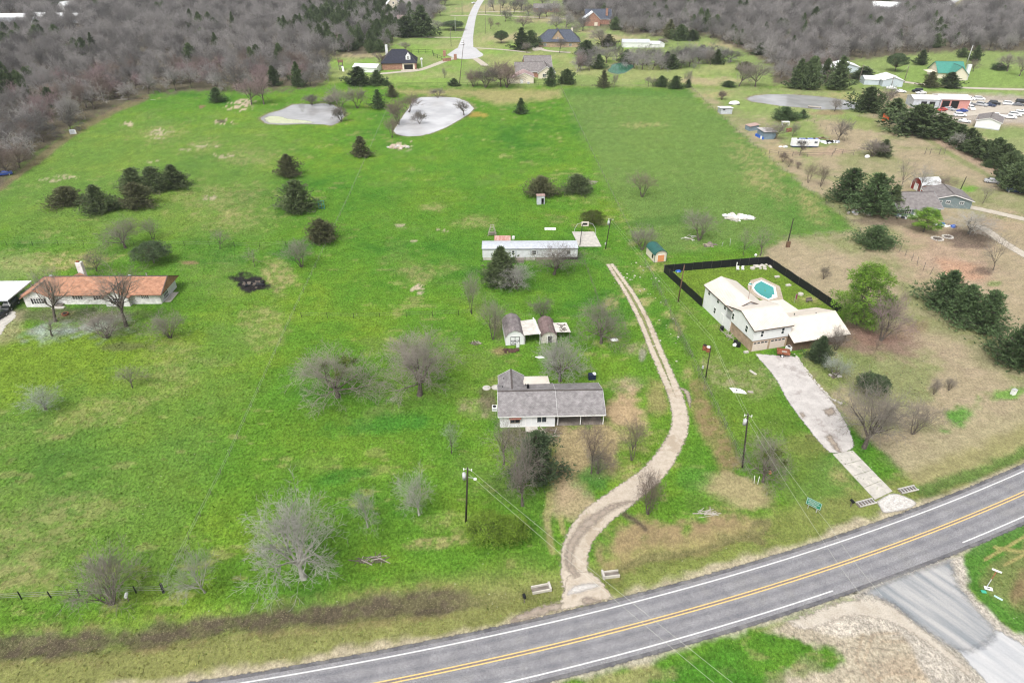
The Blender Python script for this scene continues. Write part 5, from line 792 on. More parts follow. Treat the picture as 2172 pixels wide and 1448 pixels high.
# ------------------------------------------------------------------ building helpers (local frames: x right, y back, z up)
def put_mesh(name, mb, mat, parent, label=None, kind=None, smooth=False):
    o = mb.build(name, mat, parent, smooth, label, kind)
    if mat.name in UVM: auto_uv(o.data)
    return o
def face(x, y, z, ang):               # frame on a wall: a along its right, b up, c outward
    n = (math.cos(ang), math.sin(ang)); r = (-n[1], n[0])
    return lambda a, b, c: (x + r[0] * a + n[0] * c, y + r[1] * a + n[1] * c, z + b)
def fbox(mb, F, a0, a1, b0, b1, c0, c1): return mb.hexa([F(a0, b0, c0), F(a1, b0, c0), F(a1, b0, c1), F(a0, b0, c1), F(a0, b1, c0), F(a1, b1, c0), F(a1, b1, c1), F(a0, b1, c1)])
S_, N_, W_, E__ = -math.pi / 2, math.pi / 2, math.pi, 0.0
def window(th, x, y, z, ang, w, h, nx=1, ny=2, mat=None, shutters=False, muntin=.04, name='window', fr=.09):
    F = face(x, y, z, ang); m = MB()
    for a0, a1, b0, b1 in ((-w / 2 - fr, -w / 2, -h / 2 - fr, h / 2 + fr), (w / 2, w / 2 + fr, -h / 2 - fr, h / 2 + fr), (-w / 2, w / 2, -h / 2 - fr, -h / 2), (-w / 2, w / 2, h / 2, h / 2 + fr)): fbox(m, F, a0, a1, b0, b1, -.02, .06)
    for i in range(1, nx): a = -w / 2 + w * i / nx; fbox(m, F, a - muntin, a + muntin, -h / 2, h / 2, .0, .045)
    for i in range(1, ny): b_ = -h / 2 + h * i / ny; fbox(m, F, -w / 2, w / 2, b_ - muntin * .7, b_ + muntin * .7, .0, .042)
    o = m.build(name, mat or m_trim, th); g_ = MB(); fbox(g_, F, -w / 2, w / 2, -h / 2, h / 2, -.03, .02); g_.build('pane', m_glass, o)
    if shutters:
        for s in (-1, 1): q = MB(); fbox(q, F, s * (w / 2 + fr + .24) - .2, s * (w / 2 + fr + .24) + .2, -h / 2 - .05, h / 2 + .05, .003, .055); q.build('shutter', m_black, th)
    return o
def door(th, x, y, z0, ang, w, h, mat, panels=True, name='door'):
    F = face(x, y, z0, ang); m = MB(); fbox(m, F, -w / 2, w / 2, .02, h, -.02, .05); o = m.build(name, mat, th); q = MB()
    for a0, a1, b0, b1 in ((-w / 2 - .1, -w / 2, 0, h + .1), (w / 2, w / 2 + .1, 0, h + .1), (-w / 2, w / 2, h, h + .1)): fbox(q, F, a0, a1, b0, b1, -.02, .075)
    q.build('frame', m_trim, o); k = MB(); fbox(k, F, w * .36, w * .42, h * .46, h * .5, .05, .1); k.build('handle', m_steel, o); return o
def gable(th, x0, x1, y0, y1, he, hr, axis='x', wall=None, roof=None, over=.4, gover=.35, open_=False, trim=m_trim, z0=0.0, fascia=True, thick=.14):
    cx, cy = (x0 + x1) / 2, (y0 + y1) / 2
    T = (lambda a, e, z: (cx + a, cy + e, z)) if axis == 'x' else (lambda a, e, z: (cx - e, cy + a, z))
    Ln, Wd = ((x1 - x0), (y1 - y0)) if axis == 'x' else ((y1 - y0), (x1 - x0)); hl, hw = Ln / 2, Wd / 2; sl = (hr - he) / hw
    if not open_:
        m = MB(); prof = [(-hw, z0), (hw, z0), (hw, he), (0, hr), (-hw, he)]; n = len(m.v); m.v += [T(-hl, e, z) for e, z in prof] + [T(hl, e, z) for e, z in prof]
        m.f += [(n + 4, n + 3, n + 2, n + 1, n), (n + 5, n + 6, n + 7, n + 8, n + 9)] + [(n + i, n + (i + 1) % 5, n + 5 + (i + 1) % 5, n + 5 + i) for i in (0, 1, 4)]
        put_mesh('wall', m, wall, th)
    R_ = MB(); d = .02; A, Wv, ze = hl + gover, hw + over, he - sl * over
    R_.slab([T(-A, -Wv, ze + thick), T(A, -Wv, ze + thick), T(A, 0, hr + thick), T(-A, 0, hr + thick)], thick - d)
    R_.slab([T(A, Wv, ze + thick), T(-A, Wv, ze + thick), T(-A, 0, hr + thick), T(A, 0, hr + thick)], thick - d)
    ro = put_mesh('roof', R_, roof, th)
    cp = MB(); cp.bar(T(-A - .01, 0, hr + thick + .01), T(A + .01, 0, hr + thick + .01), .3, .05); cp.build('ridge_cap', roof if 'metal' in roof.name else m_ridge, ro)
    if fascia:
        f = MB()
        for s in (-1, 1): f.bar(T(-A - .02, s * (Wv + .015), ze + .02), T(A + .02, s * (Wv + .015), ze + .02), .03, .2)
        for s in (-1, 1):
            for e in (-1, 1): f.bar(T(s * (A + .015), e * Wv, ze + .04), T(s * (A + .015), 0, hr + .06), .03, .2)
        f.build('fascia', trim, ro)
    return ro
m_ridge = M('ridge_shingle', (.11, .095, .09), .9, .3, 6)
def hip(th, x0, x1, y0, y1, he, hr, roof, wall=None, over=.4, ends='both', z0=0.0, run=None):
    hw = (y1 - y0) / 2 + over; X0, X1 = x0 - over, x1 + over; r_ = run if run is not None else hw; cy = (y0 + y1) / 2; zt = he
    a = X0 + (r_ if ends in ('both', 'left') else 0); c = X1 - (r_ if ends in ('both', 'right') else 0)
    if wall: put_mesh('wall', MB().box((x0 + x1) / 2, cy, z0, x1 - x0, y1 - y0, he - z0 - .01), wall, th)
    m = MB(); v = [(X0, cy - hw, zt), (X1, cy - hw, zt), (X1, cy + hw, zt), (X0, cy + hw, zt), (a, cy, hr), (c, cy, hr)]
    b_ = [(x, y, zt - .14) for x, y, z in v[:4]]; m.v = v + b_; m.f = [(0, 1, 5, 4), (1, 2, 5), (2, 3, 4, 5), (3, 0, 4), (9, 8, 7, 6), (0, 6, 7, 1), (1, 7, 8, 2), (2, 8, 9, 3), (3, 9, 6, 0)]
    ro = put_mesh('roof', m, roof, th); q = MB(); q.bar((a, cy, hr + .02), (c, cy, hr + .02), .3, .06)
    for s, e in ((0, 4), (3, 4), (1, 5), (2, 5)): q.bar((v[s][0], v[s][1], v[s][2] + .02), (v[e][0], v[e][1], v[e][2] + .02), .24, .05)
    q.build('ridge_cap', m_ridge, ro); return ro
def ribs(ro, pairs, n, mat, w=.035):
    m = MB()
    for (a, b_, c, d) in pairs:
        a, b_, c, d = map(Vector, (a, b_, c, d))
        for i in range(n + 1): t = i / n; m.bar(a.lerp(b_, t), d.lerp(c, t), w * 1.7, .06)
    m.build('roof_rib', mat, ro, kind='stuff')
def leanto(th, quad, t, mat, name='roof'): return put_mesh(name, MB().slab(quad, t), mat, th)
def posts(th, pts, h, w, mat, name='post'):
    for x, y in pts: MB().box(x, y, 0, w, w, h).build(name, mat, th)
def vent(th, x, y, z, h, r=.08, mat=None, name='vent_pipe'): MB().cyl(x, y, z, z + h, r, 8).build(name, mat or m_dark, th)

# ------------------------------------------------------------------ grey roofed house with a carport (middle)
h = thing('ranch_house', 'white house with grey shingle roof and open carport beside the gravel drive', 'house', (-2.0, 88.2, 0), .035)
gable(h, 0, 9.1, 0, 8.2, 2.62, 4.25, 'x', m_white, m_sh_grey, .45, .3); gable(h, 9.42, 17.3, .15, 8.3, 2.45, 4.08, 'x', None, m_sh_grey, .45, .12, True)
gable(h, .25, 4.15, 5.2, 11.0, 2.6, 3.75, 'y', m_white, m_sh_grey, .35, .3)
MB().box(13.3, 8.0, 0, 7.7, .16, 2.4).build('carport_back_wall', m_tanwall := M('weathered_tan_wall', (.33, .28, .22), .85, .2, 1.5), h); MB().box(13.2, 4.1, -.1, 7.8, 8.0, .16).build('carport_floor', m_carfloor := M('stained_concrete', (.21, .185, .16), .9, .3, .8), h)
put_mesh('store_wall', MB().box(15.6, 7.0, 0, 2.6, 1.9, 2.35), m_tanwall, h)
posts(h, [(13.35, .25), (17.15, .25), (17.15, 4.0), (9.6, .25)], 2.45, .13, m_trim); MB().box(13.35, .25, 2.33, 7.9, .14, .22).build('carport_beam', m_trim, h)
ro = leanto(h, [(4.35, 8.2, 2.75), (8.85, 8.3, 2.75), (8.7, 11.0, 2.45), (4.3, 11.0, 2.45)], .05, m_tanmetal, 'awning'); ribs(ro, [((4.35, 8.2, 2.77), (8.85, 8.3, 2.77), (8.7, 11.0, 2.47), (4.3, 11.0, 2.47))], 16, m_tanmetal, .03); posts(h, [(4.5, 10.8), (8.5, 10.8)], 2.42, .1, m_trim, 'awning_post')
window(h, 6.9, 0, 1.5, S_, 1.5, 1.15, 2, 1); window(h, 2.5, 0, 1.5, S_, 1.5, 1.15, 2, 1, m_tanwall); put_mesh('window_awning', MB().slab([(1.5, -.55, 2.0), (3.5, -.55, 2.0), (3.5, -.02, 2.35), (1.5, -.02, 2.35)], .04), M('faded_red_awning', (.30, .13, .10), .8, .2, 4), h)
door(h, 4.75, 0, .15, S_, .9, 2.0, m_white); MB().box(5.2, -.75, -.1, 2.0, 1.3, .24).build('front_step', m_conc2, h)
MB().box(4.55, -.02, .0, 9.1, .05, .22).build('skirt_board', m_trim, h)
MB().cyl(4.9, 5.6, 3.9, 4.55, .22, 10).build('roof_fan', m_black, h); vent(h, 4.6, 7.1, 3.2, .5, .05); vent(h, .9, 9.4, 3.0, .45, .06); vent(h, .6, 6.6, 3.3, .35, .06)
ac = thing('air_conditioner', 'white box air conditioner at the left end of the grey house', 'air conditioner', P(1049, 869)); MB().box(0, 0, 0, .85, .85, .75).build('casing', m_white, ac); MB().cyl(0, 0, .75, .78, .33, 14).build('fan_grille', m_dark, ac); MB().box(0, -.43, .12, .7, .02, .5).build('coil', m_steel, ac)
for (px, py), lb in (((1032, 823), 'round pale well cover left of the grey house'), ((1051, 822), 'round pale well cover touching the grey house wall')): tag(MB().cyl(*P(px, py), -.1, .12, .72, 18).build('well_cover', m_conc2), lb, 'cover')

# ------------------------------------------------------------------ mobile home
h = thing('mobile_home', 'long pale mobile home with grey metal roof and missing skirting', 'mobile home', (-7.2, 152.3, 0), .012)
MB().box(11.6, 2.35, .75, 23.2, 4.5, 2.35).build('wall', m_mobile := M('pale_metal_siding', (.66, .67, .70), .55, .08, 1.2), h)
m = MB(); m.v = [(-.15, -.1, 3.08), (23.35, -.1, 3.08), (23.35, 2.35, 3.32), (-.15, 2.35, 3.32), (23.35, 4.8, 3.08), (-.15, 4.8, 3.08)]; m.f = [(0, 1, 2, 3), (3, 2, 4, 5), (0, 3, 5), (1, 4, 2), (0, 5, 4, 1)]; ro = put_mesh('roof', m, m_galv, h)
q = MB()
for i in range(24): q.bar((i + .1, -.1, 3.1), (i + .1, 2.35, 3.34), .04, .03)
q.build('roof_rib', m_galv, ro, kind='stuff'); MB().box(11.6, -.09, 3.0, 23.5, .05, .09).build('gutter', m_dark, h)
for x, w_ in ((7.5, .6), (12.6, .9)):
    window(h, x, .1, 2.0, S_, w_, 1.05, 1, 2)
    for s in (-1, 1): q = MB(); fbox(q, face(x + s * (w_ / 2 + .35), .1, 2.0, S_), -.2, .2, -.6, .6, .003, .05); q.build('shutter', m_galv, h)
door(h, 17.6, .1, .85, S_, .85, 1.95, m_white); window(h, 21, .1, 2.05, S_, .9, .9, 1, 2); window(h, 3.2, .1, 2.05, S_, .9, .9, 1, 2)
for i in range(9): MB().box(1.3 + i * 2.6, .16, .02, 2.4, .04, .72).build('skirting_and_dark_gap', (m_conc2 if i in (0, 3, 4) else m_tanwall if i in (5, 6) else m_dark), h)  # dark panels paint the shade under the floor where skirting is missing
MB().box(9.0, -.7, 0, 2.2, 1.5, .6).build('porch_step', m_post, h)
t_ = thing('tin_lean_to', 'rust streaked tin roof on posts behind the mobile home', 'shelter', P(1066, 516)); leanto(t_, [(-2.1, -.9, 1.15), (2.1, -.9, 1.15), (2.1, 1.1, 1.7), (-2.1, 1.1, 1.7)], .05, M('red_streaked_tin', (.46, .36, .33), .6, .2, 1.2, col2=(.33, .10, .07), streak=(4, .5, 1))); posts(t_, [(-1.9, -.7), (1.9, -.7), (-1.9, .9), (1.9, .9)], 1.2, .1, m_post); tag(MB().cyl(*P(1089, 507), 0, .75, .4, 10).build('water_tub', m_trim), 'white tub at the right end of the rusty tin roof', 'tub')
t_ = thing('swing_frame', 'weathered wooden A-frame behind the left end of the mobile home', 'frame', P(1044, 499)); q = MB()
for y in (-.6, .9):
    for s in (-1, 1): MB().bar((s * 1.15, y, 0), (s * .35, y, 2.5), .13).build('leg', m_pale_wood if 'm_pale_wood' in globals() else (m_pale_wood := M('grey_boards', (.42, .38, .33), .9, .2, 3)), t_)
MB().bar((-.5, -.6, 2.5), (.5, -.6, 2.5), .14).build('top_beam', m_pale_wood, t_); MB().bar((-.5, .9, 2.5), (.5, .9, 2.5), .14).build('top_beam', m_pale_wood, t_); MB().slab([(-.95, -.5, .7), (.95, -.5, .7), (.95, .85, .7), (-.95, .85, .7)], .06).build('deck', m_post, t_)
for k in range(3): MB().bar((-.9 + k * .25, -.62, .5 + k * .6), (.9 - k * .25, -.62, .5 + k * .6), .09).build('rung', m_pale_wood, t_)

# ------------------------------------------------------------------ white two-storey house (right)
h = thing('two_storey_house', 'white two storey house with tan metal roofs, brick base and double garage', 'house', (46.02, 110.8, 0), .26)
UP = 2.55
put_mesh('lower_wall', MB().box(4.2, 5.0, 0, 7.7, 9.4, UP), m_brick_tan, h)
gable(h, .1, 8.2, .1, 10.0, 5.0, 6.5, 'x', m_white, m_tanmetal, .3, .25, trim=(m_brownt := M('dark_brown_trim', (.10, .07, .055), .7, .2)), z0=UP)
ro = h.children[-1]; ribs(ro, [((-.15, -.2, 5.12), (8.45, -.2, 5.12), (8.45, 5.05, 6.66), (-.15, 5.05, 6.66))], 26, m_tanmetal)
gable(h, .1, 7.2, 8.2, 19.1, 5.0, 6.45, 'y', m_white, m_tanmetal, .3, .3, trim=m_brownt)
ro = h.children[-1]; ribs(ro, [((-.2, 8, 5.12), (-.2, 19.4, 5.12), (3.65, 19.4, 6.6), (3.65, 8, 6.6))], 30, m_tanmetal)
gable(h, 8.25, 20.1, -1.5, 8.5, 2.3, 4.25, 'x', M('brown_wood_wall', (.17, .115, .08), .85, .2, 2), m_tanmetal, .55, .45, trim=m_brownt)
ro = h.children[-1]; ribs(ro, [((7.85, -2.0, 2.26), (20.5, -2.0, 2.26), (20.5, 3.5, 4.41), (7.85, 3.5, 4.41)), ((7.85, 9.0, 2.26), (20.5, 9.0, 2.26), (20.5, 3.5, 4.41), (7.85, 3.5, 4.41))], 40, m_tanmetal)
leanto(h, [(7.3, 7.6, 2.9), (15.6, 7.6, 2.9), (15.4, 13.2, 2.65), (7.3, 13.6, 2.65)], .1, m_tanmetal, 'porch_roof'); posts(h, [(15.0, 12.8), (11.4, 13.0), (8, 13.2)], 2.6, .14, m_trim, 'porch_post')
for x, w_ in ((2.15, 3.3), (5.95, 3.3)):
    F = face(x, .3, 0, S_); q = MB()
    for k in range(4): fbox(q, F, -w_ / 2, w_ / 2, .05 + k * .52, .55 + k * .52, -.02, .05)
    g_ = q.build('garage_door', M('cream_garage_door', (.66, .56, .50), .6, .05) if x < 3 else bpy.data.materials['cream_garage_door'], h); q = MB(); [fbox(q, F, -w_ / 2 + .1 + k * .8, -w_ / 2 + .7 + k * .8, 1.72, 2.02, .05, .065) for k in range(4)]; q.build('window_light', m_glass, g_)
for x in (1.9, 6.4): window(h, x, .1, 3.95, S_, .55, 1.25, 1, 2, muntin=.05)
for y in (2.6, 7.6): window(h, .1, y, 3.9, W_, .75, 1.3, 1, 2)
for y, z in ((10.8, 4.3), (13.6, 4.3), (17.3, 4.3), (14.2, 1.6)): window(h, .1, y, z, W_, .75, 1.2, 1, 2)
door(h, .1, 11.2, .4, W_, .9, 2.0, m_white); vent(h, 12.4, 5.2, 3.7, .4, .09); vent(h, 16.2, 3.7, 4.3, .28, .09)
MB().cyl(3.7, 8.9, 6.5, 10.3, .035, 6).build('antenna_mast', m_rust, h); MB().box(3.7, 8.9, 6.45, .7, .7, .18, .4).build('mast_base', m_tanmetal, h)
put_mesh('chimney_vent', MB().box(8.9, -.25, .0, .8, .7, 1.0), m_white, h)
st_ = thing('back_stairs', 'dark wooden steps at the side door of the two storey white house', 'steps', h.matrix_world @ Vector((0, 0, 0)) if False else (45.0, 122.3, 0), .26)
for y in (-1.0, 1.0): MB().bar((-1.1, y, 0), (-1.1, y, 2.2), .11).build('post', m_polewood2, st_); MB().bar((-.1, y, 0), (-.1, y, 2.2), .11).build('post', m_polewood2, st_); MB().bar((-1.1, y, 2.15), (-.1, y, 2.15), .1).build('rail', m_polewood2, st_)
MB().bar((-1.1, -1, 2.15), (-1.1, 1, 2.15), .1).build('rail', m_polewood2, st_); MB().box(-.6, 0, .35, 1.1, 2.1, .1).build('landing', m_polewood2, st_)
def locC(x, y): c, s = math.cos(.26), math.sin(.26); return (46.02 + c * x - s * y, 110.8 + s * x + c * y)
jq = random.Random(9)
for nm, lb, x, y, f in (('black_drum', 'black plastic drum by the brick wall of the white house', -1.0, 2.6, 0), ('black_drum', 'second black drum by the brick wall nearer the garage', -1.1, 3.5, 0), ('cushion', 'pale round object beside the black drums', -1.6, 2.9, 1), ('concrete_block', 'white block at the garage corner of the white house', -.7, .2, 2), ('bin', 'dark bin at the side steps of the white house', -1.0, 9.0, 0)):
    X, Y = locC(x, y); tag((MB().cyl(X, Y, 0, .9, .42, 12) if f == 0 else MB().blob(X, Y, .3, .35, .35, .35) if f == 1 else MB().box(X, Y, 0, .9, .5, .35, .3)).build(nm, (m_black, m_trim, m_conc2)[f]), lb, nm.replace('_', ' '))
brush = MB(); 
for k in range(22): X, Y = locC(-1.0 + jq.uniform(-.4, .4), 6.4 + jq.uniform(-1.6, 1.6)); a = jq.uniform(0, 6.3); brush.bar((X, Y, jq.uniform(.05, .5)), (X + math.cos(a) * 1.2, Y + math.sin(a) * 1.2, jq.uniform(.2, 1.1)), .06)
tag(brush.build('stick_pile', m_pale_wood), 'pile of sticks and lumber along the brick side of the white house', 'stick pile')
ac = thing('air_conditioner', 'air conditioner between the garage and the low wing of the white house', 'air conditioner', locC(7.8, -1.0), .26); MB().box(0, 0, 0, .9, .9, .8).build('casing', m_white, ac); MB().cyl(0, 0, .8, .83, .34, 14).build('fan_grille', m_dark, ac)
# pool
pl = thing('swimming_pool', 'turquoise swimming pool with white coping and tan brick deck behind the white house', 'pool', (0, 0, 0)); cx_, cy_ = 57.3, 137.4
wt = [(54.8, 137.6), (55.9, 139.6), (57.6, 141.0), (59.4, 138.0), (58.3, 133.6), (56.4, 132.4), (55.3, 134.2), (54.8, 136.0)]; dk = [(53.6, 138.3), (55.2, 141.4), (58.2, 142.9), (61.0, 138.4), (59.7, 132.2), (56.2, 130.6), (53.9, 133.6), (53.3, 136.2)]
cop = [(w_[0] + (d_[0] - w_[0]) * .3, w_[1] + (d_[1] - w_[1]) * .3) for w_, d_ in zip(wt, dk)]
def ring(inner, outer, z, mat, name):
    m = MB(); n = len(inner); m.v = [(*p, z) for p in inner] + [(*p, z) for p in outer] + [(*p, -.1) for p in outer] + [(*p, -.1) for p in inner]
    for i in range(n): j = (i + 1) % n; m.f += [(i, n + i, n + j, j), (n + i, 2 * n + i, 2 * n + j, n + j), (i, j, 3 * n + j, 3 * n + i)]
    return put_mesh(name, m, mat, pl)
ring(cop, dk, .12, M('pool_deck_brick', (.44, .37, .29), .9, .15, 2), 'deck'); ring(wt, cop, .16, m_trim, 'coping'); MB().prism(wt, -.05, .06).build('water', water_mat('pool_water', (.06, .30, .285), .06, 1.33), pl)
MB().prism([(54.7, 138.6), (55.3, 139.6), (54.6, 140.1), (54.0, 139.2)], .1, .2).build('spa_rim', m_trim, pl); MB().cyl(54.65, 139.35, .15, .22, .42, 14).build('spa', bpy.data.materials['pool_water'], pl); MB().bar((57.6, 132.9, .16), (57.9, 133.6, .5), .5, .06).build('diving_board', m_trim, pl)

# ------------------------------------------------------------------ brown roofed brick house (left)
h = thing('brick_ranch_house', 'long low white brick house with rust brown shingle roof at the left edge', 'house', (-105.0, 128.9, 0), .012)
put_mesh('wall', MB().box(14.8, 5.1, 0, 28.0, 8.0, 2.5), m_brick_white, h)
hip(h, -.2, 29.0, 1.1, 9.3, 2.5, 4.75, m_sh_brown, None, .5, 'left', run=3.4)
ro = h.children[-1]; m = MB(); m.v = [(28.9, 1.0, 2.4), (28.9, 9.4, 2.4), (28.9, 5.2, 4.5)]; m.f = [(0, 1, 2)]; put_mesh('gable_end', m, M('grey_gable_boards', (.20, .20, .19), .9, .15, 2), h)
f = MB(); f.bar((29.5, .6, 2.46), (29.5, 5.2, 4.72), .04, .2); f.bar((29.5, 9.8, 2.46), (29.5, 5.2, 4.72), .04, .2); f.bar((6.8, .58, 2.42), (29.5, .58, 2.42), .03, .16); f.build('fascia', m_sh_brown if False else M('brown_fascia', (.30, .15, .10), .8, .15), ro)
gable(h, .2, 6.3, 0, 4.4, 2.5, 4.15, 'y', m_brick_white, m_sh_brown, .45, .5, trim=bpy.data.materials['brown_fascia']); gable(h, 17.4, 22.5, 0, 4.4, 2.5, 4.0, 'y', m_brick_white, m_sh_brown, .45, .5, trim=bpy.data.materials['brown_fascia'])
MB().box(7.0, .8, 0, 1.5, 1.7, .3).build('porch', m_carfloor, h); MB().box(7.2, -.4, 0, 2.6, .9, .16).build('porch_step', m_conc2, h); MB().box(7.0, 1.75, 0, 1.3, .1, 2.4).build('porch_wall', m_tanwall, h); door(h, 7.1, 1.7, .3, S_, .85, 2.0, m_carfloor)
window(h, 3.3, 0, 1.45, S_, 2.1, 1.2, 4, 2, shutters=True); window(h, 20.0, 0, 1.45, S_, 1.7, 1.2, 3, 2, shutters=True); window(h, 11.1, 1.1, 1.7, S_, 2.2, .8, 4, 2); window(h, 15.6, 1.1, 1.65, S_, 1.1, .9, 2, 2, shutters=True); window(h, 25.6, 1.1, 1.75, S_, 1.6, .65, 4, 2)
F = face(28.83, 3.6, 0, E__); q = MB(); fbox(q, F, -1.2, 1.2, .1, 2.25, -.02, .06); dd_ = q.build('french_door', m_trim, h); q = MB(); [fbox(q, F, -1.05 + i * .55, -.62 + i * .55, .35 + k * .62, .85 + k * .62, .06, .075) for i in range(4) for k in range(3)]; q.build('pane', m_glass, dd_)
q = MB(); fbox(q, face(28.83, 7.2, 0, E__), -1.7, 1.7, .05, 2.3, -.02, .07); q.build('garage_door', m_white, h); MB().box(29.6, 4.2, -.05, 1.4, 4.5, .12).build('side_step', m_concrete, h)
put_mesh('chimney', MB().box(8.3, 9.6, 0, 1.25, .95, 6.1), m_brick_white, h); ch_ = h.children[-1]; MB().box(8.15, 9.6, 6.1, .55, .6, .28).build('flue', m_rust, ch_); put_mesh('roof_cricket', MB().poly([(6.6, 8.6, 3.0), (8.3, 5.6, 4.55), (10.0, 8.6, 3.0), (8.3, 8.7, 3.9)]), m_sh_brown, h)
for x in (3.8, 21.0): MB().box(x, 5.7, 4.45, .5, .5, .3).build('roof_vent', m_galv, h)
vent(h, 24.4, 6.3, 4.2, .7, .12, m_steel)
c_ = thing('carport', 'white flat roofed metal carport at the left edge', 'carport', (-113.2, 131.5, 0), .03); MB().box(0, 0, 2.45, 12.4, 9.0, .22).build('roof', m_whitemetal, c_); MB().box(0, -4.53, 2.38, 12.5, .05, .34).build('fascia', m_galv, c_)
posts(c_, [(-5.9, -4.2), (0, -4.2), (5.9, -4.2), (-5.9, 4.2), (0, 4.2), (5.9, 4.2)], 2.45, .11, m_white)
pit = thing('fire_pit', 'rusty round fire pit in front of the brown roofed house', 'fire pit', P(139, 668)); MB().cyl(0, 0, 0, .45, .6, 14, .7).build('bowl', m_rust, pit); MB().cyl(0, 0, .4, .47, .5, 12).build('ash', m_dark, pit)

# ------------------------------------------------------------------ sheds
def shed(name, label, loc, rz, W, Ln, prof, wallm, roofm, cat='shed', over=.18, floor=0.0):
    t_ = thing(name, label, cat, loc, rz); e0 = prof[0]; wp = [(-W / 2, floor), (W / 2, floor)] + [(x, z) for x, z in reversed(prof)]
    m = MB(); n = len(wp); m.v = [(x, 0, z) for x, z in wp] + [(x, Ln, z) for x, z in wp]; m.f = [tuple(range(n)), tuple(range(2 * n - 1, n - 1, -1)), (1, 0, n, n + 1), (0, n - 1, 2 * n - 1, n), (2, 1, n + 1, n + 2)]; put_mesh('wall', m, wallm, t_)
    r_ = MB(); th_ = .07; pr = [(prof[0][0] - .12, prof[0][1] - .1)] + list(prof[1:-1]) + [(prof[-1][0] + .12, prof[-1][1] - .1)]
    for (xa, za), (xb, zb) in zip(pr[:-1], pr[1:]): r_.slab([(xa, -over, za + th_ + .01), (xa, Ln + over, za + th_ + .01), (xb, Ln + over, zb + th_ + .01), (xb, -over, zb + th_ + .01)][::-1], th_)
    put_mesh('roof', r_, roofm, t_); return t_
GAM = lambda W, he, hm, hp: [(-W / 2, he), (-W / 2 * .62, hm), (0, hp), (W / 2 * .62, hm), (W / 2, he)]
ARC = lambda W, he, hp: [(-W / 2 * math.cos(a), he + (hp - he) * math.sin(a)) for a in np.linspace(0, math.pi, 11)]
b_ = shed('barn_shed', 'white gambrel barn shed with black framed double doors', (.55, 113.6, 0), .11, 3.6, 6.6, GAM(3.6, 2.0, 2.95, 3.4), m_white, m_sh_barn)
dm = MB(); F = face(.05, 0, .12, S_)
for a0, a1, c0, c1 in ((-.9, -.82, 0, 1.85), (.82, .9, 0, 1.85), (-.04, .04, 0, 1.85), (-.82, .82, 1.77, 1.85), (-.82, .82, .9, .97), (-.82, .82, 0, .07)): fbox(dm, F, a0, a1, c0, c1, .02, .06)
for s in (-1, 1):
    for u_, v_ in ((.05, .8), (.8, .05)): dm.bar(F(s * u_, .08, .03), F(s * v_, .9, .03), .06, .04)
d_ = MB(); fbox(d_, F, -.9, .9, 0, 1.85, -.01, .018); d_ = d_.build('double_door', m_white, b_); dm.build('door_brace', m_black, d_); MB().box(.5, -.9, .0, .6, .12, 1.0, .1).build('ramp', m_white, b_); MB().box(0, 0, 2.05, 3.62, .08, .08).build('gable_trim', m_trim, b_)
l_ = thing('tin_canopy', 'pale ribbed tin canopy joining the two sheds', 'canopy', (2.6, 114.0, 0), .09); ro = leanto(l_, [(-.3, -.2, 2.15), (3.1, -.3, 2.45), (2.6, 5.3, 2.45), (-.6, 5.3, 2.15)], .05, m_cantin := M('weathered_tin', (.60, .57, .53), .6, .15, 1.5)); ribs(ro, [((-.3, -.2, 2.17), (-.6, 5.3, 2.17), (2.6, 5.3, 2.47), (3.1, -.3, 2.47))], 14, m_cantin, .05)
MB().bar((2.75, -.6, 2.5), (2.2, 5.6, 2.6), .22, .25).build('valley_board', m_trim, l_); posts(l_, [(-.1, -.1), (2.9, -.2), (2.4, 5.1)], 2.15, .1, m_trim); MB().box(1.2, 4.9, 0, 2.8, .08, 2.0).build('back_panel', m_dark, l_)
b_ = shed('garden_shed', 'small weathered shed with maroon roof beside the barn shed', (7.3, 114.4, 0), .09, 3.0, 6.0, GAM(3.0, 1.7, 2.35, 2.6), m_oldwhite := M('peeling_white_boards', (.60, .58, .54), .85, .2, 2.5, col2=(.30, .27, .23)), m_sh_maroon); door(b_, .2, 0, .05, S_, .9, 1.6, m_dark)
l_ = thing('flat_canopy', 'pale flat canopy littered with branches right of the small shed', 'canopy', (9.9, 117.2, 0), .1); leanto(l_, [(-1.4, -1.5, 1.85), (1.6, -1.7, 1.8), (1.3, 1.9, 1.9), (-1.6, 1.9, 1.95)], .1, m_cantin); posts(l_, [(-1.2, -1.3), (1.4, -1.5), (1.1, 1.7), (-1.4, 1.7)], 1.8, .1, m_post); q = MB()
for k in range(14): a = jq.uniform(0, 6.3); x, y = jq.uniform(-.9, .9), jq.uniform(-1.1, 1.1); q.bar((x, y, 1.99), (x + math.cos(a) * .8, y + math.sin(a) * .8, 2.04), .08)
tag(q.build('fallen_branches', m_bark), 'dead branches lying on the flat canopy', 'branches'); o_ = bpy.data.objects['fallen_branches']; o_.location = (9.9, 117.2, 0)
b_ = shed('green_roofed_shed', 'white arched shed with green roof and orange double doors', (36.1, 151.4, 0), .22, 3.1, 5.2, ARC(3.1, 2.0, 3.1), m_cream, M('green_metal_roof', (.03, .12, .105), .45, .15, 1.5, .4)); F = face(.1, 0, .15, S_)
m_or = M('orange_doors', (.72, .30, .13), .6, .1, 2)
for s in (-1, 1): q = MB(); fbox(q, F, min(0.015 * s, s * .85), max(.015 * s, s * .85), 0, 1.75, 0, .06); q.build('door', m_or, b_, label=None)
q = MB(); [fbox(q, F, a0, a1, c0, c1, .0, .08) for a0, a1, c0, c1 in ((-.95, -.86, 0, 1.85), (.86, .95, 0, 1.85), (-.86, .86, 1.76, 1.85))]; q.build('door_frame', m_trim, b_)
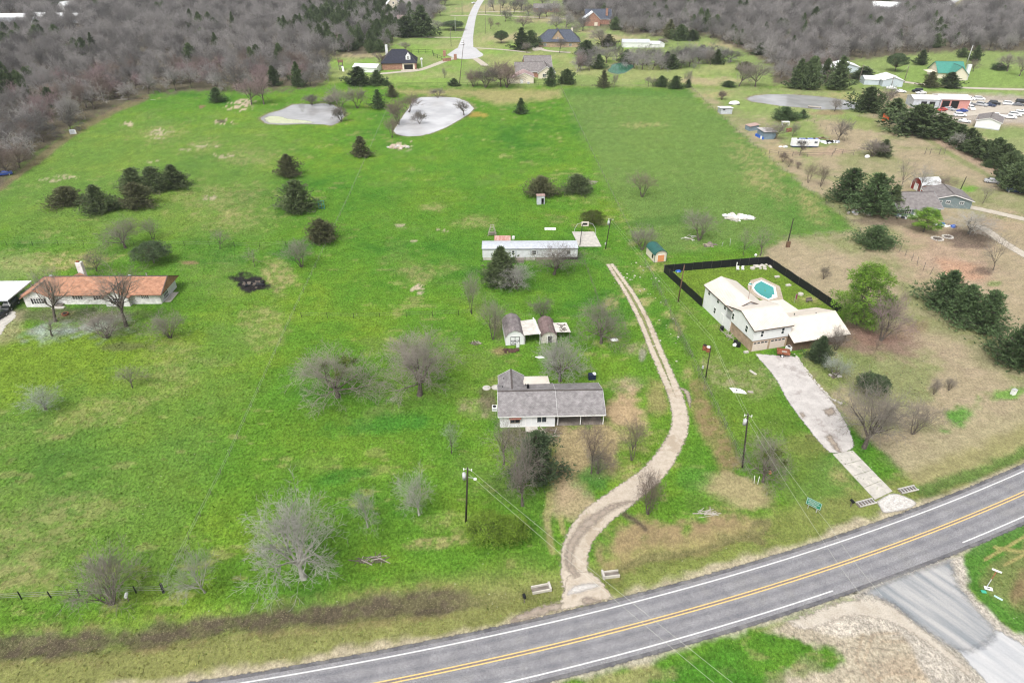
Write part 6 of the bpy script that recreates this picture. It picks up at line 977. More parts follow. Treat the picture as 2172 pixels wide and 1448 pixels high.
pts_ = ARC(3.1, 2.0, 3.1); q = MB(); [q.bar((pts_[i][0], -.2, pts_[i][1] + .05), (pts_[i + 1][0], -.2, pts_[i + 1][1] + .05), .09, .12) for i in range(10)]; [q.bar((s * 1.54, -.02, .1), (s * 1.54, -.02, 2), .09) for s in (-1, 1)]; q.build('front_trim', bpy.data.materials['green_metal_roof'], b_)
window(b_, -1.55, 1.2, 1.2, W_, .6, .8, 1, 1, m_black); MB().box(0, 2.6, -.05, 3.2, 5.3, .12).build('floor_skid', m_post, b_)
oh = thing('tin_outhouse', 'tall grey tin outhouse with rusty roof in front of a cedar', 'outhouse', (8.4, 190.2, 0), .05)
for x, y, sx, sy in ((-1.08, .9, .06, 1.8), (1.08, .9, .06, 1.8), (0, 1.78, 2.1, .06), (-.45, .02, 1.22, .06), (.97, .02, .18, .06)): MB().box(x, y, 0, sx, sy, 2.55).build('wall_panel', m_galv, oh)
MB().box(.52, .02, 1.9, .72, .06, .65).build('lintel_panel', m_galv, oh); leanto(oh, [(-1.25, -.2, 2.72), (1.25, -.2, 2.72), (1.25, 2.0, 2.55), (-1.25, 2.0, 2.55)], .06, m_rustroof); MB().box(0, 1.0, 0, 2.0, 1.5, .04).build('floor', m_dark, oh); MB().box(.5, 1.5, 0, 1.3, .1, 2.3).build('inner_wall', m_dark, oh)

# ------------------------------------------------------------------ houses further away
h = thing('teal_house', 'teal house with grey shingle roof behind the big cedars', 'house', (107.6, 180.8, 0), .02)
gable(h, 0, 12.2, 0, 12.4, 2.5, 4.9, 'x', m_teal := M('teal_siding', (.165, .215, .225), .7, .1, 1.5), m_sh_taupe, .5, .4, trim=m_galv); window(h, 3.0, 0, 1.45, S_, 1.7, 1.2, 3, 2); door(h, 5.4, 0, .1, S_, .95, 2.1, m_white); window(h, 9.4, 0, 1.4, S_, 1.4, 1.2, 2, 2)
leanto(h, [(4.6, -2.3, 2.2), (9.2, -2.3, 2.2), (9.2, .2, 2.75), (4.6, .2, 2.75)], .1, m_sh_taupe, 'porch_roof'); posts(h, [(4.8, -2.1), (9.0, -2.1)], 2.15, .14, m_trim, 'porch_post')
h = thing('detached_garage', 'low grey green garage with shingle roof right of the teal house', 'garage', (121.3, 188.4, 0), -.18); gable(h, 0, 10.5, 0, 9.0, 2.4, 3.9, 'y', m_teal, m_sh_taupe, .5, .4); [window(h, x, 0, 1.7, S_, 1.0, .7, 2, 1) for x in (2.0, 4.2, 7.8)]
b_ = shed('red_barn_shed', 'red barn shed with pale curved roof and white trim', (123.9, 202.5, 0), -1.45, 4.6, 6.2, GAM(4.6, 2.3, 3.4, 3.9), m_redb := M('barn_red', (.26, .025, .02), .7, .15, 2), m_whitemetal); q = MB(); fbox(q, face(0, 0, 0, S_), -.9, .9, .05, 2.1, .0, .06); q.build('barn_door', m_trim, b_); window(b_, 2.3, 3.0, 1.4, E__, .8, .8, 1, 1)
q = MB(); [q.bar((x, y, 0), (x, y, 2.3), .18) for x in (-2.32, 2.32) for y in (0, 6.2)]; q.build('corner_trim', m_trim, b_)
h = thing('brick_hip_house', 'red brick house with steep dark roof, white dormer and open garage', 'house', (-70.5, 392.5, 0), .1)
hip(h, 0, 18.5, 0, 15, 3.4, 9.3, m_sh_dark, m_brick_red, .6, 'both', run=6.2); put_mesh('chimney', MB().box(2.5, 11.2, 3, 1.3, 1.2, 8.0), m_white, h)
dm_ = MB(); dm_.v = [(13.0, 1.3, 4.6), (15.6, 1.3, 4.6), (15.6, 1.3, 6.4), (14.3, 1.3, 7.9), (13.0, 1.3, 6.4), (13.0, 4.5, 6.4), (15.6, 4.5, 6.4), (14.3, 5.5, 7.9)]; dm_.f = [(0, 1, 2, 3, 4), (4, 3, 7, 5), (3, 2, 6, 7), (0, 4, 5), (1, 6, 2)]; put_mesh('dormer', dm_, m_white, h); window(h, 14.3, 1.3, 5.8, S_, .7, 1.4, 1, 2)
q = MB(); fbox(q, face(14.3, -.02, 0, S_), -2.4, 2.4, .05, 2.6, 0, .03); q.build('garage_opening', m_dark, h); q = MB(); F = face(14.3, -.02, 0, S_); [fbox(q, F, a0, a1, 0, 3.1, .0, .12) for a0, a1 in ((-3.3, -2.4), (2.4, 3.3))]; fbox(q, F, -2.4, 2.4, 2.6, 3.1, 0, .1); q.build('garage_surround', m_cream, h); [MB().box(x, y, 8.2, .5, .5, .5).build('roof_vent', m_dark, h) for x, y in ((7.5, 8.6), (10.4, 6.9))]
lp = thing('lamp_post', 'white post lamp on the lawn by the brick house garage', 'lamp', P(895, 142)); MB().cyl(0, 0, 0, 3.4, .28, 8).build('post', m_white, lp); MB().blob(0, 0, 4.0, .75, .75, .75, 3, 10, 8, 0).build('globe', m_white, lp)
h = thing('white_shed', 'white roofed outbuilding behind the dark firs', 'shed', (-85.0, 387, 0), -.15); gable(h, 0, 13, 0, 8, 2.6, 3.6, 'x', m_white, m_whitemetal, .4, .3)
h = thing('taupe_roofed_house', 'brick house with broad taupe roof and twin gables', 'house', (2.0, 371, 0), .05)
gable(h, 5.5, 19.5, 8, 30, 3.0, 7.6, 'x', m_brick_red, m_sh_taupe, .5, .4); gable(h, .0, 14.5, 1, 14, 3.0, 6.4, 'x', m_brick_red, m_sh_taupe, .5, .4, fascia=True); gable(h, 11.5, 20.0, -2, 12, 2.9, 5.8, 'y', m_cream, m_sh_taupe, .5, .4)
window(h, 14.5, -2, 1.5, S_, 1.6, 1.4, 2, 2); window(h, 17.8, -2, 1.5, S_, 1.6, 1.4, 2, 2); window(h, 6, 1, 1.5, S_, 2, 1.4, 2, 2)
h = thing('white_gabled_shed', 'white gabled shed with pinkish roof at the back fence', 'shed', (1.6, 357.4, 0), .04); gable(h, 0, 9.2, 0, 9.5, 3.1, 5.0, 'y', m_cream, m_pinkroof := M('pinkish_metal_roof', (.36, .26, .25), .6, .1, 1), .35, .3); leanto(h, [(-4.2, .2, 2.6), (-.1, .2, 3.1), (-.1, 8, 3.1), (-4.2, 8, 2.6)], .1, m_pinkroof, 'side_roof'); MB().box(-2.0, 4, 0, 4, 7.6, 2.5).build('side_wall', m_cream, h); q = MB(); fbox(q, face(3.2, 0, 0, S_), -.7, .7, .05, 2.3, 0, .05); q.build('door', m_white, h); MB().box(6.6, -.6, 0, 1.0, .9, .9).build('air_unit', m_galv, h)
h = thing('slate_blue_house', 'brick house with slate blue hip roof across the turning circle', 'house', (17, 467, 0), -.03); hip(h, 0, 26, 0, 16, 3.3, 9.5, m_sh_blue, m_brick_tan, .6, 'both', run=6.5); gable(h, 7.0, 17.0, 1.2, 12, 3.3, 9.8, 'y', m_brick_tan, m_sh_blue, .4, .3, fascia=False); window(h, 12, 1.2, 5.2, S_, .7, .8, 1, 1); window(h, 20, 0, 1.6, S_, 1.5, 1.5, 2, 2); window(h, 4, 0, 1.6, S_, 1.5, 1.5, 2, 2); put_mesh('chimney', MB().box(21, 9, 5, 1.2, 1.2, 5.2), m_cream, h)
h = thing('brick_gable_house', 'far brick gabled house with blue grey roof at the right wood', 'house', (55, 563, 0), .02); gable(h, 0, 11.5, 0, 14, 4.6, 9.6, 'y', m_brick_red, m_sh_blue, .5, .5); gable(h, 1.5, 21, 9, 20, 4.2, 10.2, 'x', m_brick_red, m_sh_blue, .5, .5); q = MB(); fbox(q, face(8.3, 0, 0, S_), -1.2, 1.2, .2, 2.6, 0, .06); q.build('door', m_cream, h); put_mesh('chimney', MB().box(17.5, 10.5, 6, 1.6, 1.6, 5.0), m_brick_red, h)
leanto(h, [(-1.8, -.4, 4.4), (5.75, -.4, 9.75), (5.75, 9, 9.75), (-1.8, 9, 4.4)][::1], .1, m_whitemetal, 'gable_roof')
h = thing('auto_workshop', 'long white roofed workshop with pink wall and open bays beside parked cars', 'workshop', (186.2, 306.6, 0), -.10)
gable(h, -11, 0, .4, 8, 3.6, 4.5, 'x', m_galv, m_whitemetal, .3, .2); gable(h, .3, 12.2, 0, 9.0, 4.0, 4.9, 'x', m_pink := M('salmon_wall', (.56, .27, .24), .75, .08), m_whitemetal, .5, .3)
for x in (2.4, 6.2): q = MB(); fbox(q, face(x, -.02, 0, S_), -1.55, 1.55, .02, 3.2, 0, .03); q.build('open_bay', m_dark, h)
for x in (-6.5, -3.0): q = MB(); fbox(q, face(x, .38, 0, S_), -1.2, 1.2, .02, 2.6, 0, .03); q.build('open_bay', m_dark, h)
MB().box(.2, -.05, 0, .35, .25, 4.0).build('pilaster', m_galv, h); MB().box(12.25, -.05, 0, .3, .2, 4.0).build('pilaster', m_trim, h)
h = thing('sales_office', 'white building with grey gable roof in the car yard', 'building', (186.6, 274.2, 0), -1.17); gable(h, -9.5, 0, 0, 8.6, 2.7, 4.0, 'x', m_white, m_sh_taupe, .3, .3) if False else gable(h, 0, 8.4, 0, 11, 2.8, 4.1, 'y', m_white, m_sh_taupe, .35, .3); h.rotation_euler.z = -.62; h.location = (183.9, 275.4, 0); MB().box(4.2, -.03, 0, 8.45, .05, .35).build('base_board', m_galv, h)
h = thing('green_roofed_house', 'white house with green metal roof and white chimney on the far right lawn', 'house', (219, 368.5, 0), -.08); gable(h, 0, 13, 2, 14, 3.0, 7.2, 'x', m_cream, m_grn := M('teal_green_roof', (.06, .25, .20), .45, .1, 1, .4), .6, .5, fascia=False); gable(h, 4.5, 12.5, -2.5, 8, 2.9, 6.4, 'y', m_cream, m_grn, .6, .5, fascia=False); put_mesh('chimney', MB().box(12.6, -.9, 0, 1.7, 1.4, 7.4), m_white, h); leanto(h, [(-4.2, 3, 2.6), (-.2, 3, 2.9), (-.2, 10, 2.9), (-4.2, 10, 2.6)], .1, m_cream, 'porch_roof')
h = thing('white_barn', 'white metal barn with shallow gable beside the pale lane', 'barn', (181.6, 350.6, 0), -.12); gable(h, 0, 9.5, 0, 12, 3.0, 4.4, 'y', m_bluewhite := M('bluish_white_metal', (.52, .58, .64), .5, .06, 1), m_whitemetal, .3, .3); gable(h, -7.5, -.4, 3.5, 11, 2.6, 3.6, 'x', m_bluewhite, m_whitemetal, .3, .1)
h = thing('white_barn', 'white metal barn half hidden behind the open cedar', 'barn', (172.0, 384, 0), -.1); gable(h, 0, 12, 0, 11, 3.2, 4.8, 'y', m_bluewhite, m_whitemetal, .4, .4); gable(h, -8, -.4, -2, 7, 2.8, 3.7, 'x', m_bluewhite, m_whitemetal, .4, .1)
h = thing('grey_metal_shed', 'long grey roofed metal shed behind the hedgerow', 'shed', (*P(1320, 101), 0), -.05); gable(h, 0, 17, 0, 9, 3, 4.2, 'x', m_white, m_galv, .3, .2); gable(h, 17.4, 23, 0, 8, 2.4, 3.2, 'x', m_white, m_whitemetal, .3, .2)
h = thing('lawn_shed', 'tiny white shed on the lawn behind the hedgerow', 'shed', (*P(1394, 101), 0), 0); gable(h, 0, 4.5, 0, 5, 2.0, 3.0, 'y', m_white, m_galv, .3, .2)
h = thing('white_wood_house', 'white gabled house among the trees at the top of the picture', 'house', (*P(822, 24), 0), .2); gable(h, 0, 11, 0, 13, 5.5, 11, 'y', m_cream, m_whitemetal, .5, .5, fascia=False); gable(h, 2, 24, 6, 17, 4.5, 9, 'x', m_brick_red, m_sh_taupe, .5, .5, fascia=False); window(h, 5.5, 0, 6.2, S_, 1.2, 1.6, 2, 2)
h = thing('stone_house', 'pinkish roofed house between the dark firs', 'house', (*P(838, 52), 0), -.5); gable(h, 0, 14, 0, 9, 3, 6, 'x', m_brick_tan, m_pinkroof, .5, .5, fascia=False)
for lb, px, py, L_, Wd_, rz in (('long white roofed barn at the far left, seen through bare trees', -8, 50, 52, 16, .02), ('white roofed barn right of the far left barn', 66, 47, 40, 14, -.15)): h = thing('long_barn', lb, 'barn', (*P(px, py), 0), rz); gable(h, 0, L_, 0, Wd_, 4.2, 6.0, 'x', m_galv, m_whitemetal, .5, .5, fascia=False)
h = thing('far_cottage', 'small white cottage deep in the far left wood', 'cottage', (*P(140, 24), 0), 1.2); gable(h, 0, 12, 0, 8, 4, 7, 'x', m_white, m_whitemetal, .4, .4, fascia=False)
h = thing('far_barn', 'grey white barn roof deep in the right wood', 'barn', (*P(1849, 24), 0), -.3); gable(h, 0, 22, 0, 13, 4, 7, 'x', m_galv, m_whitemetal, .4, .4, fascia=False)
h = thing('far_bungalow', 'brown brick bungalow behind the trees at the top centre', 'house', (*P(1132, 26), 0), 0); gable(h, 0, 22, 0, 10, 3.2, 6, 'x', m_brick_red, m_sh_taupe, .4, .4, fascia=False); window(h, 6, 0, 1.6, S_, 2, 1.4, 2, 2); window(h, 15, 0, 1.6, S_, 2, 1.4, 2, 2)
# east smallholding
h = thing('goat_shed', 'small grey lean to shed with pale roof by the field boundary', 'shed', (88.2, 296.2, 0), .05); MB().box(2.6, 2.2, 0, 4.8, 4.4, 2.1).build('wall', m_galv, h); leanto(h, [(-.2, -.3, 2.5), (5.4, -.3, 2.5), (5.4, 4.8, 2.15), (-.2, 4.8, 2.15)], .1, m_whitemetal); MB().box(1.4, -.03, 1.6, .9, .05, .5).build('window', m_dark, h)
h = thing('blue_shed', 'blue grey shed with weathered tin roof and blue barrels along its side', 'shed', (94.2, 257.6, 0), .12); MB().box(2.6, 3.0, 0, 4.9, 5.6, 2.5).build('wall', m_blues := M('faded_blue_boards', (.19, .26, .32), .8, .15, 1.5), h); leanto(h, [(-.2, -.3, 2.95), (5.5, -.3, 2.75), (5.5, 6.2, 2.75), (-.2, 6.2, 2.95)], .08, M('patchy_tin', (.52, .53, .55), .55, .2, .8, col2=(.33, .27, .25)))
h = thing('tin_shed', 'smaller tin shed with curved orange and blue roof', 'shed', (92.6, 269.5, 0), .3); MB().box(2.2, 1.6, 0, 4.2, 3.0, 1.7).build('wall', m_blues, h); leanto(h, [(-.1, -.2, 1.8), (4.6, -.2, 2.2), (4.6, 3.4, 2.2), (-.1, 3.4, 1.8)], .08, m_rustroof)
m_blue = M('blue_plastic', (.03, .12, .50), .5, .1)
for k in range(5): x, y = 93.2 + k * .28, 262.6 - k * 1.15; tag(MB().cyl(x, y, 0, .95, .38, 10).build('barrel', m_blue if k != 3 else m_trim), ('blue barrel first from the far end of the row by the blue shed', 'blue barrel second from the far end of the row by the blue shed', 'blue barrel in the middle of the row by the blue shed', 'white barrel in the row of blue ones', 'blue barrel nearest the camera by the blue shed')[k], 'barrel', 'barrels beside the blue shed')
tl = thing('travel_trailer', 'white travel trailer with a blue tarp on its roof', 'travel trailer', (101.4, 247.2, 0), -.02); MB().prism([(0.3, .0), (9.6, 0), (9.6, 2.5), (.3, 2.5), (-.2, 1.25)], .55, 2.9).build('body', m_white, tl); MB().box(6.1, 1.6, 2.9, 6.6, .9, .05).build('tarp', m_blue, tl)
for x, w_ in ((2.2, .8), (4.3, 1.1), (8.4, 1.0)): window(tl, x, 0, 2.0, S_, w_, .6, 2, 1, m_galv)
door(tl, 6.2, 0, .7, S_, .65, 1.8, m_white); [MB().box(x, 1.3, 2.9, .6, .6, .25).build('roof_unit', m_dark, tl) for x in (2.2, 5.2, 8.0)]
for x in (4.2, 4.95): MB().tube([(x, -.05, .35), (x, .22, .35)], .35, 12).build('wheel', m_rubber, tl)
MB().bar((-.2, 1.25, .5), (-1.4, 1.25, .45), .12).build('hitch', m_dark, tl); MB().box(4.8, .02, .5, 9.5, .04, .12).build('skirt', m_blue, tl)
# ------------------------------------------------------------------ fences
def along(pts, step):
    w_ = PP(pts); o = []; carry = 0.0
    for (x0, y0), (x1, y1) in zip(w_[:-1], w_[1:]):
        L_ = math.hypot(x1 - x0, y1 - y0); d = carry
        while d < L_: o.append((x0 + (x1 - x0) * d / L_, y0 + (y1 - y0) * d / L_)); d += step
        carry = d - L_
    o.append(w_[-1]); return o
def fence(name, label, spots, ph, r, mat, wires=(.4, .8, 1.15), wm=None, wr=.012, thick=(), jit=.06):
    t_ = thing(name, label, 'fence', (*spots[0], 0)); x0, y0 = spots[0]; fq = random.Random(len(spots) * 7 + 1); base = None
    for i, (x, y) in enumerate(spots):
        k = 2.0 if i in thick else 1.0
        if base is None: base = MB().tube([(0, 0, -.2), (0, 0, 1)], [r, r * .92], 6).mesh('post')
        o = link('post', base, mat, t_); o.location = (x - x0, y - y0, 0); o.scale = (k, k, ph * fq.uniform(.9, 1.1) * (1.15 if k > 1 else 1)); o.rotation_euler = (fq.uniform(-jit, jit), fq.uniform(-jit, jit), 0)
    if wires:
        m = MB()
        for h_ in wires: m.tube([(x - x0, y - y0, h_ * ph) for x, y in spots], wr, 3, False)
        m.build('wire', wm or m_wire, t_)
    return t_
fence('wire_fence', 'roadside wire fence with dark posts at the lower left', PP([(-60, 1276), (-10, 1273), (46, 1270), (108, 1267), (169, 1264), (232, 1261), (289, 1257), (347, 1256)]), 1.35, .085, m_tpost, (.35, .6, .85), wr=.02, thick=(7,))
fence('wire_fence', 'thin wire fence along the left side of the long lot', along([(347, 1254), (480, 985), (620, 672), (740, 420), (842, 187)], 4.2), 1.25, .035, m_post, (.45, .85), wr=.014)
fence('wire_fence', 'thin wire fence along the right side of the long lot', along([(1595, 1022), (1470, 765), (1370, 560), (1280, 375), (1190, 187)], 4.2), 1.25, .035, m_post, (.45, .85), wr=.014)
fence('pipe_fence', 'low pipe fence across the back of the long lot', along([(842, 181), (1000, 182), (1188, 182)], 5), 1.3, .05, m_tpost, (.5, .97), m_tpost, .04)
fence('pipe_fence', 'fence along the back edge of the right hand field', along([(1190, 184), (1330, 185), (1466, 186)], 5), 1.2, .05, m_post, (.5, .95), m_post, .03)
fence('wire_fence', 'weedy wire fence down the right edge of the field', along([(1466, 188), (1570, 285), (1690, 386), (1825, 490)], 4.0), 1.2, .05, m_post, (.45, .85), wr=.014)
fence('wire_fence', 'wire fence between the field and the dry back yard', along([(1825, 492), (1740, 500), (1660, 507)], 4.5), 1.1, .04, m_post, (.5, .9))
fence('wire_fence', 'cross fence of dark posts in the middle of the long lot', along([(640, 673), (760, 675), (900, 671), (1000, 667)], 5.5), 1.25, .05, m_tpost, (.5, .9))
fence('wire_fence', 'pasture fence behind the brown roofed house', along([(-40, 522), (10, 521), (140, 520), (300, 521), (440, 522), (545, 525), (640, 520)], 6.5), 1.3, .05, m_tpost, (.5, .9))
fence('chain_link_fence', 'sagging chain link fence right of the mobile home', PP([(1240, 560), (1247, 578), (1254, 598), (1262, 620), (1270, 645), (1279, 672)]), 1.3, .045, m_post, (.1, .3, .5, .7, .98), m_post, .014)
fence('post_fence', 'row of leaning posts on the pinkish dry yard', PP([(1896, 528), (1906, 536), (1919, 544), (1933, 553), (1945, 562), (1958, 573), (1972, 583)]), 2.0, .07, m_post, (.45, .8), jit=.15)
fence('rail_fence', 'horse fence by the brick hip roofed house', PP([(873, 114), (888, 113), (902, 113), (918, 114), (920, 120), (928, 124), (936, 127), (944, 128)]), 2.0, .12, m_tpost, (.4, .95), m_tpost, .07)
fence('pen_fence', 'pole pen in front of the travel trailer', PP([(1632, 326), (1650, 330), (1680, 332), (1712, 333), (1764, 332), (1770, 324), (1786, 327), (1810, 329)]), 1.6, .09, m_post, (.5, .9), m_post, .05, jit=.12)
fence('wire_fence', 'fence from the trailer up to the far pond', along([(1790, 300), (1736, 268), (1700, 250)], 5), 1.4, .07, m_post, (.5, .9))
fence('wire_fence', 'low wire fence across the dry slope', along([(1700, 250), (1800, 250), (1870, 249)], 6), 1.2, .06, m_post, (.5, .9))
fence('jump_rails', 'broken wooden rails on the dry slope', PP([(1961, 328), (1972, 328), (1992, 328), (2003, 326)]), 2.2, .11, m_post, (.85,), m_post, .08)
bf = thing('privacy_fence', 'tall black privacy fence around the pool yard', 'fence', (0, 0, 0))
def bfence(a, b_, h_=1.95, n=None):
    (x0, y0), (x1, y1) = a, b_; L_ = math.hypot(x1 - x0, y1 - y0); n = n or max(1, round(L_ / 2.4)); ang = math.atan2(y1 - y0, x1 - x0); pm = MB().box(0, 0, .04, L_ / n - .05, .035, h_).mesh('panel'); rm = MB().box(0, 0, 0, .11, .11, h_ + .1).mesh('post')
    for i in range(n):
        t_ = (i + .5) / n; o = link('panel', pm, m_black, bf); o.location = (x0 + (x1 - x0) * t_, y0 + (y1 - y0) * t_, jq.uniform(-.03, .05)); o.rotation_euler = (jq.uniform(-.02, .02), 0, ang + jq.uniform(-.012, .012))
        o = link('post', rm, m_post, bf); o.location = (x0 + (x1 - x0) * i / n + .07 * -math.sin(ang), y0 + (y1 - y0) * i / n + .07 * math.cos(ang), 0); o.rotation_euler = (0, 0, ang)
FA, FB_, FC, FD, FE = P(1408, 578), P(1488, 651), P(1431, 568), P(1626, 560), P(1783, 666)
bfence(FA, FB_); bfence(FA, FD); bfence(FD, FE)
# ------------------------------------------------------------------ poles and lines
TOPS = {}
def pole(key, bx, by, tx, ty, label, r=.14, mat=None, kit='', cat='utility pole', name='utility_pole', H=None):
    x, y = P(bx, by); h_ = H or hgt(bx, by, ty); t_ = thing(name, label, cat, (x, y, 0)); dx = 0
    if tx is not None: tw = P(tx, ty, h_); dx, dy = tw[0] - x, tw[1] - y
    else: dx = dy = 0
    top = (dx, dy, h_); at = lambda f: (dx * f, dy * f, h_ * f); MB().tube([(0, 0, -.3), at(.5), top], [r, r * .85, r * .7], 9).build('pole', mat or m_polewood, t_, True)
    TOPS[key] = (x + dx, y + dy, h_)
    if 't' in kit: a = at(.86); b_ = MB().cyl(a[0] - .42, a[1] - .12, a[2] - .5, a[2] + .5, .27, 12); b_.build('transformer', m_steel, t_, True); MB().cyl(a[0] - .42, a[1] - .12, a[2] + .5, a[2] + .72, .06, 6).build('bushing', m_trim, t_)
    if 'i' in kit:
        for s, f in ((-1, .985), (1, .97)): a = at(f); q = MB(); q.bar((a[0], a[1], a[2]), (a[0] + s * .5, a[1] - .1, a[2] - .12), .05); o = q.build('bracket', m_steel, t_); MB().cyl(a[0] + s * .52, a[1] - .1, a[2] - .25, a[2] + .1, .075, 8).build('insulator', m_trim, o)
    if 'l' in kit: a = at(.83); q = MB(); q.bar(a, (a[0] + .95, a[1] - .2, a[2] + .05), .05); o = q.build('lamp_arm', m_steel, t_); MB().blob(a[0] + 1.05, a[1] - .22, a[2] - .12, .24, .24, .2, 1, 10, 6, 0).build('lamp_head', m_trim, o, True)
    if 'b' in kit: MB().box(-.12, -.2, 1.3, .3, .22, .55).build('meter_box', m_steel, t_)
    if 'c' in kit: MB().bar((dx - 1.1, dy, h_ * .96), (dx + 1.1, dy, h_ * .96), .11).build('crossarm', m_polewood, t_)
    return t_
pole('A', 988, 1107, 992, 991, 'dark utility pole with transformer and lamp on the front lawn', .15, None, 'til'); pole('B', 1575, 991, 1587, 877, 'dark utility pole with transformer beside the concrete driveway', .15, None, 'ti'); pole('C', 1497, 800, 1508, 733, 'short dark pole near the rusty barrels', .11, None, ''); pole('C2', 1489, 792, 1492, 758, 'thin meter pole beside the short dark pole', .05, m_post, 'b', 'meter pole', 'meter_pole')
pole('D', 1438, 640, 1452, 562, 'brown wooden pole outside the black fence', .15, m_polewood2, ''); pole('E', 1284, 528, 1296, 463, 'dark utility pole with meter box beside the concrete slab', .13, None, 'itb'); pole('F', 1669, 523, 1683, 464, 'dark pole with a box at its foot on the dry yard', .16, None, ''); MB().box(.1, -.3, 0, .9, .6, 1.5).build('control_box', m_polewood2, [o for o in bpy.data.objects if o.get('label') == 'dark pole with a box at its foot on the dry yard'][0])
pole('G', 974, 182, 984, 85, 'long leaning pole above the back fence', .17, m_post, ''); pole('H', 957, 98, 955, 58, 'pole left of the far street', .16, m_post, ''); pole('I', 966, 70, 965, 36, 'pale pole by the far side lane', .16, m_steel, ''); pole('J', 1029, 72, 1030, 36, 'dark pole right of the far street', .15, m_post, ''); pole('K', 980, 32, 980, 2, 'pole left of the far street near the top', .2, m_post, ''); pole('L', 1030, 30, 1031, -4, 'pole right of the far street near the top', .2, m_post, ''); pole('M', 1061, 30, 1062, 2, 'pole beside the pinkish far lane', .2, m_post, '')
pole('N', 2033, 411, 2050, 375, 'dark pole behind the grey garage', .15, None, ''); pole('O', 1890, 186, 1896, 163, 'pole in front of the white barn', .18, m_post, 'c'); pole('P', 1820, 178, 1832, 138, 'pole by the open cedar', .18, m_post, 'c'); pole('Q', 1917, 176, 1928, 140, 'pole beside the pale lane', .18, m_post, ''); pole('R', 2048, 142, 2064, 96, 'tall light pole behind the green roofed house', .22, m_steel, ''); pole('S', 2072, 270, 2076, 248, 'short pole in front of the white sales building', .14, m_post, '')
for (bx, by, tx, ty, lb) in ((1600, 1024, 1601, 1008, 'white marker post at the front lot corner'), (1607, 1026, 1611, 1010, 'second white marker post at the front lot corner'), (1531, 522, 1534, 513, 'pale stub post in the right field'), (1548, 522, 1550, 506, 'taller pale stub post in the right field')): pole(lb, bx, by, tx, ty, lb, .06, m_trim if 'white' in lb else m_steel, '', 'post', 'marker_post')
def wire(label, pts, r=.016, sag=.5):
    o = []
    for a, b_ in zip(pts[:-1], pts[1:]):
        for k in range(10): f = k / 10; o.append((a[0] + (b_[0] - a[0]) * f, a[1] + (b_[1] - a[1]) * f, a[2] + (b_[2] - a[2]) * f - sag * 4 * f * (1 - f)))
    o.append(pts[-1]); return tag(MB().tube(o, r, 4, False).build('power_line', m_cable), label, 'power line')
m_cable = M('pale_cable', (.50, .50, .44), .5, .1)
def up(px, py, z): return (*P(px, py, z), z)
A_, B_, D_, E2 = TOPS['A'], TOPS['B'], TOPS['D'], TOPS['E']; lo = lambda p, d: (p[0] + .15, p[1], p[2] - d)
wire('upper power line from the lawn pole across the highway', [A_, up(1560, 1452, 9.3), up(1680, 1560, 9.3)], .014, .25); wire('lower power line from the lawn pole across the highway', [lo(A_, 1.2), up(1520, 1452, 8.0), up(1640, 1570, 8.0)], .014, .25)
wire('upper power line from the driveway pole over the road', [B_, up(1760, 1115, 9.3), up(1870, 1262, 9.3)], .014, .3); wire('lower power line from the driveway pole over the road', [lo(B_, 1.1), up(1742, 1140, 8.2), up(1850, 1290, 8.2)], .014, .3)
wire('power line from the driveway pole to the slab pole', [B_, (TOPS['C'][0], TOPS['C'][1], 8.6), E2], .012, .3); wire('second power line from the driveway pole to the slab pole', [lo(B_, 1.1), (TOPS['C'][0] + .3, TOPS['C'][1], 7.6), lo(E2, 1.0)], .012, .3); wire('power line behind the white barns', [TOPS['P'], TOPS['O'], TOPS['Q']], .03, .4)

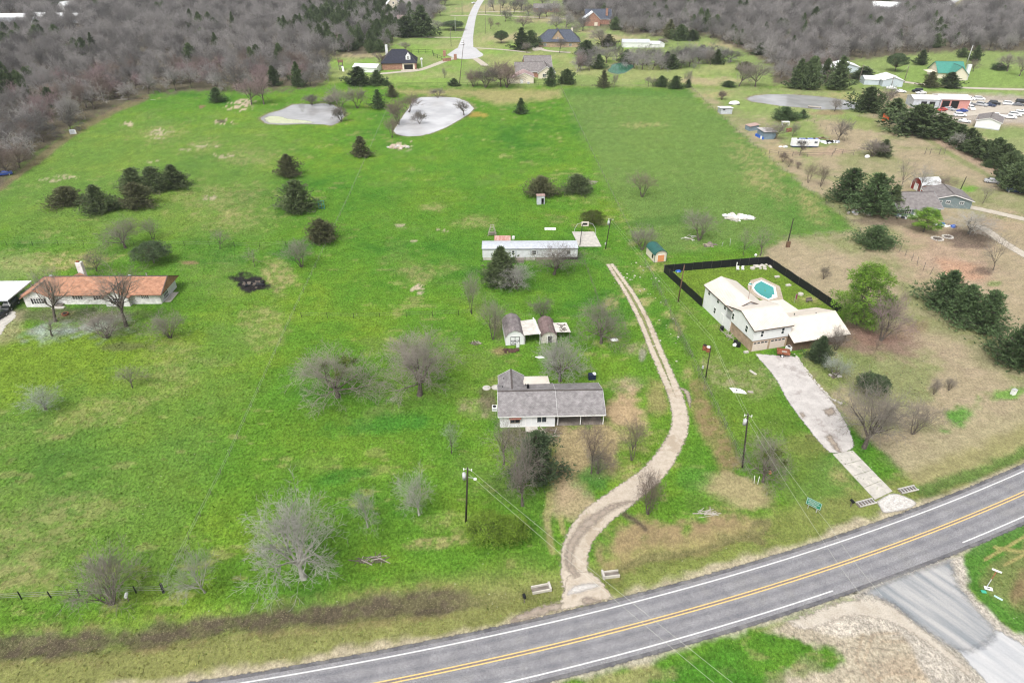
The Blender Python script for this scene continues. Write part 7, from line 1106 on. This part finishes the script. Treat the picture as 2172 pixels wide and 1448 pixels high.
# ------------------------------------------------------------------ vehicles
CARP = {c: M(c + '_car_paint', v_, .3, .03, .5, .5) for c, v_ in (('white', (.78, .79, .80)), ('black', (.016, .018, .022)), ('navy', (.025, .04, .10)), ('silver', (.45, .46, .48)), ('grey', (.13, .14, .16)), ('red', (.45, .06, .05)), ('blue', (.03, .07, .30)))}
CARM = {}
def car_parts(kind):
    if kind in CARM: return CARM[kind]
    L_, Wd = (4.6, 1.78) if kind == 'sedan' else (5.5, 1.95) if kind == 'pickup' else (4.75, 1.9)
    top = {'sedan': [(0, .62), (.25, .80), (1.25, .92), (1.95, 1.36), (3.15, 1.38), (3.95, .98), (4.5, .92), (4.6, .6)], 'suv': [(0, .65), (.2, .95), (1.2, 1.06), (1.75, 1.66), (4.3, 1.68), (4.65, 1.05), (4.75, .6)], 'pickup': [(0, .7), (.2, 1.0), (1.35, 1.1), (1.95, 1.75), (3.35, 1.75), (3.55, 1.12), (5.4, 1.1), (5.5, .65)]}[kind]
    b_ = MB(); secs = []
    for x, z in [(0.0, .55)] + top + [(L_, .5)]:
        y1 = Wd / 2 * (.93 if x < .3 or x > L_ - .3 else 1); yt = y1 * (.74 if z > 1.2 else .93); secs.append([(x - L_ / 2, -y1, .32), (x - L_ / 2, -y1, min(z, .92)), (x - L_ / 2, -yt, z), (x - L_ / 2, yt, z), (x - L_ / 2, y1, min(z, .92)), (x - L_ / 2, y1, .32)])
    n = len(b_.v)
    for s in secs: b_.v += s
    k = 6
    for i in range(len(secs) - 1):
        for j in range(k): b_.f.append((i * k + j, i * k + (j + 1) % k, (i + 1) * k + (j + 1) % k, (i + 1) * k + j))
    b_.f += [tuple(range(k)), tuple(len(b_.v) - 1 - i for i in range(k))]
    cab = [p for p in top if p[1] > 1.2]; x0, x1 = cab[0][0] - L_ / 2, cab[-1][0] - L_ / 2; zt = cab[0][1]; lo_ = [p for p in top if p[1] < 1.2 and p[0] < cab[0][0]][-1]; hi_ = [p for p in top if p[1] < 1.2 and p[0] > cab[-1][0]][0]; g_ = MB(); yt = Wd / 2 * .74
    gl = lambda a, f: a[0] - L_ / 2 + (f[0] - a[0]) * .12; ws = MB()
    xa, za, xb, zb = lo_[0] - L_ / 2, lo_[1], x0, zt
    ws.poly([(xa + .14, -Wd / 2 * .86, za + .1), (xa + .14, Wd / 2 * .86, za + .1), (xb - .05, yt * .92, zb - .04), (xb - .05, -yt * .92, zb - .04)]); ws.v = [(x - .03, y, z + .03) for x, y, z in ws.v]
    xa, za, xb, zb = hi_[0] - L_ / 2, hi_[1], x1, zt; rw = MB().poly([(xa - .1, Wd / 2 * .84, za + .12), (xa - .1, -Wd / 2 * .84, za + .12), (xb + .05, -yt * .9, zb - .05), (xb + .05, yt * .9, zb - .05)]); rw.v = [(x + .03, y, z + .03) for x, y, z in rw.v]
    sw = MB()
    for s in (-1, 1): sw.poly([(x0 - .45, s * Wd / 2 * .975, .98), (x1 + .3, s * Wd / 2 * .975, .98), (x1 - .05, s * (yt + .05), zt - .1), (x0 + .1, s * (yt + .05), zt - .1)][::s])
    wh = MB().tube([(0, -.1, 0), (0, .12, 0)], .34, 12); rim = MB().tube([(0, -.13, 0), (0, -.11, 0)], .2, 10)
    CARM[kind] = (L_, Wd, b_.mesh('body', False), ws.mesh('windscreen'), rw.mesh('rear_window'), sw.mesh('side_window'), wh.mesh('wheel'), rim.mesh('rim')); return CARM[kind]
def car(kind, colour, px, py, ang, label, group=None, xy=None):
    L_, Wd, bm_, ws, rw, sw, wh, rim = car_parts(kind); x, y = xy or P(px, py); t_ = thing('parked_car' if kind != 'pickup' else 'pickup_truck', label, 'pickup truck' if kind == 'pickup' else 'car', (x, y, .04), R(ang), group)
    o = link('body', bm_, CARP['white'], t_); o.material_slots[0].link = 'OBJECT'; o.material_slots[0].material = CARP[colour]
    link('windscreen', ws, m_glass, t_); link('rear_window', rw, m_glass, t_); link('side_window', sw, m_glass, t_)
    for sx in (-.31, .31):
        for s in (-1, 1): w_ = link('wheel', wh, m_rubber, t_); w_.location = (sx * L_, s * (Wd / 2 - .1), .34); r_ = link('rim', rim, m_steel, w_); w_.rotation_euler = (0, 0, 0 if s < 0 else math.pi)
    return t_
Zq = lambda x, y: (1780 + .1805 * x, 120 + .1805 * y); G_ = 'cars parked in the car yard'
for kind, c, x, y, a, lb in (('sedan', 'white', 610, 385, 160, 'white car beside the white barn'), ('sedan', 'white', 722, 424, 160, 'white car left of the black one behind the cedars'), ('suv', 'black', 915, 418, 5, 'black vehicle on the grass behind the workshop'), ('sedan', 'white', 960, 442, 8, 'white car in front of the black one behind the workshop'),
  ('suv', 'white', 1525, 512, 150, 'white vehicle at the corner of the pink workshop'), ('suv', 'white', 1640, 512, 170, 'white van at the left end of the back row'), ('suv', 'silver', 1672, 582, 130, 'silver minivan in the back row'), ('sedan', 'navy', 1768, 585, 130, 'dark blue car in the back row'), ('suv', 'black', 1820, 565, 140, 'black pickup sized car in the back row'), ('suv', 'white', 1985, 570, 165, 'white vehicle in the middle of the back row'), ('sedan', 'grey', 2100, 580, 160, 'grey car at the right of the back row'), ('suv', 'black', 2140, 548, 165, 'black vehicle at the right edge of the yard'),
  ('suv', 'white', 1545, 625, 80, 'white vehicle seen from behind by the pink wall'), ('sedan', 'silver', 1295, 632, 120, 'silver car with open bonnet at the workshop bays'), ('sedan', 'blue', 1440, 655, 10, 'blue car before the workshop'), ('sedan', 'grey', 1535, 575, 150, 'grey car tucked behind the pink wall corner'), ('suv', 'white', 1415, 704, 170, 'white van left of the white building'), ('sedan', 'white', 1470, 775, 150, 'white car beside the hedge and the white building'), ('sedan', 'red', 1205, 642, 20, 'red car half hidden by the cedars'),
  ('pickup', 'white', 1835, 712, 150, 'first white pickup in the front row'), ('pickup', 'white', 1990, 728, 160, 'white pickup nearest the white building lawn'), ('suv', 'white', 2062, 700, 155, 'white vehicle behind the nearest pickup'), ('suv', 'white', 2128, 682, 155, 'white vehicle at the far end of the front row'), ('sedan', 'white', 2180, 665, 155, 'white car cut off by the right edge')):
    px, py = Zq(x, y); car(kind, c, px, py, a, lb, G_)
car('sedan', 'silver', 2104, 388, 155, 'silver car on the dry ground by the right hand cedars'); car('sedan', 'navy', 2150, 408, 155, 'dark blue car behind the silver one by the cedars'); car('suv', 'white', 981, 95, 88, 'white vehicle at the mouth of the turning circle'); car('sedan', 'white', 1004, 8, 60, 'white car on the far street'); car('suv', 'white', 2010, 436, 10, 'white vehicle between the teal house and the garage'); car('pickup', 'silver', 2036, 438, 5, 'pale boat sized vehicle before the garage')
car('sedan', 'black', 0, 0, 80, 'black car at the front of the white carport', xy=P(-4, 676)); car('suv', 'black', 0, 0, 95, 'dark vehicle under the white carport', xy=P(24, 652)); car('sedan', 'blue', 0, 0, 30, 'blue car at the edge of the left wood', xy=P(10, 372)); car('suv', 'white', 865, 149, 95, 'white vehicle inside the brick house garage', xy=(-57.5, 396.2))

# ------------------------------------------------------------------ signs, roadside, yard things
gs = thing('road_sign', 'green road sign with white lettering beside the highway', 'road sign', (*P(1722, 1082), 0), R(-42)); [MB().bar((x, 0, -.2), (x, 0, 2.0), .08).build('post', m_steel, gs) for x in (-.6, .6)]
m_sgn = M('sign_green', (.008, .20, .125), .45, .05); o = MB().box(0, -.06, .75, 2.1, .03, 1.25).build('panel', m_sgn, gs); q = MB(); F = face(0, -.08, .75, S_)
for a0, a1, b0, b1 in ((-1.0, 1.0, .03, .07), (-1.0, 1.0, 1.18, 1.22), (-1.0, -.96, .07, 1.18), (.96, 1.0, .07, 1.18)): fbox(q, F, a0, a1, b0, b1, 0, .008)
q.build('border', m_trim, o); sq = random.Random(4); q = MB()
for b0, a0, a1 in ((.84, -.75, .72), (.54, -.82, .80), (.24, -.70, .55)):
    a = a0
    while a < a1:
        w_ = sq.uniform(.07, .12); fbox(q, F, a, a + w_ * .35, b0, b0 + .17, 0, .008); fbox(q, F, a + w_ * .35, a + w_, b0 + sq.choice((0, .07, .13)), b0 + sq.choice((0, .07, .13)) + .04, 0, .008) if False else fbox(q, F, a + w_ * .35, a + w_, b0 + .13, b0 + .17, 0, .008); a += w_ + .045
q.build('lettering', m_trim, o)
ss = thing('street_sign', 'leaning rusty street sign post with white blade by the side road', 'street sign', (*P(2091, 1247), 0)); tp = P(2114, 1211, 2.4); bx_ = P(2091, 1247); dv = (tp[0] - bx_[0], tp[1] - bx_[1]); dv = (dv[0], dv[1]); MB().bar((0, 0, -.1), (dv[0], dv[1], 2.4), .08).build('post', m_steel, ss); MB().bar((dv[0] * .55, dv[1] * .55, 1.32), (dv[0] * .97, dv[1] * .97, 2.33), .1).build('rusty_sleeve', m_rust, ss); MB().box(dv[0], dv[1], 2.4, 1.05, .12, .2, -.6).build('blade', m_trim, ss)
for px, py, w_, d_, a, mt, nm, lb in ((2096, 1248, .95, .5, -.3, m_trim, 'sign_plate', 'white fallen sign plate at the foot of the street sign'), (2086, 1255, .6, .4, -.1, M('pale_green_plastic', (.06, .42, .28), .5, .1), 'plastic_scrap', 'green plastic scrap beside the white fallen plate'), (2117, 1268, .95, .25, -.75, M('pale_teal_plate', (.45, .66, .62), .5, .1), 'street_blade_plate', 'pale teal fallen sign blade on the grass')): o = tag(MB().box(0, 0, .03, w_, d_, .05).build(nm, mt), lb, 'scrap'); o.location = (*P(px, py), .03); o.rotation_euler = (.08, .05, a)
o = tag(MB().box(0, 0, 0, .35, .14, .012).build('dark_mark', m_black), 'small dark mark on the white fallen sign plate', 'mark'); o.location = (*P(2096, 1248), .125); o.rotation_euler = (.08, .05, -.3)
def culvert(label, px, py, rz, L_=2.2):
    t_ = thing('culvert_headwall', label, 'culvert', (*P(px, py), -.1), rz); MB().box(0, .42, -.2, L_, .16, .45).build('wing_wall', m_concrete, t_); MB().box(0, -.42, -.2, L_, .16, .38).build('wing_wall', m_concrete, t_); MB().box(L_ / 2 + .12, 0, -.2, .26, 1.1, .62).build('head_wall', m_conc2, t_); MB().box(0, 0, -.1, L_, .68, .06).build('floor', m_carfloor, t_); return t_
culvert('concrete culvert end left of the gravel drive mouth', 1146, 1247, .22); culvert('concrete culvert end right of the gravel drive mouth', 1297, 1216, .14 + math.pi, 2.0)
def grate(label, px, py, rz):
    t_ = thing('culvert_grate', label, 'culvert', (*P(px, py), 0), rz); [MB().bar((-1.4, y, .25), (1.5, y, .25), .16).build('rail', m_conc2, t_) for y in (-.45, .45)]
    for k in range(6): MB().bar((-1.2 + k * .5, -.45, .28), (-1.2 + k * .5, .45, .28), .09).build('bar', m_steel, t_)
    MB().box(0, 0, .0, 2.8, .8, .08).build('opening', m_post, t_)
grate('pale culvert grate left of the concrete driveway', 1836, 1068, .30); grate('pale culvert grate right of the concrete driveway', 1925, 1040, .28)
for lb, px, py, mt in (('black mailbox beside the highway left of the gravel drive', 1112, 1276, m_black), ('small black mailbox left of the concrete driveway', 1804, 1074, m_black), ('white mailbox like box by the bushy roadside tree', 273, 1274, m_trim)):
    t_ = thing('mailbox', lb, 'mailbox', (*P(px, py), 0), .25); MB().bar((0, 0, -.1), (0, 0, .95), .1).build('post', m_post, t_); MB().tube([(0, -.3, 1.1), (0, .3, 1.1)], .2, 10).build('box', mt, t_)
t_ = thing('utility_box', 'white utility pedestal on the green patch at the right edge', 'utility box', (*P(2148, 836), 0), .3); MB().box(0, 0, 0, .75, .55, 1.0).build('cabinet', m_trim, t_); MB().box(0, 0, 1.0, .82, .62, .08).build('lid', m_steel, t_)
sl_ = thing('concrete_slab', 'pale concrete slab pad behind the mobile home', 'slab', (0, 0, 0)); MB().prism([(16.0, 169.9), (17.1, 160.4), (22.8, 160.4), (21.9, 169.9)][::1][::-1][::-1], -.05, .14).build('slab', m_conc2, sl_)
sl_ = thing('small_slab', 'small white slab on the grass behind the mobile home', 'slab', (*P(1167, 486), 0)); MB().box(0, 0, -.05, 3.0, 1.4, .2).build('slab', m_trim, sl_)
ho = thing('basketball_hoop', 'basketball hoop frame with square backboard on the slab', 'hoop', (18.3, 164.0, 0)); MB().bar((-1.0, -3.2, .1), (.3, 5.0, 2.6), .16).build('pole', m_dark, ho); q = MB(); F = face(1.0, 5.2, 2.0, S_)
for a0, a1, b0, b1 in ((-.95, -.62, 0, 1.25), (.62, .95, 0, 1.25), (-.62, .62, .9, 1.25), (-.62, .62, 0, .28)): fbox(q, F, a0, a1, b0, b1, -.05, .05)
q.build('backboard', m_tanmetal, ho); q = MB(); fbox(q, F, -.62, .62, .28, .9, -.04, .0); q.build('centre_panel', m_dark, ho)
for s in (-1, 1): MB().tube([(1.0 + s * .9, 5.2, 2.9), (1.0 + s * 2.0, 5.0, 2.7), (1.0 + s * 2.7, 4.6, 1.6), (1.0 + s * 2.9, 4.4, 0)], .05, 6).build('hoop_pipe', m_steel, ho)
tb = thing('trash_bin', 'navy dumpster bin with rubbish behind the carport', 'bin', (*P(1255, 803), 0), .1); MB().box(0, 0, 0, 1.3, .9, 1.0).build('body', M('navy_plastic', (.015, .022, .06), .5, .1), tb); MB().box(-.2, 0, 1.0, .8, .9, .08).build('lid', bpy.data.materials['navy_plastic'], tb); MB().blob(.42, .05, 1.08, .34, .36, .2, 5).build('bag', m_trim, tb)
for px, py, r_, lb in ((1494, 741, .42, 'left rusty barrel near the short dark pole'), (1502, 745, .47, 'right rusty barrel with a pale rim near the short dark pole')):
    t_ = thing('rusty_barrel', lb, 'barrel', (*P(px, py), 0)); MB().cyl(0, 0, 0, 1.0, r_, 14).build('drum', m_rust, t_); MB().cyl(0, 0, 1.0, 1.02, r_ * .9, 14).build('top', m_dark if r_ < .45 else m_trim, t_)
tr = thing('utility_trailer', 'rusty red utility trailer parked on the drive by the garage', 'trailer', (*locC(5.7, -2.3), 0), -.25); MB().box(0, 0, .55, 2.3, 1.5, .1).build('bed', m_rust, tr)
for x, y, sx, sy in ((0, .75, 2.3, .06), (0, -.75, 2.3, .06), (1.15, 0, .06, 1.5), (-1.15, 0, .06, 1.5)): MB().box(x, y, .6, sx, sy, .45).build('side_board', m_rust, tr)
for s in (-1, 1): w_ = MB().tube([(-.2, s * .82, .34), (-.2, s * 1.0, .34)], .34, 12).build('wheel', m_rubber, tr); MB().tube([(-.2, s * 1.0, .34), (-.2, s * 1.02, .34)], .2, 10).build('rim', m_trim, w_)
MB().bar((1.15, 0, .5), (2.2, -.1, .42), .1).build('tongue', m_dark, tr); MB().box(.2, .1, .65, .9, .5, .12).build('board', m_pale_wood, tr)
sc_ = thing('septic_cover', 'white concrete lid lying on the right hand lawn', 'slab', (*P(1567, 829), 0), -.22); q = MB(); q.prism([(-1.6, .55), (-1.0, -.75), (1.3, -.65), (.95, .1), (.2, .6)][::-1][::-1], .0, .14); q.build('lid', m_trim, sc_); MB().cyl(-.4, -.2, .14, .4, .1, 8).build('pipe', m_dark, sc_); MB().box(2.0, .1, .0, .95, .55, .12).build('side_slab', m_pale_wood, sc_)
tag(MB().box(*P(1597, 790), 0, .5, 1.6, .08, .5).build('flat_stone', m_concrete), 'narrow flat slab in the lawn beside the old driveway', 'slab')
for lb, px, py, mt, sh in (('orange bucket at the foot of the driveway pole tree', 1633, 1004, m_or, (.2, .45)), ('red bucket left of the lot line cedar', 661, 508, M('red_plastic', (.55, .06, .03), .5, .1), (.35, .6)), ('white bucket by the shed path', 1062, 868, m_trim, (.2, .4))): tag(MB().cyl(*P(px, py), 0, sh[1], sh[0], 10, sh[0] * 1.15).build('bucket', mt), lb, 'bucket')
cg = thing('metal_rack', 'tall blue metal frame beside the lot line cedar', 'frame', (*P(683, 444), 0)); [MB().bar((x, 0, 0), (x, 0, 2.6), .09).build('upright', M('teal_blue_paint', (.04, .22, .26), .5, .1) if x < -.5 else bpy.data.materials['teal_blue_paint'], cg) for x in (-.8, 0, .8)]; [MB().bar((-.8, 0, z), (.8, 0, z), .08).build('crossbar', bpy.data.materials['teal_blue_paint'], cg) for z in (.5, 1.5, 2.6)]
bn = thing('panel_gate', 'grey box left at the edge of the left wood', 'box', (*P(155, 284), 0), .5); MB().box(0, 0, 0, 2.0, 1.1, 1.5).build('panel', m_galv, bn); MB().box(1.0, -.56, .0, .5, .06, 1.45).build('door', m_trim, bn)
og = tag(MB().box(*P(1877, 257), .05, 3.0, .12, 3.0, .2).build('orange_panel', M('orange_mesh', (.80, .16, .06), .7, .1)), 'bright orange panel standing against the cedars', 'panel')
def heap(name, label, cat, px, py, n, rx, ry, mats, size, seed, stick=False):
    q_ = random.Random(seed); t_ = thing(name, label, cat, (*P(px, py), 0)); nm = 'stick' if stick else 'piece'
    for k in range(n):
        a, rr = q_.uniform(0, 6.28), q_.random() ** .6; x, y = rx * rr * math.cos(a), ry * rr * math.sin(a); s = size * q_.uniform(.5, 1.4); mt = mats[k % len(mats)]
        if stick: b_ = q_.uniform(0, 6.28); MB().bar((x - math.cos(b_) * s, y - math.sin(b_) * s * .6, q_.uniform(.02, .2)), (x + math.cos(b_) * s, y + math.sin(b_) * s * .6, q_.uniform(.05, .55) * (1.2 - rr)), .09 * q_.uniform(.5, 1.2)).build(nm, mt, t_)
        else: MB().blob(x, y, s * .15, s * .55, s * .5, s * .3, k + seed, 6, 4, .4).build(nm, mt, t_)
heap('brush_pile', 'pile of bare branches beside the biggest foreground tree', 'brush pile', 786, 1189, 26, 1.9, .9, [m_bark, m_pale_wood, m_bark], 1.1, 1, True); heap('brush_pile', 'pale dead branches on the grass left of the green sign', 'brush pile', 1500, 1089, 16, 1.4, .6, [m_barkpale, m_pale_wood], .9, 2, True); heap('log_pile', 'small pile of cut logs left of the white barn shed', 'log pile', 1008, 728, 16, 1.0, .6, [m_bark, m_pale_wood], .7, 3, True)
heap('rubble_pile', 'white rubble heap in the right hand field', 'rubble', 1566, 462, 34, 4.2, 2.4, [m_trim, m_conc2, m_trim, m_concrete], 1.5, 4); heap('brush_pile', 'grey woodpile beside the green cedar', 'brush pile', 1253, 388, 22, 2.0, 2.0, [m_pale_wood, m_post], 1.4, 5, True); heap('board_pile', 'heap of boards under the many stemmed field tree', 'board pile', 1462, 505, 12, 2.0, 1.5, [m_trim, m_pale_wood], 1.2, 6, True); heap('rock_pile', 'low brown heap by the field stub posts', 'pile', 1506, 521, 16, 1.8, 1.2, [m_tanwall, m_post], 1.0, 7)
heap('ash_heap', 'black burnt heap on the left side of the lot line', 'ash heap', 535, 603, 34, 3.2, 2.2, [m_dark, m_black, m_dark, m_bark], .9, 8); heap('stone_heap', 'white stones at the end of the trailer yard', 'rubble', 1664, 312, 12, 1.6, 1.2, [m_trim, m_galv], .9, 9); heap('scrap_heap', 'reddish scrap pile behind the travel trailer', 'scrap heap', 1740, 294, 22, 4.5, 2.0, [m_rust, m_dark, m_galv], 1.4, 10, True); heap('scrap_heap', 'grey scrap pile right of the travel trailer', 'scrap heap', 1758, 303, 22, 3.2, 2.0, [m_galv, m_trim, m_dark], 1.3, 11); heap('log_heap', 'fallen logs at the edge of the left wood', 'log pile', 285, 212, 14, 9, 3, [m_barkpale, m_bark], 2.6, 12, True); heap('trash_heap', 'pale junk under the big cedar clump', 'junk', 1822, 452, 18, 6, 2.0, [m_trim, m_pale_wood, m_galv], 1.0, 13); heap('trash_heap', 'junk along the front of the teal house', 'junk', 1920, 461, 14, 4, 1.2, [m_dark, m_trim, m_galv], .9, 14); heap('trash_heap', 'white and blue junk by the bright pine', 'junk', 2000, 480, 14, 4, 1.4, [m_trim, m_dark, m_blue], .9, 15)
heap('mulch_heap', 'dark leaves and clippings in front of the barn shed', 'mulch', 1082, 744, 18, 1.5, .8, [M('dark_mulch', (.09, .05, .04), .9, .3)], .7, 16); heap('dead_brush', 'tangle of dead branches at the corner of the grey house', 'brush pile', 1155, 918, 26, 2.6, 1.0, [m_pale_wood, m_post], 1.2, 17, True)
heap('flower_bed', 'stone edged flower bed left of the hazy green tree', 'flower bed', 1770, 796, 22, 1.4, .9, [m_conc2, m_bark, m_conc2], .5, 18); heap('rockery', 'stone rockery in the far corner of the pool yard', 'rockery', 1622, 566, 26, 3.6, 1.4, [m_conc2, m_concrete], .8, 19); heap('junk_corner', 'blue and green tubs in the corner of the black fence', 'junk', 1432, 575, 7, .9, .8, [m_blue, bpy.data.materials['pale_green_plastic'], m_trim], .9, 20)
heap('scattered_rocks', 'pale rocks strewn beside the top of the gravel drive', 'rocks', 1345, 590, 24, 6, 9, [m_conc2, m_concrete], .34, 21); heap('scattered_rocks', 'pale rocks strewn along the right lot line', 'rocks', 1400, 690, 18, 3.5, 14, [m_conc2, m_concrete], .30, 22); heap('shore_rocks', 'pale rubble on the near shore of the main pond', 'rubble', 845, 312, 30, 4.0, 2.6, [m_conc2, M('pinkish_stone', (.50, .40, .33), .9, .2)], 1.2, 23)
eb = thing('stone_edging', 'line of white stones edging the old driveway', 'edging', (0, 0, 0)); st_m = MB().blob(0, 0, .1, .26, .2, .17, 3, 6, 4, .3).mesh('stone')
for i, (x, y) in enumerate(along([(1686, 752), (1702, 775), (1722, 800), (1745, 828), (1765, 848), (1784, 856)], .52)): o = link('stone', st_m, m_conc2, eb); o.location = (x + jq.uniform(-.08, .08), y + jq.uniform(-.08, .08), 0); o.rotation_euler = (0, 0, jq.uniform(0, 6)); o.scale = [jq.uniform(.7, 1.3)] * 3
for lb, px, py, r_ in (('stone ring bed left of the two on the pinkish yard', 1988, 507, 1.35), ('stone ring bed right of the two on the pinkish yard', 2010, 503, 1.2)):
    t_ = thing('stone_ring', lb, 'flower bed', (*P(px, py), 0)); [MB().blob(math.cos(a) * r_, math.sin(a) * r_, .12, .28, .28, .2, k, 6, 4).build('stone', m_conc2, t_) for k, a in enumerate(np.linspace(0, 6.28, 15)[:-1])]; MB().cyl(0, 0, -.05, .05, r_ - .2, 14).build('soil', m_bark, t_)
lamp = thing('yard_lamp', 'white globe lamp on a post in the pool yard', 'lamp', (*P(1599, 560), 0)); MB().cyl(0, 0, 0, 2.2, .05, 8).build('post', m_steel, lamp); MB().blob(0, 0, 2.4, .32, .32, .32, 2, 10, 8, 0).build('globe', m_trim, lamp, True)
tag(MB().cyl(*P(1562, 566), 0, 1.2, .12, 8).build('white_post', m_trim), 'short white post by the back of the black fence', 'post')
sw_ = thing('garden_swing', 'white garden chairs on the grass beyond the pool', 'chairs', (*P(1570, 573), 0)); [MB().box(x, y, .3, .6, .5, .12).build('seat', m_trim, sw_) for x, y in ((-.6, 0), (.6, .1))]; [MB().box(x, y, .42, .6, .08, .6).build('backrest', m_trim, sw_) for x, y in ((-.6, .27), (.6, .37))]; [MB().box(x + dx_, y + dy_, 0, .07, .07, .3).build('leg', m_trim, sw_) for x, y in ((-.6, 0), (.6, .1)) for dx_ in (-.22, .22) for dy_ in (-.18, .18)]
fl_ = thing('flag', 'small dark flag on a pole in the pool yard', 'flag', (*P(1684, 643), 0)); MB().cyl(0, 0, 0, 2.4, .03, 6).build('pole', m_steel, fl_); m = MB()
for i in range(6): z = 2.35 - i * .2; m.poly([(.03, .03 * (i % 2), z), (.42, .08 * ((i + 1) % 2), z - .25), (.40, .08 * (i % 2), z - .45), (.03, .03 * ((i + 1) % 2), z - .2)])
m.build('cloth', M('flag_cloth', (.10, .06, .14), .8, .4, 3, col2=(.35, .05, .06)), fl_)
for lb, px, py, k in (('round fire ring right of the pool', 1698, 625, 0), ('round stone planter beyond the pool', 1596, 570, 0), ('small stone slab beyond the pool deck', 1648, 588, 1), ('stone slab on the grass right of the pool deck', 1672, 606, 1)): tag((MB().cyl(*P(px, py), 0, .35, .6, 12) if k == 0 else MB().box(*P(px, py), 0, 1.1, .7, .3, .3)).build('planter' if k == 0 else 'stone_slab', m_concrete), lb, 'planter' if k == 0 else 'slab')
bk = thing('bench', 'metal bench by the far corner of the pool yard', 'bench', (*P(1716, 640), 0), .3); MB().box(0, 0, .4, 1.5, .5, .07).build('seat', m_post, bk); MB().box(0, .25, .45, 1.5, .06, .5).build('backrest', m_post, bk); [MB().box(x, 0, 0, .08, .45, .4).build('leg', m_post, bk) for x in (-.65, .65)]
for lb, px, py in (('brick gate pillar left of the drive to the brick house', 943, 119), ('brick gate pillar at the turning circle', 966, 127)): o = put_mesh('gate_pillar', MB().box(0, 0, 0, 1.6, 1.6, 3.0), m_brick_red, None); o.location = (*P(px, py), 0); tag(o, lb, 'pillar')
o = put_mesh('brick_wall', MB().box(0, 0, 0, 5.0, .7, 1.6, .5), m_brick_red, None); o.location = (*P(948, 130), 0); tag(o, 'low brick wall beside the gate pillars', 'wall')
pg = thing('play_tower', 'wooden play tower with a white slide on the far lawn', 'play tower', (*P(724, 149), 0), .3); [MB().box(x, y, 0, .2, .2, 4.2).build('post', m_post, pg) for x in (-1, 1) for y in (-1, 1)]; MB().box(0, 0, 2.0, 2.3, 2.3, .2).build('deck', m_post, pg); MB().slab([(-1.4, -1.4, 4.2), (1.4, -1.4, 4.2), (1.4, 0, 5.3), (-1.4, 0, 5.3)], .12).build('roof', m_polewood2, pg); MB().slab([(-1.4, 0, 5.3), (1.4, 0, 5.3), (1.4, 1.4, 4.2), (-1.4, 1.4, 4.2)], .12).build('roof', m_polewood2, pg); MB().slab([(.2, -5.0, .2), (1.2, -5.0, .2), (1.2, -1.0, 2.2), (.2, -1.0, 2.2)], .12).build('slide', m_trim, pg)
bt = thing('picnic_table', 'white table like stand on the grass by the blue sheds', 'table', (*P(1665, 266), 0)); MB().box(0, 0, 1.3, 3.0, 1.6, .2).build('top', m_trim, bt); [MB().box(x, y, 0, .2, .2, 1.3).build('leg', m_trim, bt) for x in (-1.3, 1.3) for y in (-.6, .6)]
dk_ = thing('pond_dock', 'small grey dock at the near shore of the far pond', 'dock', (*P(1728, 228), 0), -.5); MB().box(0, 0, .15, 5.5, 1.6, .2).build('deck', m_pale_wood, dk_); [MB().box(x, y, -.6, .2, .2, .9).build('post', m_post, dk_) for x in (-2.4, 2.4) for y in (-.7, .7)]
bo = thing('upturned_boat', 'white upturned boat beside the goat shed', 'boat', (*P(1557, 222), 0), .1); MB().blob(0, 0, .5, 2.6, 1.2, 1.1, 6, 12, 8, .04).build('hull', m_trim, bo, True); MB().box(0, 0, .02, 4.6, 1.9, .25).build('gunwale', m_dark, bo)
MB_ = MB(); tk = thing('plastic_sheet', 'crumpled white sheet on the ground by the gravel drive', 'sheet', (*P(1303, 722), 0)); MB().blob(0, 0, .15, .75, .6, .35, 9, 8, 6, .3).build('sheet', m_trim, tk); tk = thing('plastic_sheet', 'crumpled white sheet behind the pale tangled tree', 'sheet', (*P(1145, 758), 0)); MB().blob(0, 0, .05, .8, .35, .15, 8, 8, 6, .4).build('sheet', m_trim, tk)
tk = thing('water_trough', 'white tub on the dry slope below the small cedar', 'tub', (*P(1839, 335), 0)); MB().blob(0, 0, .5, .9, .6, .6, 3, 8, 6, .15).build('tub', m_trim, tk)
for lb, px, py in (('black beetle like barrel left of the sapling by the blue sheds', 1670, 280), ('second black barrel by the blue sheds', 1676, 279)): tag(MB().cyl(*P(px, py), 0, 1.3, .6, 10).build('barrel', m_rust), lb.replace('black beetle like', 'rusty').replace('second black', 'second rusty'), 'barrel')
# weeds along the right lot line and the drive
wm_ = MB(); wq = random.Random(11); segs_ = []
for x, y in along([(1372, 565), (1470, 765), (1530, 890), (1590, 1015)], .22):
    if fbm(np.array([x]), np.array([y]), 6, 55, 2)[0] < .46: continue
    for k in range(4):
        a = wq.uniform(0, 6.28); px_, py_ = x + wq.gauss(0, .5), y + wq.gauss(0, .5); h_ = wq.uniform(.4, 1.3); segs_.append((px_, py_, 0, px_ + math.cos(a) * h_ * .4, py_ + math.sin(a) * h_ * .4, h_, .012, .006))
link('dry_weeds', tubes(segs_, 3, 'dry_weeds'), TW['grey'], kind='stuff')

# ------------------------------------------------------------------ the air: a faint even haze over the whole place
hz = MB().hexa([(-9000, -200, -4), (9000, -200, -4), (9000, 9000, -4), (-9000, 9000, -4), (-9000, -200, 76), (9000, -200, 76), (9000, 9000, 76), (-9000, 9000, 76)]); mh = bpy.data.materials.new('haze_air'); mh.use_nodes = True; ht = mh.node_tree
ht.nodes.clear(); pv = ht.nodes.new('ShaderNodeVolumePrincipled'); pv.inputs['Color'].default_value = (.86, .90, 1.0, 1); pv.inputs['Density'].default_value = .00011; pv.inputs['Anisotropy'].default_value = .2
om = ht.nodes.new('ShaderNodeOutputMaterial'); ht.links.new(pv.outputs[0], om.inputs['Volume']); hz.build('haze', mh, kind='stuff')
